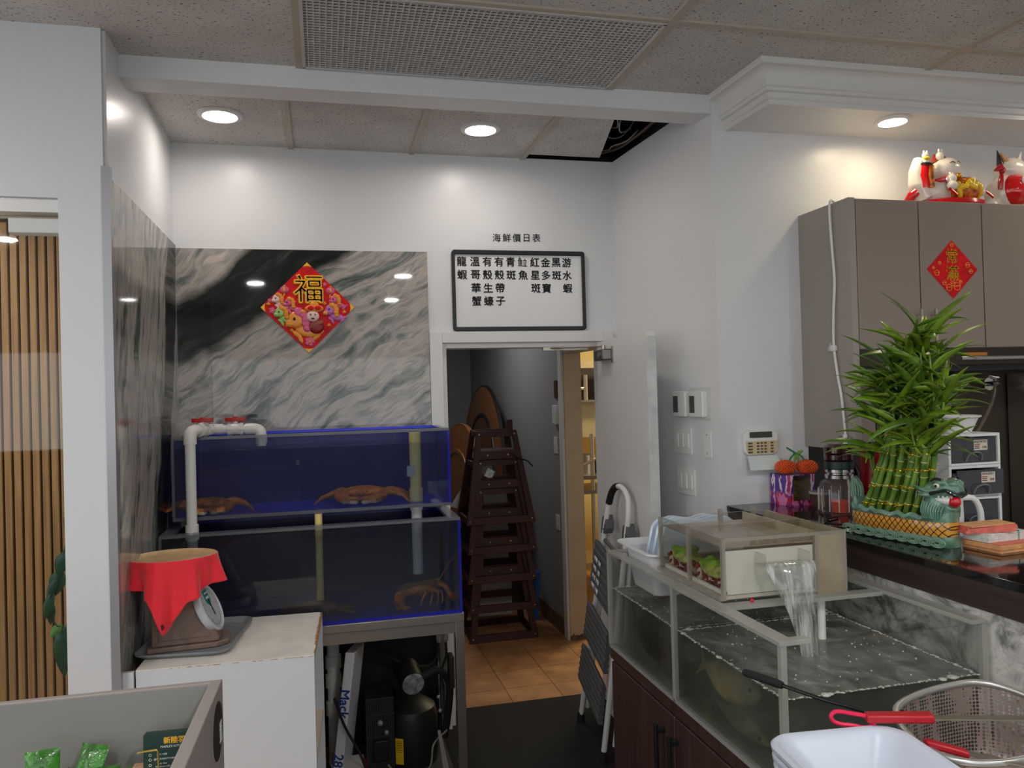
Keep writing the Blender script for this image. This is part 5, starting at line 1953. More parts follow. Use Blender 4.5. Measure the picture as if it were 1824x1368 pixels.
# media bags: green sponge over reddish and pale rings
MGRN = P('media_green', (120, 168, 40), .7, var=(24, .3), bump=(60, .8, .01))
MOLV = P('media_olive_floss', (166, 178, 96), .8, var=(40, .3), bump=(80, .8, .01))
MRED = P('media_red_ring', (128, 50, 30), .7, var=(20, .2))
MPAL = P('media_pale_ring', (206, 196, 180), .7)
for yc, k, lab in ((2.428, 1.0, 'red and pale rings under green floss in the far half of the filter box'), (2.222, 1.15, 'red and pale rings under green floss in the near half of the filter box')):
    t = thing('filter_media', (1.19, yc, BZ0 + .024), lab, 'filter media', 'filter media bags')
    mb = MB()
    for i in range(26):
        a = random.uniform(-1, 1)
        mb.ell((1.182 + random.uniform(-.030, .030), yc + a * .072, 1.186 + .020 * (1 - a * a) * k + .012 * a + random.uniform(-.006, .010)), (.018, .018, .012), None, 10, 6)
    mb.ell((1.182, yc + .005, 1.192), (.038, .088, .024 * k), None, 18, 10)
    o = build('green_floss', mb, MGRN, t)
    fuse(o, .005, lambda c: 0 if c.z > 1.203 + .1 * abs(c.y - yc - .03) else 1, [MGRN, MOLV], 1)
    rr = random.Random(3)
    for i in range(44):
        y = yc - .092 + .184 * (i % 11) / 10 + rr.uniform(-.004, .004)
        z = BZ0 + .020 + (i // 11) * .012 + rr.uniform(0, .003)
        x = 1.158 + rr.uniform(0, .012)
        d = Vector((rr.uniform(-.5, .5), rr.uniform(-.6, .6), rr.uniform(.3, 1))).normalized() * .008
        p = Vector((x, y, z))
        mb = MB().tube([p - d, p + d], .0068, 10)
        build('ring', mb, MRED if rr.random() < .6 else MPAL, t)
single('red_bead', MB().ell((1.215, 2.085, 1.1292), (.006, .006, .005), None, 12, 8), P('bead_red', (220, 20, 24), .3), 'tiny red bead on the tank bar just below the white front of the filter box', 'bead')
single('clear_crossbar', MB().box(1.122, 1.64, 2.06, 2.10, 1.1125, 1.1245), CEDGE, 'clear crossbar under the front edge of the filter box', 'bar')

# ---------------------------------------------------------------- basket and lids at the far end of the tank
BPL = P('basket_white', (226, 230, 234), .35, sss=.05)
t = thing('white_basket', (1.24, 2.76, 1.129), 'white plastic basket at the far end of the big tank, holding the leaning trays', 'basket')
mb = MB()
def rr2(x0, x1, y0, y1, r, z):
    return [Vector((a, b, z)) for a, b in rrect(x0, x1, y0, y1, r, 5)]
ZB = 1.1285
mb.rings([rr2(1.150, 1.45, 2.63, 2.850, .03, 1.012), rr2(1.128, 1.475, 2.605, 2.876, .04, ZB + .028), rr2(1.117, 1.492, 2.588, 2.905, .04, ZB + .035), rr2(1.104, 1.505, 2.574, 2.918, .045, ZB + .037), rr2(1.104, 1.505, 2.574, 2.918, .045, ZB + .043), rr2(1.119, 1.490, 2.590, 2.903, .04, ZB + .042), rr2(1.131, 1.472, 2.609, 2.872, .04, ZB + .025), rr2(1.154, 1.446, 2.634, 2.846, .03, 1.016)])
build('basket_body', mb, BPL, t)
LIDM = P('lid_blue_white', (206, 222, 240), .3, sss=.1)
for k, lab in enumerate(('pale blue-white shallow plastic tray leaning in the basket, nearest the filter box', 'pale blue-white shallow plastic tray in the middle of the leaning three', 'pale blue-white shallow plastic tray leaning in the basket, farthest from the filter box')):
    y0 = 2.66 + k * .026
    x0 = 1.150 - k * .012
    M = Matrix.Translation((x0, y0, ZB + .006)) @ Matrix.Rotation(-.30, 4, 'X')
    shape = [(0, 0), (.27, 0)]
    W_ = .355
    shape = [(.02, 0), (W_, 0), (W_ + .01, .11), (W_ - .03, .142)]
    for i in range(9):
        u = i / 8
        shape.append((W_ - .05 - (W_ - .16) * u, .143 + .006 * math.sin(u * PI * 3)))
    shape += [(.088, .138), (.070, .126), (.058, .110)]
    fl = lambda a, b, d: M @ Vector((a, -d, b))
    c2 = [(.18 + (a - .18) * .91, .07 + (b - .07) * .84) for a, b in shape]
    t = thing('plastic_tray', (x0 + .18, y0, ZB + .006), lab, 'tray', 'trays leaning in the basket')
    mb = MB()
    n = len(shape)
    mb.rings([[fl(a, b, 0) for a, b in shape], [fl(a, b, .008) for a, b in shape], [fl(a, b, .010) for a, b in [(.18 + (a - .18) * .95, .07 + (b - .07) * .92) for a, b in shape]], [fl(a, b, .006) for a, b in c2]])
    build('tray_shell', mb, LIDM, t)
# ---------------------------------------------------------------- black bar counter
GRAN = P('black_granite', (20, 19, 20), .07, var=(160, .5))
t = thing('bar_counter', (2.05, 1.7, 1.147), 'polished black stone bar counter with dark wood apron along the right side', 'counter')
build('worktop', MB().box(1.688, 2.42, .25, 3.083, 1.222, 1.247), GRAN, t, bevel=.003)
build('apron', MB().box(1.692, 1.712, .25, 3.08, 1.147, 1.222), wood('apron_wood', (40, 30, 27), (60, 46, 42), .4, (24, 1.2, 24)), t)
build('end_panel', MB().box(2.38, 2.42, .25, 3.08, 0, 1.222), DWOOD, t)
ZC = 1.2472

# purple gift box with clear window and figurine
t = thing('gift_box', (1.955, 3.01, ZC), 'purple patterned gift box with a clear window, under the beaded pumpkins', 'box')
m, nt, out = newmat('purple_print')
b = N(nt, 'BsdfPrincipled')
b.inputs['Roughness'].default_value = .35
n = N(nt, 'TexNoise')
n.inputs['Scale'].default_value = 26
n.inputs['Detail'].default_value = 3
nt.links.new(coords(nt, (1, 1, .45)), n.inputs['Vector'])
sx = N(nt, 'SeparateXYZ')
nt.links.new(coords(nt), sx.inputs[0])
c1 = ramp(nt, n.outputs[0], [(.0, (92, 50, 150)), (.52, (92, 50, 150)), (.54, (238, 220, 232)), (.60, (238, 220, 232)), (.615, (200, 40, 120)), (.70, (150, 30, 70))], 'CONSTANT')
c2 = ramp(nt, n.outputs[0], [(.0, (226, 130, 190)), (.45, (200, 24, 40)), (.52, (90, 50, 150)), (.60, (236, 150, 200)), (.66, (120, 180, 220))], 'CONSTANT')
nt.links.new(mixc(nt, ramp(nt, sx.outputs[2], [(.045, (0, 0, 0)), (.06, (255, 255, 255))]), c2, c1), b.inputs['Base Color'])
nt.links.new(b.outputs[0], out.inputs[0])
PURPB = m
M = Matrix.Translation((1.962, 3.008, ZC)) @ Matrix.Rotation(math.radians(8), 4, 'Z')
S = .064
HB = .130
mb = MB()
mb.box(-S, S, S - .002, S, 0, HB, M)
mb.box(-S, -S + .002, -S, S - .002, 0, HB, M)
mb.box(-S + .002, S - .002, -S, S - .002, 0, .002, M)
mb.box(-S, S, -S, S, HB - .002, HB, M)
mb.box(-S + .002, -S + .012, -S, -S + .002, 0, HB - .002, M)
mb.box(S - .022, S, -S, -S + .002, 0, HB - .002, M)
mb.box(-S + .012, S - .022, -S, -S + .002, 0, .022, M)
mb.box(S - .002, S, -S + .002, S - .002, 0, HB - .002, M)
build('carton', mb, PURPB, t)
mb = MB()
mb.box(-S + .0021, S - .0021, S - .004, S - .0025, .003, HB - .003, M)
mb.box(-S + .0021, -S + .0036, -S + .003, S - .005, .003, HB - .003, M)
mb.box(S - .0036, S - .0021, -S + .003, S - .005, .003, HB - .003, M)
build('lining', mb, P('carton_lining', (236, 232, 224), .6), t)
build('window', MB().box(-S + .012, S - .022, -S + .0003, -S + .0013, .022, HB - .002, M), clear('carton_window', (226, 222, 214)), t)
mb = MB().lathe([(0, 0), (.026, 0), (.030, .03), (.018, .052), (.026, .066), (.030, .082), (.018, .10), (0, .104)], M @ Vector((-.012, -.012, .004)), 20)
build('figurine', mb, P('figurine_gold', (206, 176, 132), .3, .3, var=(30, .2)), t)
# beaded pumpkins
OR = P('orange_beads', (226, 84, 22), .2, coat=.4)
GB = P('green_beads', (20, 130, 70), .3)


def bead_ball(mb, c, r, rz, n, br):
    for i in range(n):
        z = 1 - 2 * (i + .5) / n
        a = i * 2.39996
        q = math.sqrt(1 - z * z)
        lob = 1 + .05 * math.cos(a * 6)
        mb.ell((c[0] + r * q * lob * math.cos(a), c[1] + r * q * lob * math.sin(a), c[2] + rz * z), br, None, 7, 5)


t = thing('beaded_pumpkins', (1.965, 2.99, ZC + HB), 'pair of orange beaded pumpkins with green beaded stems on the purple box', 'ornament')
zc = ZC + HB + .0305
for cx, cy in ((1.928, 3.00), (2.014, 2.975)):
    mb = MB().ell((cx, cy, zc), (.042, .040, .026), None, 24, 14)
    bead_ball(mb, (cx, cy, zc), .0425, .027, 190, .0052)
    build('pumpkin', mb, OR, t)
for pts in ([(1.935, 2.99, zc + .024), (1.945, 2.985, zc + .042), (1.960, 2.98, zc + .060), (1.940, 2.975, zc + .072), (1.918, 2.97, zc + .084)], [(2.000, 2.97, zc + .022), (1.990, 2.97, zc + .042), (1.972, 2.975, zc + .056), (1.955, 2.978, zc + .062)]):
    mb = MB()
    for p in curve(pts, 5):
        mb.ell(p, .0042, None, 7, 5)
    build('stem', mb, GB, t)
for b_, d in (((1.965, 2.975, zc + .058), (.8, -.2, .35)), ((1.960, 2.972, zc + .056), (-.35, -.2, -1)), ((1.962, 2.97, zc + .054), (.2, -.2, -1))):
    mb = MB()
    leaf(mb, b_, d, .034, .008, .0)
    build('bead_leaf', mb, P('sheer_green', (130, 160, 70), .5), t, solid=.0008)

# clear tub and big jar
t = thing('plastic_tub', (2.02, 2.905, ZC), 'small clear round tub with pale lid beside the purple box', 'tub')
tc = (2.020, 2.895, 0)
build('tub', MB().lathe([(0, ZC), (.036, ZC), (.044, ZC + .055), (.042, ZC + .055), (.034, ZC + .003), (0, ZC + .003)], tc, 28), clear('tub_clear', (226, 214, 204), .25, (150, 110, 100)), t)
build('lid', MB().lathe([(0, ZC + .055), (.047, ZC + .055), (.048, ZC + .064), (0, ZC + .064)], tc, 28), clear('tub_lid', (230, 230, 228), .55, (226, 224, 220)), t)
NUT = P('brown_nut', (176, 128, 92), .6)
rr = random.Random(5)
for i in range(14):
    a, r = rr.uniform(0, 6.28), rr.uniform(0, .022)
    tag(build('nut', MB().ell((tc[0] + r * math.cos(a), tc[1] + r * math.sin(a), ZC + .013 + .010 * (i // 6)), .0095, None, 10, 6), NUT), 'small brown nut inside the clear round tub', 'nut', 'nuts in the clear tub')
t = thing('clear_jar', (1.985, 2.72, ZC), 'large clear jar with ribbed body, dark neck band and chrome collar behind the planter', 'jar')
jc = (1.985, 2.72, 0)
JG = clear('jar_clear', (240, 234, 234), .06, (220, 206, 206), .02, 1.5)
prof = [(0, ZC), (.070, ZC), (.078, ZC + .01), (.078, ZC + .105), (.070, ZC + .125), (.052, ZC + .135), (.050, ZC + .140)]
mb = MB()
rows = []
n = 56
for r, z in prof[1:]:
    rows.append([Vector((jc[0] + r * (1 + .018 * math.cos(14 * a)) * math.cos(a), jc[1] + r * (1 + .018 * math.cos(14 * a)) * math.sin(a), z)) for a in (2 * PI * k / n for k in range(n))])
mb.rings(rows, True, False)
mb.lathe([(0, ZC), (.070, ZC), (.070, ZC + .002), (0, ZC + .002)], jc, 40)
build('jar_body', mb, JG, t)
mb = MB()
for k in range(14):
    a = 2 * PI * k / 14
    p = Vector((jc[0] + .0805 * math.cos(a), jc[1] + .0805 * math.sin(a), 0))
    mb.tube([p + Vector((0, 0, ZC + .014)), p + Vector((0, 0, ZC + .10))], .0022, 6)
build('rib_highlights', mb, clear('jar_rib_highlight', (235, 232, 232), .6, (240, 236, 236), .05), t)  # milky ribs carry the glass highlights in their colour
build('contents', MB().lathe([(0, ZC + .004), (.030, ZC + .004), (.032, ZC + .050), (0, ZC + .050)], jc, 24), P('orange_label', (226, 76, 40), .5), t)
build('neck_band', MB().lathe([(.050, ZC + .176), (.056, ZC + .178), (.056, ZC + .206), (.050, ZC + .208)], jc, 32), P('dark_green_band', (16, 44, 36), .4), t)
build('collar', MB().lathe([(.050, ZC + .138), (.055, ZC + .140), (.055, ZC + .152), (.049, ZC + .156), (.049, ZC + .160), (.055, ZC + .164), (.055, ZC + .175), (.0, ZC + .176)], jc, 32), CHROME, t)
build('maroon_lid', MB().lathe([(0, ZC + .208), (.050, ZC + .208), (.056, ZC + .214), (.056, ZC + .232), (.050, ZC + .236), (.056, ZC + .240), (.056, ZC + .262), (.04, ZC + .275), (0, ZC + .276)], jc, 32), P('jar_maroon', (56, 14, 22), .1, coat=.5), t)
single('red_canister', MB().lathe([(0, ZC), (.05, ZC), (.05, ZC + .22), (.045, ZC + .23), (0, ZC + .23)], (2.20, 2.80, 0), 28), P('canister_red', (170, 16, 26), .35), 'red canister behind the bamboo under the wall cabinet', 'canister')
single('dark_bottle', MB().lathe([(0, ZC), (.035, ZC), (.035, ZC + .15), (.014, ZC + .20), (.014, ZC + .25), (0, ZC + .25)], (2.085, 2.78, 0), 24), P('bottle_dark', (30, 16, 18), .2), 'dark bottle between the clear jar and the red canister', 'bottle')
single('black_cable', MB().tube(curve([(1.90, 2.62, ZC + .005), (1.82, 2.58, ZC + .006), (1.78, 2.50, ZC + .006), (1.84, 2.44, ZC + .006), (1.93, 2.45, ZC + .006)], 8), .004, 8), RUBBER, 'black cable curling on the counter behind the filter box', 'cable')

# ---------------------------------------------------------------- dragon boat planter
GLZ = P('jade_glaze', (92, 128, 108), .15, coat=.6, var=(26, .22), bump=(60, .35, .006))
GLZD = P('dark_glaze', (26, 34, 32), .15, coat=.5)
OCH = None
m, nt, out = newmat('ochre_scales')
b = N(nt, 'BsdfPrincipled')
b.inputs['Roughness'].default_value = .2
b.inputs['Coat Weight'].default_value = .6
# diamond scale lines in the planter's own long/up axes
sp = N(nt, 'SeparateXYZ')
nt.links.new(coords(nt, (1, 1, 1), (0, 0, math.radians(78.5))), sp.inputs[0])
def madd(a, k, b_, l):
    n_ = N(nt, 'Math', operation='MULTIPLY')
    nt.links.new(a, n_.inputs[0])
    n_.inputs[1].default_value = k
    n2_ = N(nt, 'Math', operation='MULTIPLY')
    nt.links.new(b_, n2_.inputs[0])
    n2_.inputs[1].default_value = l
    s_ = N(nt, 'Math', operation='ADD')
    nt.links.new(n_.outputs[0], s_.inputs[0])
    nt.links.new(n2_.outputs[0], s_.inputs[1])
    f_ = N(nt, 'Math', operation='FRACT')
    nt.links.new(s_.outputs[0], f_.inputs[0])
    return f_.outputs[0]
f1, f2 = madd(sp.outputs[0], 48, sp.outputs[2], 42), madd(sp.outputs[0], 48, sp.outputs[2], -42)
l1 = ramp(nt, f1, [(.0, (20, 16, 10)), (.10, (20, 16, 10)), (.22, (255, 255, 255))])
l2 = ramp(nt, f2, [(.0, (20, 16, 10)), (.10, (20, 16, 10)), (.22, (255, 255, 255))])
nt.links.new(mixc(nt, 1.0, mixc(nt, 1.0, (212, 150, 62), l1, 'MULTIPLY'), l2, 'MULTIPLY'), b.inputs['Base Color'])
nt.links.new(b.outputs[0], out.inputs[0])
OCH = m
D0, D1 = Vector((1.800, 2.385, 0)), Vector((1.876, 2.015, 0))     # tail -> head on the counter
ax = (D1 - D0).normalized()
sd = Vector((-ax.y, ax.x, 0)) * -1                                # towards the camera's left
if sd.x > 0:
    sd = -sd
DL = (D1 - D0).length


def dg(a, b, z):
    """a along tail->head 0..1, b sideways (+ = camera side), z above the counter."""
    return D0 + ax * (a * DL) + sd * b + Vector((0, 0, ZC + z))


def hull(z0, z1, w0, w1, bulge=0.0, n=48, a0=0.0, a1=1.0, wave=0.0, inset=0.0):
    rings = []
    for i in range(9):
        k = i / 8
        z, w_ = z0 + (z1 - z0) * k, w0 + (w1 - w0) * k + bulge * math.sin(PI * k)
        r = []
        for j in range(n):
            e = 2 * PI * j / n
            c, s = math.cos(e), math.sin(e)
            q = .5 + (.5 - inset) * math.copysign(abs(c) ** .75, c)
            r.append(dg(a0 + (a1 - a0) * q, w_ * math.copysign(abs(s) ** .6, s), z + wave * math.sin(e * 9) * k))
        rings.append(r)
    return rings


t = thing('dragon_planter', (D0 + D1) / 2 + Vector((0, 0, ZC)), 'glazed green and ochre dragon boat planter with a red ball in its mouth', 'planter')
mb = MB().rings(hull(.0005, .034, .050, .060, .004))
wv = build('wave_base', mb, GLZ, t)
mb = MB()
rr = random.Random(2)
for side_ in (1,):
    for i in range(9):
        a = .06 + .88 * i / 8
        for q in range(3):
            r = .017 - .005 * q
            p = [dg(a + r * math.cos(e) * 1.5 / DL, .0605 + .0005 * q, .018 + r * math.sin(e) * .8) for e in (PI * (1.05 - .13 * k) for k in range(15))]
            mb.tube(p, .0024, 6)
build('wave_curls', mb, P('pale_jade_glaze', (128, 160, 138), .15, coat=.6), wv)
build('scale_band', MB().rings(hull(.034, .082, .059, .060, .005, a0=.02, a1=.985)), OCH, t)
def rimz(a):
    return .082 + .020 * a + .006 * math.sin(a * 40)
n = 64
r0, r1, r2_, r3 = [], [], [], []
for j in range(n):
    e = 2 * PI * j / n
    c, s = math.cos(e), math.sin(e)
    a = .5 + .5 * math.copysign(abs(c) ** .75, c)
    bb = math.copysign(abs(s) ** .6, s)
    aa = .015 + .97 * a
    z = .094 + .014 * math.sin(a * PI) * -.4 + .006 * math.sin(a * 46)
    r0.append(dg(aa, .0615 * bb, .078))
    r1.append(dg(aa, .0660 * bb, z - .004))
    r2_.append(dg(aa, .0580 * bb, z + .008))
    r3.append(dg(.04 + .92 * a, .047 * bb, .070))
build('rim', MB().rings([r0, r1, r2_, r3], True, False), GLZ, t)
build('soil', MB().rings([[dg(.05 + .9 * (.5 + .5 * math.cos(e)), .05 * math.sin(e), .070) for e in (2 * PI * k / 24 for k in range(24))], [dg(.05 + .9 * (.5 + .5 * math.cos(e)), .05 * math.sin(e), .076) for e in (2 * PI * k / 24 for k in range(24))]]), P('dark_pebbles', (40, 36, 30), .8, bump=(150, .8, .01)), t)
# tail
rings = []
for z, a, la, w_ in ((.075, .03, .075, .030), (.100, .02, .080, .030), (.125, .01, .062, .026), (.148, .0, .075, .028), (.165, -.005, .068, .022), (.180, -.01, .040, .014), (.190, -.012, .010, .004)):
    rings.append([dg(a + la * .5 * math.cos(e) + .03, w_ * math.sin(e), z) for e in (2 * PI * k / 18 for k in range(18))])
build('tail', MB().rings(rings), GLZ, t)
mb = MB()
for k in range(6):
    a = .0 + .022 * (k - 1)
    mb.tube(curve([dg(a + .03, .0285 - .002 * abs(k - 2), .125), dg(a + .026, .029 - .003 * abs(k - 2), .150), dg(.02 + a * .4, .016, .182)], 5), .0021, 6)
build('tail_grooves', mb, P('pale_glaze_line', (118, 150, 128), .2, coat=.5), t)
# neck and head
dg0 = dg


def dg(a, b, z):
    return dg0(.80 + (a - .80) * .74, b * 1.06, z)


mb = MB()
mb.tube([dg(.88, 0, .08), dg(.88, 0, .12), dg(.90, 0, .150)], [.048, .050, .046], 20)
mb.ell(dg(.90, 0, .172), (.052, .052, .034), None, 24, 14)
mb.tube([dg(.88, 0, .180), dg(1.0, 0, .186), dg(1.09, 0, .178), dg(1.13, 0, .168)], [.040, .036, .030, .018], 18, flat=.62)
mb.ell(dg(1.07, .012, .197), (.017, .017, .012), None, 12, 8)
mb.ell(dg(1.07, -.012, .197), (.017, .017, .012), None, 12, 8)
mb.tube([dg(.90, 0, .125), dg(1.0, 0, .122), dg(1.09, 0, .118)], [.036, .030, .016], 16, flat=.4)
for s in (-1, 1):
    mb.tube([dg(.86, .040 * s, .172), dg(.78, .050 * s, .178), dg(.70, .054 * s, .190)], [.014, .012, .003], 10, flat=.6)
    mb.tube([dg(.87, .040 * s, .158), dg(.80, .052 * s, .160), dg(.74, .056 * s, .158)], [.012, .010, .003], 10, flat=.6)
    mb.ell(dg(.97, .026 * s, .200), (.019, .019, .012), None, 12, 8)
h = build('head', mb, GLZ, t)
fuse(h, .0035, None, [GLZ], 2)
mb = MB()
for s in (-1, 1):
    for k in range(9):
        e = k / 8
        mb.tube(curve([dg(.80 + .21 * e, (.046 - .012 * e * e) * s, .140 - .012 * e), dg(.80 + .20 * e, (.055 - .014 * e * e) * s, .112), dg(.84 + .15 * e, (.053 - .012 * e * e) * s, .088)], 5), .0035, 6)
build('beard_grooves', mb, P('beard_jade', (92, 132, 110), .18, coat=.6), h)
for s in (-1, 1):
    e_ = build('eye', MB().ell(dg(.965, .0435 * s, .1905), .0085, None, 14, 10), P('eye_cream', (222, 214, 186), .2), h)
    build('pupil', MB().ell(dg(.972, .0505 * s, .1905), .0045, None, 12, 8), INK, e_)
for s in (-1, 1):
    mb = MB()
    mb.tube(curve([dg(.90, .046 * s, .206), dg(.95, .044 * s, .212), dg(1.0, .036 * s, .210)], 5), [.004] * 11, 8)
    mb.tube(curve([dg(.90, .050 * s, .166), dg(.98, .046 * s, .172), dg(1.06, .040 * s, .178), dg(1.12, .026 * s, .166), dg(1.14, 0, .160)], 5), .0058, 8)
    build('brow_and_moustache', mb, GLZD, h)
mb = MB()
mb.tube([dg(.93, 0, .146), dg(1.05, 0, .146), dg(1.10, 0, .146)], [.044, .036, .02], 18, flat=.5)
build('mouth', mb, P('mouth_white', (222, 222, 216), .25), h)
mb = MB()
for s in (-1, 1):
    for k in range(4):
        p = dg(.98 + .035 * k, (.042 - .006 * k) * s, .160)
        mb.tube([p, p - Vector((0, 0, .011))], [.0035, .0008], 8)
build('teeth', mb, P('tooth_white', (236, 234, 226), .25), h)
build('red_ball', MB().ell(dg(1.085, .012, .143), .0185, None, 24, 16), P('ball_red', (200, 24, 40), .25, coat=.4, var=(40, .12)), h)

dg = dg0
# ---------------------------------------------------------------- lucky bamboo
STK = P('bamboo_stalk', (92, 126, 40), .35, var=(14, .2))
NODE = P('bamboo_node', (196, 196, 150), .5)
LF1 = P('bamboo_leaf', (106, 136, 34), .32, var=(9, .25))
LF2 = P('bamboo_leaf_dark', (76, 110, 32), .32, var=(9, .25))
TIE = P('gold_wire', (230, 180, 30), .25, .7)
rr = random.Random(21)
t = thing('lucky_bamboo', dg(.45, 0, .07), 'leafy bundle of green bamboo stalks tied with gold wire, growing in the dragon planter', 'plant')


def ribbon(mb, base, d0, L, w, bend, n=9):
    p = Vector(base)
    d = Vector(d0).normalized()
    side_ = d.cross(Vector((0, 0, 1)))
    side_ = (side_ if side_.length > .05 else Vector((1, 0, 0))).normalized()
    side_ = (Matrix.Rotation(rr.uniform(-.9, .9), 3, d) @ side_).normalized()
    rows = []
    for i in range(n + 1):
        k = i / n
        wd = w * max(.02, (min(1, k * 4 + .25)) * (1 - k ** 2.4))
        nn = side_.cross(d).normalized()
        rows.append([p - side_ * wd + nn * wd * .25, p.copy(), p + side_ * wd + nn * wd * .25])
        p = p + d * (L / n)
        d = (d + Vector((0, 0, -bend / n))).normalized()
        side_ = (side_ - d * side_.dot(d)).normalized()
    mb.rings(rows, False, False)


stalks = []
for row, (bb, hb, k) in enumerate(((.030, .30, 7), (.004, .40, 8), (-.022, .50, 8))):
    for i in range(k):
        a = .14 + .56 * (i + .5 * (row % 2)) / (k - .5)
        stalks.append((a, bb, hb + rr.uniform(-.05, .04) - .24 * max(0, a - .35) * (1.2 if row < 2 else .6), row))
for a, bb, H, row in stalks:
    base = dg(a, bb, .072)
    lean = (a - .42)
    top = base + ax * (.125 - .10 * a) + Vector((0, 0, H)) + sd * rr.uniform(-.012, .008)
    mid = base.lerp(top, .5) + ax * .004
    r = .0088 + .0012 * rr.random()
    nodes = max(4, int(H / .046))
    pts, rad = [], []
    for i in range(nodes * 4 + 1):
        u = i / (nodes * 4)
        p = base.lerp(top, u) + ax * (.010 * math.sin(u * PI)) + sd * (.003 * math.sin(u * 9 + a * 20))
        f = i % 4
        pts.append(p)
        rad.append(r * (1.10 if f == 0 else .93 if f == 2 else 1.0))
    mb = MB().tube(pts, rad, 10)
    mb.mi = 1
    for i in range(0, nodes * 4 + 1, 4):
        d = (pts[min(i + 1, len(pts) - 1)] - pts[max(i - 1, 0)]).normalized()
        mb.tube([pts[i] - d * .0012, pts[i] + d * .0012], r * 1.16, 10)
    s = build('stalk', mb, [STK, NODE], t)
    for ns in range(4 if row == 2 else 3):
        mb = MB()
        u = 1 - .10 * ns - .04 * rr.random() if ns < 2 else rr.uniform(.35, .8)
        p = base.lerp(top, u)
        az = rr.uniform(0, 2 * PI)
        if ns > 1:
            az = math.atan2(ax.y, ax.x) + (0 if a > .42 else PI) + rr.uniform(-.7, .5)
        out_d = Vector((math.cos(az), math.sin(az), 0)) + sd * (.5 if row == 0 and ns < 2 else -.1)
        sh = [p, p + out_d * .020 + Vector((0, 0, .03)), p + out_d * .028 + Vector((0, 0, .075 + .06 * rr.random()))]
        mb.tube(curve(sh, 3), [.0045, .0042, .004, .0036, .0032, .003, .0025], 6)
        tip = sh[-1]
        for q in range(rr.choice((3, 4, 5))):
            e = az + q * 2.4 + rr.uniform(-.4, .4)
            up_ = rr.uniform(.15, 1.25)
            st = sh[1].lerp(tip, .35 + .65 * q / 5)
            ribbon(mb, st, (math.cos(e), math.sin(e), up_), rr.uniform(.11, .21), rr.uniform(.010, .0185), rr.uniform(.2, 1.2))
        build('foliage', mb, LF1 if rr.random() < .6 else LF2, s, solid=.0006)
# gold wire ties round the front stalks at several heights
for lvl, z in enumerate((.09, .15, .205, .26, .32)):
    for i, (a, bb, H, row) in enumerate(stalks):
        if row > 1 or H < z - .05:
            continue
        base = dg(a, bb, .072)
        top = base + ax * (.125 - .10 * a) + Vector((0, 0, H))
        u = min(1, (z - .06 + .018 * a + .008 * rr.random()) / H)
        p = base.lerp(top, u) + ax * (.010 * math.sin(u * PI))
        mb = MB()
        mb.tube([p + Vector((math.cos(e), math.sin(e), .12 * math.cos(e * 2))) * .0118 for e in (2 * PI * k / 12 for k in range(12))], .0013, 5, True)
        for q in range(2):
            d = (sd + ax * rr.uniform(-.8, .8) + Vector((0, 0, rr.uniform(-.8, .8)))).normalized()
            mb.tube([p + sd * .011, p + sd * .011 + d * .010], .0013, 5)
        build('wire_tie', mb, TIE, t)

# ---------------------------------------------------------------- papers, pitcher, drawer tower, bowl
PAP = P('manila_paper', (222, 164, 112), .6, var=(40, .1))
PAPR = P('red_envelope', (214, 112, 96), .6, var=(40, .12))
PAPW = P('white_paper', (216, 214, 206), .7, var=(90, .06))


def paper_stack(name, M, w, d, h, n, mat, label, cat, jig=.004):
    t = thing(name, M.translation, label, cat)
    mb = MB()
    for i in range(n):
        j = Matrix.Translation((rr.uniform(-jig, jig), rr.uniform(-jig, jig), 0)) @ Matrix.Rotation(rr.uniform(-.02, .02), 4, 'Z')
        mb.box(-w / 2, w / 2, -d / 2, d / 2, h * i / n, h * (i + .9) / n, M @ j)
    build('sheets', mb, mat, t, smooth=False)
    return t


Mo = Matrix.Translation((2.055, 1.985, ZC)) @ Matrix.Rotation(.10, 4, 'Z')
paper_stack('envelope_stack', Mo, .27, .13, .022, 7, PAP, 'stack of tan envelopes lying on the black counter beside the planter', 'envelopes')
build('top_sheet', MB().box(-.13, .13, -.06, .06, .0225, .0232, Mo), P('red_paper', (226, 120, 100), .6), bpy.data.objects['envelope_stack'])
Mw = Matrix.Translation((2.0, 2.00, ZC + .0236)) @ Matrix.Rotation(.12, 4, 'Z')
t = paper_stack('receipt_bundle', Mw, .16, .085, .026, 9, PAPW, 'bundle of white slips with a teal rubber band on top of the tan envelopes', 'paper bundle', .0015)
build('rubber_band', MB().tube([Mw @ Vector((.045, y, z)) for y, z in ((-.0445, -.0), (-.0445, .027), (.0445, .027), (.0445, -.0))], .0016, 6, True), P('teal_band', (40, 140, 140), .5), t)
Mr = Matrix.Translation((1.965, 2.005, ZC + .0500)) @ Matrix.Rotation(-.25, 4, 'Z') @ Matrix.Rotation(-.04, 4, 'Y')
t = paper_stack('red_envelopes', Mr, .15, .08, .020, 6, PAPR, 'loose red and tan envelopes on top of the white bundle behind the dragon head', 'envelopes', .006)
build('tan_envelope', MB().box(-.07, .075, -.04, .035, .0205, .0225, Mr @ Matrix.Rotation(.15, 4, 'Z')), PAP, t)
t = thing('pitcher', (2.02, 2.19, ZC), 'white plastic pitcher with looped handle between the dragon head and the drawers', 'pitcher')
pc = (2.015, 2.19, 0)
build('pitcher_body', MB().lathe([(0, ZC), (.036, ZC), (.040, ZC + .06), (.038, ZC + .13), (.041, ZC + .14), (.036, ZC + .14), (.033, ZC + .01), (0, ZC + .01)], pc, 28), WPLAST, t)
build('lid', MB().lathe([(.040, ZC + .140), (.043, ZC + .142), (.040, ZC + .158), (.018, ZC + .165), (.016, ZC + .185), (0, ZC + .187)], pc, 28), WPLAST, t)
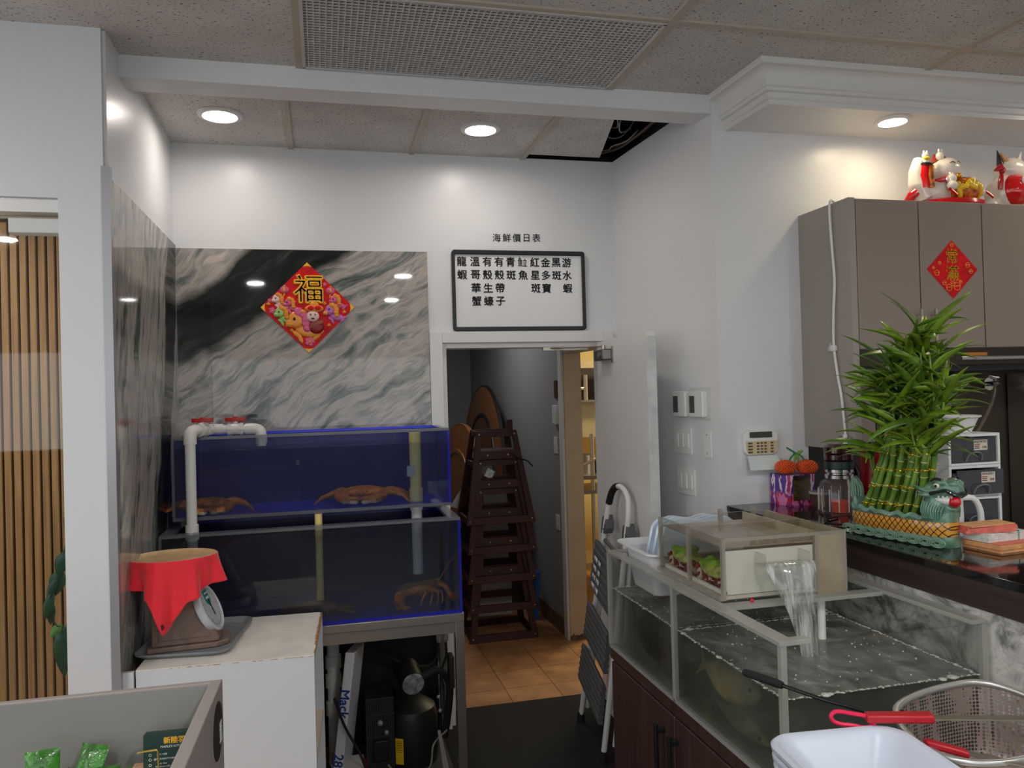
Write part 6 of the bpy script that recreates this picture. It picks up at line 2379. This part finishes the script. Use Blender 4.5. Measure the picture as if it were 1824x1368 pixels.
build('handle', MB().tube(curve([(2.045, 2.175, ZC + .125), (2.085, 2.165, ZC + .12), (2.105, 2.16, ZC + .08), (2.105, 2.16, ZC + .03), (2.09, 2.16, ZC + .0)], 6), .010, 10), WPLAST, t)
SMK = clear('smoke_drawer', (150, 152, 158), .50, (96, 96, 102), .06)
t = thing('drawer_tower', (2.19, 2.40, ZC), 'white tower of three smoky drawers standing on the counter with a bowl on top', 'drawer tower')
DX0, DX1, DY0, DY1 = 2.085, 2.300, 2.265, 2.52
for k in range(3):
    z0 = ZC + k * .109
    mb = MB()
    mb.box(DX0, DX0 + .010, DY0, DY1, z0, z0 + .108)
    mb.box(DX1 - .010, DX1, DY0, DY1, z0, z0 + .108)
    mb.box(DX0 + .010, DX1 - .010, DY0, DY1, z0 + .098, z0 + .108)
    mb.box(DX0 + .010, DX1 - .010, DY0, DY1, z0, z0 + .008)
    mb.box(DX0 + .010, DX1 - .010, DY1 - .005, DY1, z0 + .008, z0 + .098)
    c = build('case', mb, WPLAST, t, bevel=.001)
    yo = -.028 if k == 1 else 0
    mb = MB()
    mb.box(DX0 + .012, DX1 - .012, DY0 + .006 + yo, DY0 + .010 + yo, z0 + .010, z0 + .094)
    mb.box(DX0 + .012, DX0 + .015, DY0 + .010 + yo, DY1 - .02 + yo, z0 + .010, z0 + .085)
    mb.box(DX1 - .015, DX1 - .012, DY0 + .010 + yo, DY1 - .02 + yo, z0 + .010, z0 + .085)
    mb.box(DX0 + .015, DX1 - .015, DY0 + .010 + yo, DY1 - .02 + yo, z0 + .010, z0 + .013)
    d = build('drawer', mb, SMK, t)
    mb = MB()
    xm = DX0 + .105
    mb.tube(curve([(xm - .032, DY0 + .003 + yo, z0 + .014), (xm - .028, DY0 - .006 + yo, z0 + .034), (xm - .012, DY0 - .010 + yo, z0 + .044), (xm + .012, DY0 - .010 + yo, z0 + .044), (xm + .028, DY0 - .006 + yo, z0 + .034), (xm + .032, DY0 + .003 + yo, z0 + .014)], 5), .003, 8)
    build('drawer_pull', mb, P('smoke_pull', (120, 120, 124), .2), d)
    if k:
        ys = DY0 + .0055 + yo
        lb = build('sticker', MB().box(xm + .005, xm + .062, ys - .0006, ys, z0 + .050, z0 + .086), P('sticker_cream', (216, 206, 188), .6), d)
        mb = MB()
        barcode(mb, xm + .040, ys - .0006, z0 + .056, .018, .008, 8)
        barcode(mb, xm + .008, ys - .0006, z0 + .076, .050, .008, 14)
        mb.box(xm + .008, xm + .028, ys - .001, ys - .0005, z0 + .056, z0 + .059)
        mb.box(xm + .008, xm + .028, ys - .001, ys - .0005, z0 + .062, z0 + .065)
        build('sticker_print', mb, P('sticker_ink', (60, 54, 50), .6), lb, smooth=False)
        build('sticker_bar', MB().box(xm + .006, xm + .03, ys - .001, ys - .0005, z0 + .068, z0 + .071), P('sticker_red', (200, 60, 40), .6), lb)
build('stored_items', MB().box(DX0 + .03, DX1 - .04, DY0 + .03, DY1 - .06, ZC + 2 * .109 + .014, ZC + 2 * .109 + .07), P('dim_contents', (70, 70, 74), .7), t)
ZT = ZC + .3265
mb = MB().lathe([(0, ZT + .0005), (.055, ZT + .0005), (.062, ZT + .012), (.080, ZT + .052), (.090, ZT + .056), (.090, ZT + .061), (.078, ZT + .060), (.060, ZT + .016), (.050, ZT + .006), (0, ZT + .006)], (2.195, 2.36, 0), 40)
single('plastic_bowl', mb, WPLAST, 'white plastic bowl with wide rim on top of the drawer tower', 'bowl')

# ---------------------------------------------------------------- wall cabinet, hood, cats
CABT = P('cabinet_taupe', (148, 133, 121), .28)
CABS = P('cabinet_taupe_side_lit', (160, 152, 143), .35)  # lighter than the door taupe: light from the left put into the colour
t = thing('wall_cabinet', (3.1, 2.91, 1.49), 'taupe wall cabinet with flat doors and slim bar handles at the upper right', 'cabinet')
build('end_panel', MB().box(2.083, 2.112, 2.742, 3.086, 1.487, 2.512), CABS, t)
build('carcass', MB().box(2.112, 4.3, 2.762, 3.086, 1.895, 2.510), CABT, t)
for xa, xb in ((2.116, 2.411), (2.417, 2.727), (2.733, 3.04), (3.046, 3.36), (3.366, 3.68)):
    d = build('door', MB().box(xa, xb, 2.742, 2.761, 1.897, 2.508), CABT, t, bevel=.0015)
    if xa in (2.116, 2.417):
        hx_ = xb - .020 if xa == 2.116 else xa + .045
        mb = MB().box(hx_ - .005, hx_ + .005, 2.712, 2.720, 1.925, 2.055)
        mb.box(hx_ - .003, hx_ + .003, 2.720, 2.7425, 1.945, 1.951)
        mb.box(hx_ - .003, hx_ + .003, 2.720, 2.7425, 2.030, 2.036)
        build('handle', mb, STEEL, d)
build('grey_tape', MB().box(2.0815, 2.083, 2.765, 2.845, 1.490, 1.545), P('tape_grey', (128, 130, 132), .5), t)
HOODM = P('hood_dark_steel', (70, 62, 54), .25, .9)
t = thing('range_hood', (3.2, 2.9, 1.80), 'dark steel range hood strip with polished lip under the wall cabinet', 'hood')
build('hood_body', MB().box(2.113, 4.3, 2.75, 3.08, 1.826, 1.894), HOODM, t)
build('hood_lip', MB().tube([(2.60, 2.742, 1.852), (3.3, 2.742, 1.852), (4.3, 2.742, 1.852)], .010, 12), CHROME, t)
build('hood_under', MB().box(2.115, 4.3, 2.80, 3.08, 1.80, 1.826), BLACK, t)
build('hood_glint', MB().box(2.62, 2.74, 2.7465, 2.75, 1.858, 1.876), P('copper_sheen', (210, 140, 70), .25, 1.0), t)  # copper strip painted in for a glint on the hood
single('wall_panel_taupe', MB().box(2.113, 2.45, 3.088, 3.10, 1.49, 1.80), CABT, 'taupe back panel under the left end of the wall cabinet', 'panel')

# small fortune diamond on the middle door
t = thing('door_poster', (2.572, 2.74, 2.11), 'small red diamond poster with two gold characters on the grey cabinet door', 'poster')
QX, QZ = 2.5725, 2.224
qd = lambda a, b, d: Vector((QX + a * .126, 2.7412 - d, QZ + b * .122))
build('board', MB().prism([(0, 1), (1, 0), (0, -1), (-1, 0)], qd, -.0003, .001), RED, t)
mb = MB()
text(mb, '常', Matrix.Translation(qd(.0, .46, .0012)) @ face_y(0, 0, 0), .064, .0012)
text(mb, '滿', Matrix.Translation(qd(.0, -.12, .0012)) @ face_y(0, 0, 0), .066, .0012)
build('gold_characters', mb, GLD, t, smooth=False)
mb = MB()
for a, b, r in ((0, .84, .06), (-.62, -.12, .09), (.60, .16, .08), (.72, -.06, .07), (-.16, -.62, .11), (.16, -.58, .13), (.0, -.48, .08), (-.5, .22, .05), (-.75, .05, .04), (.3, -.42, .05), (-.34, -.46, .07)):
    mb = MB()
    mb.tube([qd(a + r * math.cos(e) * (1 + .15 * math.sin(5 * e)), b + r * math.sin(e), .0014) for e in (2 * PI * k / 20 for k in range(20))], .0014, 5, True)
    mb.tube([qd(a - r * .9, b, .0014), qd(a + r * .9, b + r * .2, .0014)], .0012, 5)
    build('gold_ornament', mb, ORN, t)

# white cable with a plug on the cabinet side
t = thing('white_cable', (2.072, 2.82, 1.25), 'white power cable running down the side of the wall cabinet to the counter', 'cable')
pts = [(2.20, 2.90, 2.518), (2.12, 2.87, 2.520), (2.080, 2.852, 2.522), (2.074, 2.850, 2.46), (2.074, 2.840, 2.30), (2.074, 2.832, 2.19), (2.074, 2.845, 2.05), (2.074, 2.850, 1.92), (2.074, 2.832, 1.80), (2.074, 2.810, 1.70), (2.074, 2.790, 1.52), (2.060, 2.765, 1.42), (2.045, 2.74, 1.34), (2.06, 2.70, 1.256)]
build('cord', MB().tube(curve(pts, 6), .0055, 10), WPLAST, t)
build('clip', MB().box(2.066, 2.083, 2.838, 2.868, 1.895, 1.92), WPLAST, t, bevel=.004)
build('plug', MB().tube([(2.074, 2.795, 1.55), (2.071, 2.788, 1.49)], [.010, .010], 10), WPLAST, t)
mb = MB().prism([(-.02, 0), (0, .02), (.014, .004), (.02, -.012), (-.008, -.018)], lambda a, b, d: Vector((2.080 - d, 2.865 + a, 1.912 + b)), 0, .012)
single('tape_scrap', mb, P('crumpled_tape', (190, 190, 192), .5), 'crumpled pale tape beside the white cable on the cabinet side', 'tape')

CATW = P('cat_glossy_white', (236, 228, 216), .12, coat=.5)
CATR = P('cat_red_glaze', (206, 16, 22), .15, coat=.5)
CATY = P('cat_yellow_glaze', (240, 196, 20), .2, coat=.4)
CATG = P('cat_gold_brocade', (176, 96, 30), .25, .2, var=(60, .5))


def cat(x, y, z, label):
    t = thing('lucky_cat', (x, y, z), label, 'cat figurine')
    q = lambda a, b, c: Vector((x + a, y + b, z + c))
    mb = MB().lathe([(0, 0), (.15, 0), (.165, .010), (.160, .026), (.13, .034), (0, .036)], q(.035, -.01, 0), 36, None, 1.0, .62)
    build('base_cushion', mb, CATR, t)
    q = lambda a, b, c: Vector((x + a, y + b, z + c - .034))
    build('tail', MB().tube(curve([q(-.12, .02, .06), q(-.165, .01, .055), q(-.170, -.01, .08), q(-.150, -.02, .10)], 5), .020, 12), CATR, t)
    mb = MB()
    mb.ell(q(-.035, .02, .105), (.105, .080, .070), None, 28, 16)
    mb.tube([q(-.10, .0, .08), q(-.132, -.01, .14), q(-.138, -.012, .19), q(-.122, -.015, .245)], [.050, .040, .032, .026], 16)
    b = build('body', mb, CATW, t)
    fuse(b, .005, None, [CATW], 2)
    # head looking up to the right
    hc = Vector((.012, -.008, .205))
    mb = MB().ell(q(*hc), (.070, .060, .052), Matrix.Rotation(-.25, 3, 'Y'), 28, 18)
    for a, b_, c in ((.052, -.030, .222), (.066, -.012, .214)):
        mb.ell(q(a, b_, c), (.018, .016, .013), None, 12, 8)
    h = build('head', mb, CATW, t)
    fuse(h, .004, None, [CATW], 2)
    for a, b_ in ((-.030, 0), (.032, .012)):
        build('ear', MB().tube([q(a, b_, .240), q(a - .004, b_, .274)], [.020, .004], 12), P('ear_red_brown', (150, 50, 36), .2), h)
    mb = MB()
    n_ = Vector((.55, -.80, .25))
    for du, dz in ((-.022, .016), (.020, .022)):
        pts = []
        for k in range(5):
            e = (k - 2) / 2
            p = Vector((hc.x + du + .012 * e + .012, hc.y, hc.z + dz + .006 * (1 - e * e)))
            yy = .060 * math.sqrt(max(.02, 1 - ((p.x - hc.x) / .070) ** 2 - ((p.z - hc.z) / .056) ** 2))
            pts.append(q(p.x, hc.y - yy - .001, p.z))
        mb.tube(pts, .0018, 6)
    build('closed_eyes', mb, P('face_line_brown', (120, 66, 50), .4), h)
    mb = MB().ell(q(-.020, -.018, .262), (.018, .016, .020), None, 14, 10)
    mb.ell(q(-.028, -.022, .284), (.005, .005, .010), None, 8, 6)
    mb.ell(q(-.012, -.022, .284), (.005, .005, .010), None, 8, 6)
    build('kitten', mb, CATW, h)
    build('collar', MB().tube([q(-.004 + .064 * math.cos(e), -.006 + .056 * math.sin(e), .157 + .012 * math.cos(e)) for e in (2 * PI * k / 28 for k in range(28))], .011, 10, True), CATR, t)
    build('bell', MB().ell(q(.030, -.064, .165), .013, None, 14, 10), GOLD, t)
    mb = MB().tube([q(-.118, -.045, .115), q(-.124, -.040, .165), q(-.116, -.040, .208)], [.020, .023, .021], 14)
    sl = build('sleeve', mb, CATR, t)
    build('sleeve_brocade', MB().tube([q(-.102, -.056, .112), q(-.108, -.056, .165), q(-.102, -.055, .206)], [.014, .016, .014], 12), CATG, sl)
    build('sleeve_trim', MB().tube([q(-.114, -.042, .206), q(-.112, -.042, .215)], [.027, .027], 14), GLZD, sl)
    mb = MB().ell(q(-.112, -.036, .230), (.018, .016, .020), None, 12, 8)
    mb.ell(q(-.110, -.036, .256), (.015, .014, .014), None, 12, 8)
    mb.ell(q(-.118, -.036, .270), (.004, .004, .008), None, 8, 6)
    mb.ell(q(-.102, -.036, .270), (.004, .004, .008), None, 8, 6)
    k = build('paw_kitten', mb, CATW, t)
    build('kitten_bib', MB().ell(q(-.112, -.046, .240), (.017, .010, .010), None, 12, 8), CATY, k)
    mb = MB().ell(q(.070, -.045, .110), (.080, .055, .056), None, 24, 14)
    bg = build('belly_bag', mb, CATG, t)
    ys = lambda a, c: -.045 - .055 * math.sqrt(max(.03, 1 - ((a - .07) / .080) ** 2 - ((c - .110) / .056) ** 2))
    mb = MB()
    for i in range(11):
        a = .0 + .0136 * i
        c = .118 + .008 * math.sin(i * 1.9)
        mb.ell(q(a, ys(a, c), c), (.013, .007, .013), None, 10, 7)
    for i in range(6):
        a, c = .012 + .004 * i, .105 - .009 * i
        mb.ell(q(a, ys(a, c), c), (.014, .007, .010), None, 10, 7)
        a = .130 - .001 * i
        mb.ell(q(a, ys(a, c) - .002, c), (.008, .006, .010), None, 10, 7)
    f_ = build('yellow_trim', mb, CATY, bg)
    fuse(f_, .003, None, [CATY], 1)
    mb = MB()
    for k in range(9):
        e = PI * (k + .5) / 9
        mb.tube([q(.070, ys(.07, .125) - .006, .122), q(.070 + .032 * math.cos(e), ys(.07, .14) - .004, .122 + .026 * math.sin(e))], [.001, .0042], 6)
    build('fan', mb, CATY, bg)
    for a, b_, c, r in ((-.012, -.070, .150, .022), (-.020, -.082, .118, .022), (.108, -.050, .158, .014), (.136, -.055, .132, .016), (.158, -.055, .100, .016)):
        mb = MB().ell(q(a, b_, c), r, None, 12, 8)
        mb.ell(q(a - .007, b_, c + r * .95), (.004, .004, .007), None, 8, 6)
        mb.ell(q(a + .007, b_, c + r * .95), (.004, .004, .007), None, 8, 6)
        build('small_kitten', mb, CATW, t)
    for a, b_, c in ((-.045, -.090, .102), (.168, -.066, .102)):
        build('kitten_ribbon', MB().tube([q(a, b_, c), q(a + .018, b_ - .004, c - .014), q(a + .034, b_ - .004, c - .026)], .0055, 8), CATR, t)


cat(2.665, 2.885, 2.5125, 'white reclining lucky cat with yellow bag and red sleeve on top of the wall cabinet')
t = thing('lucky_cat', (3.02, 2.90, 2.5125), 'white lucky cat with red apron and black ear on the wall cabinet', 'cat figurine')
q = lambda a, b, c: Vector((3.02 + a, 2.90 + b, 2.5125 + c - .012))
mb = MB().ell(q(0, 0, .098), (.085, .080, .085), None, 24, 14)
mb.tube([q(-.07, 0, .05), q(-.095, -.02, .03), q(-.10, -.03, .010)], [.03, .028, .018], 12)
b = build('body', mb, CATW, t)
fuse(b, .005, None, [CATW], 2)
h = build('head', MB().ell(q(.02, -.01, .200), (.070, .060, .056), None, 24, 14), CATW, t)
build('apron', MB().ell(q(.012, -.03, .100), (.078, .070, .075), None, 24, 14), CATR, t)
e = build('ear', MB().tube([q(-.030, -.01, .225), q(-.052, -.015, .285)], [.036, .004], 14, flat=.5), GLZD, h)
build('inner_ear', MB().tube([q(-.022, -.028, .232), q(-.044, -.026, .274)], [.022, .003], 12, flat=.4), P('ear_peach', (226, 170, 120), .3), e)
build('ear', MB().tube([q(.062, -.01, .235), q(.08, -.015, .285)], [.034, .004], 14, flat=.5), CATW, h)
mb = MB().tube([q(-.055, -.05, .185), q(-.085, -.06, .195), q(-.115, -.06, .180)], [.010, .016, .004], 10)
mb.ell(q(-.070, -.055, .180), .013, None, 10, 8)
mb.tube([q(-.072, -.055, .17), q(-.080, -.055, .13), q(-.078, -.05, .10)], [.008, .012, .010], 10)
build('fish_ornament', mb, P('ornament_red', (176, 16, 36), .2, coat=.4), t)
for a, c in ((.0, .135), (.02, .075)):
    build('white_button', MB().ell(q(a, -.098, c), (.008, .006, .018), None, 10, 8), CATW, t)

# tap on the steel panel
t = thing('wall_tap', (3.19, 3.28, 1.60), 'chrome wall tap with hanging hose on the steel panel at the far right', 'tap')
mb = MB().cyl((3.265, 3.28, 1.738), (3.265, 3.268, 1.738), .032)
mb.tube([(3.265, 3.27, 1.738), (3.255, 3.20, 1.735), (3.20, 3.17, 1.733)], .012, 12)
mb.tube([(3.175, 3.165, 1.742), (3.20, 3.17, 1.745), (3.215, 3.172, 1.742)], .009, 10)
mb.tube([(3.20, 3.17, 1.745), (3.198, 3.168, 1.765)], .007, 10)
build('tap_body', mb, CHROME, t)
build('handle', MB().tube([(3.165, 3.165, 1.775), (3.20, 3.168, 1.765), (3.225, 3.17, 1.766)], [.006, .008, .006], 10), CHROME, t)
build('hose', MB().tube(curve([(3.20, 3.17, 1.735), (3.195, 3.17, 1.69), (3.18, 3.18, 1.63), (3.15, 3.2, 1.55), (3.11, 3.22, 1.47)], 6), .008, 10), clear('clear_hose', (200, 190, 176), .35, (190, 180, 160), .1), t)
t = thing('steel_fridge', (3.75, 3.2, 0), 'brushed steel refrigerator edge at the far right of the service kitchen', 'refrigerator')
build('cabinet', MB().box(3.375, 4.1, 3.10, 3.27, 0, 1.79), STEEL, t, bevel=.003)
build('door_edge', MB().box(3.370, 3.385, 3.095, 3.105, 0, 1.79), WPLAST, t)
single('wall_monitor', MB().box(2.08, 2.30, 2.535, 2.56, 1.40, 1.53), P('dark_slate', (46, 50, 56), .4), 'dark slate panel standing behind the bamboo beside the drawer tower', 'panel')
# ---------------------------------------------------------------- right foreground: side table with bins, sieve and tongs
t = thing('side_table', (1.25, 1.32, 0), 'stainless prep table in front of the big tank, under the white bins', 'table')
build('table_top', MB().box(.84, 1.66, .85, 1.385, .872, .896), STEEL, t, bevel=.003)
for x in (.86, 1.60):
    for y in (.87, 1.345):
        build('leg', MB().box(x, x + .035, y, y + .035, .0125, .872), STEEL, t)
BINM = P('bin_white', (196, 205, 220), .3)


def bin_(x0, x1, y0, y1, z0, z1, rz, label):
    t = thing('plastic_bin', ((x0 + x1) / 2, (y0 + y1) / 2, z0), label, 'bin', 'stack of white bins')
    c = Vector(((x0 + x1) / 2, (y0 + y1) / 2, 0))
    R_ = Matrix.Translation(c) @ Matrix.Rotation(rz, 4, 'Z')
    hx_, hy_ = (x1 - x0) / 2, (y1 - y0) / 2
    def rg(dx, r, z):
        return [R_ @ Vector((a, b, z)) for a, b in rrect(-hx_ + dx, hx_ - dx, -hy_ + dx, hy_ - dx, r, 7)]
    mb = MB().rings([rg(.090, .025, z0), rg(.024, .045, z1 - .018), rg(.010, .05, z1 - .017), rg(.001, .055, z1 - .012), rg(.0, .056, z1 - .004), rg(.004, .055, z1), rg(.012, .05, z1), rg(.018, .048, z1 - .004), rg(.024, .045, z1 - .014), rg(.092, .025, z0 + .006)])
    build('bin_shell', mb, BINM, t)
    return t


BRZ = math.radians(-5.5)
labs = ['white plastic bin on top of the nested stack at the lower right', 'white plastic bin second from the top of the nested stack', 'white plastic bin third from the top of the nested stack', 'white plastic bin fourth from the top of the nested stack', 'white plastic bin at the bottom of the nested stack']
for k in range(5):
    z1 = 1.062 - k * .019
    bin_(.815 + .0015 * k, 1.105 - .0015 * k, .99, 1.405 - .0015 * k, .8965 + (4 - k) * .019, z1, BRZ, labs[k])

# perforated scoop basket with wire rim
WIRE = P('aluminium_rim', (190, 190, 188), .35, .8)
m, nt, out = newmat('perforated_mesh')
b = N(nt, 'BsdfPrincipled')
b.inputs['Base Color'].default_value = rgb((176, 160, 152))
b.inputs['Metallic'].default_value = .7
b.inputs['Roughness'].default_value = .4
vo = N(nt, 'TexVoronoi')
vo.inputs['Scale'].default_value = 125
vo.inputs['Randomness'].default_value = .15
nt.links.new(coords(nt), vo.inputs['Vector'])
tr = N(nt, 'BsdfTransparent')
mx = N(nt, 'MixShader')
nt.links.new(ramp(nt, vo.outputs['Distance'], [(.38, (1, 1, 1, 1)), (.44, (0, 0, 0, 1))]), mx.inputs[0])
nt.links.new(b.outputs[0], mx.inputs[1])
nt.links.new(tr.outputs[0], mx.inputs[2])
nt.links.new(mx.outputs[0], out.inputs[0])
PERF = m
t = thing('scoop_net', (1.36, 1.40, .897), 'perforated metal scoop basket with thick wire rim and black handle behind the white bins', 'scoop net')
rim = [(1.150, 1.40, 1.045), (1.185, 1.455, 1.058), (1.26, 1.485, 1.066), (1.36, 1.500, 1.070), (1.44, 1.495, 1.070), (1.49, 1.44, 1.062), (1.50, 1.36, 1.05), (1.45, 1.29, 1.036), (1.36, 1.255, 1.03), (1.25, 1.245, 1.028), (1.17, 1.27, 1.03), (1.14, 1.33, 1.036)]
rp = curve(rim + [rim[0]], 6)[:-1]
build('rim', MB().tube(rp, .0075, 12, True), WIRE, t)
cen = Vector((1.33, 1.375, .925))
def bowl(u, v):
    i = u * len(rp)
    a, b_ = rp[int(i) % len(rp)], rp[(int(i) + 1) % len(rp)]
    p = a.lerp(b_, i - int(i))
    k = v
    q_ = p.lerp(Vector((cen.x, cen.y, p.z)), .06 * k if k < .6 else .036 + (k - .6) / .4 * .964)
    q_.z = p.z - (p.z - .912) * min(1, k / .6) + .003 * math.sin(u * 60) * min(1, k * 3)
    return q_
build('mesh_basket', MB().grid(bowl, 72, 24, True), PERF, t)
hp = [(0.9995, 1.640, 1.072), (1.018, 1.606, 1.0675)]
build('handle_rod', MB().tube([(1.00, 1.636, 1.0715), (1.06, 1.535, 1.062), (1.13, 1.46, 1.052), (1.19, 1.44, 1.056)], .0045, 10), BLACK, t)
build('handle_grip', MB().tube([(.962, 1.700, 1.0775), (.966, 1.693, 1.077), (1.008, 1.622, 1.0705), (1.012, 1.615, 1.070)], [.007, .0095, .0095, .008], 14), RUBBER, t)

# red-handled tongs resting across the scoop
TRED = P('tongs_red', (176, 22, 38), .4)
TPNK = P('tongs_bright_red', (230, 30, 80), .4)
t = thing('kitchen_tongs', (1.15, 1.37, 1.05), 'steel tongs with dark red grips and bright red ring lying on the scoop basket', 'tongs')
T0, T1 = Vector((1.020, 1.412, 1.074)), Vector((1.360, 1.285, 1.076))
dT = (T1 - T0).normalized()
sT = Vector((-dT.y, dT.x, 0))
def strip(a, b, w0, w1, h, dz0=0, dz1=0, ds0=0, ds1=0):
    A_, B_ = T0 + dT * a + Vector((0, 0, dz0)) + sT * ds0, T0 + dT * b + Vector((0, 0, dz1)) + sT * ds1
    return [[A_ + sT * w0 * sx + Vector((0, 0, h * sz)) for sx, sz in ((-1, -1), (1, -1), (1, 1), (-1, 1))], [B_ + sT * w1 * sx + Vector((0, 0, h * sz)) for sx, sz in ((-1, -1), (1, -1), (1, 1), (-1, 1))]]
build('arm', MB().rings(strip(.160, .36, .010, .011, .0015, .004, .006)).rings(strip(.36, .52, .011, .030, .0015, .006, .008)), STEEL, t)
build('arm', MB().rings(strip(.20, .40, .009, .011, .0015, -.038, -.056, -.055, -.11)), STEEL, t)
build('grip', MB().rings(strip(.045, .175, .013, .014, .0085, .003, .005)), TRED, t, bevel=.004)
build('grip', MB().rings(strip(.145, .215, .010, .011, .007, -.030, -.040, -.035, -.060)), TRED, t, bevel=.004)
loop = [T0 + dT * a + Vector((0, 0, c)) for a, c in ((.062, -.010), (.050, .004), (.02, .010), (-.010, .014), (-.022, .006), (-.018, -.006), (-.002, -.012), (.02, -.014), (.045, -.018))]
build('hanging_ring', MB().tube(curve(loop + [loop[0]], 4)[:-1], .0042, 8, True), TPNK, t)

# ---------------------------------------------------------------- light and camera
def area(name, loc, rot, sx, sy, energy, col):
    l = bpy.data.lights.new(name, 'AREA')
    l.shape = 'RECTANGLE'
    l.size, l.size_y = sx, sy
    l.energy = energy
    l.color = col
    o = bpy.data.objects.new(name, l)
    o.location = loc
    o.rotation_euler = rot
    COL.objects.link(o)
    return o


area('corridor_fill', (1.0, 6.4, 2.68), (0, 0, 0), .3, 1.0, 9, (1.0, .98, .96))  # added fill that lifts the corridor, not a seen fixture
area('slat_room_fill', (-2.4, 3.5, 2.68), (0, 0, 0), 1.6, .4, 30, (1.0, .93, .82))  # added warm fill to brighten the slats behind the glass
for lx, ly in ((-.675, -.714), (.858, -.105), (.912, -2.19), (-2.3, -.7), (2.6, -.4), (-2.0, 1.0)):  # leading ones match lamps reflected in the slab, later ones are added fill
    l = area('dining_ceiling_and_fill_light', (lx, ly, 3.018), (0, 0, 0), .16, .16, DINE, (1.0, .97, .94))
    l.data.shape = 'DISK'
for k in range(2):
    p = area('window_portal', (-1.9 + 4.2 * k, -3.02, 1.8), (PI / 2, 0, PI), 4.2, 1.6, 10, (1, 1, 1))
    p.data.cycles.is_portal = True
p = area('window_portal', (-4.02, -.4, 1.7), (0, -PI / 2, 0), 1.6, 5.2, 10, (1, 1, 1))
p.data.cycles.is_portal = True
area('kitchen_light', (2.9, 6.0, 2.66), (0, 0, 0), 1.2, .3, 42, (1.0, .86, .55))
area('service_kitchen_light', (3.4, 2.5, 2.95), (0, 0, 0), .5, .3, 4, (1.0, .86, .66))

W = bpy.data.worlds.new('daylight')
bpy.context.scene.world = W
W.use_nodes = True
bg = W.node_tree.nodes['Background']
bg.inputs[0].default_value = (.93, .97, 1.0, 1)
bg.inputs[1].default_value = WORLD

sc = bpy.context.scene
cam = bpy.data.cameras.new('camera')
co = bpy.data.objects.new('camera', cam)
COL.objects.link(co)
sc.camera = co
yaw, pitch, roll = math.radians(13.632), math.radians(.6233), math.radians(-1.5652)
f = Vector((math.sin(yaw) * math.cos(pitch), math.cos(yaw) * math.cos(pitch), math.sin(pitch)))
r = Vector((math.cos(yaw), -math.sin(yaw), 0))
u = r.cross(f)
r2, u2 = r * math.cos(roll) + u * math.sin(roll), -r * math.sin(roll) + u * math.cos(roll)
mw = Matrix((r2, u2, -f)).transposed().to_4x4()
mw.translation = (0, 0, 1.76)
co.matrix_world = mw
cam.sensor_fit = 'HORIZONTAL'
cam.sensor_width = 36
cam.lens = 1394.95 / 1824 * 36
cam.clip_start = .05
sc.view_settings.view_transform = 'Standard'
sc.view_settings.look = 'None'
sc.view_settings.gamma = 1
sc.view_settings.exposure = EXPO
sc.cycles.volume_bounces = 2
sc.cycles.max_bounces = 14
sc.cycles.transparent_max_bounces = 32
sc.cycles.diffuse_bounces = 5
sc.cycles.glossy_bounces = 5
sc.cycles.sample_clamp_indirect = 8
sc.cycles.use_denoising = True
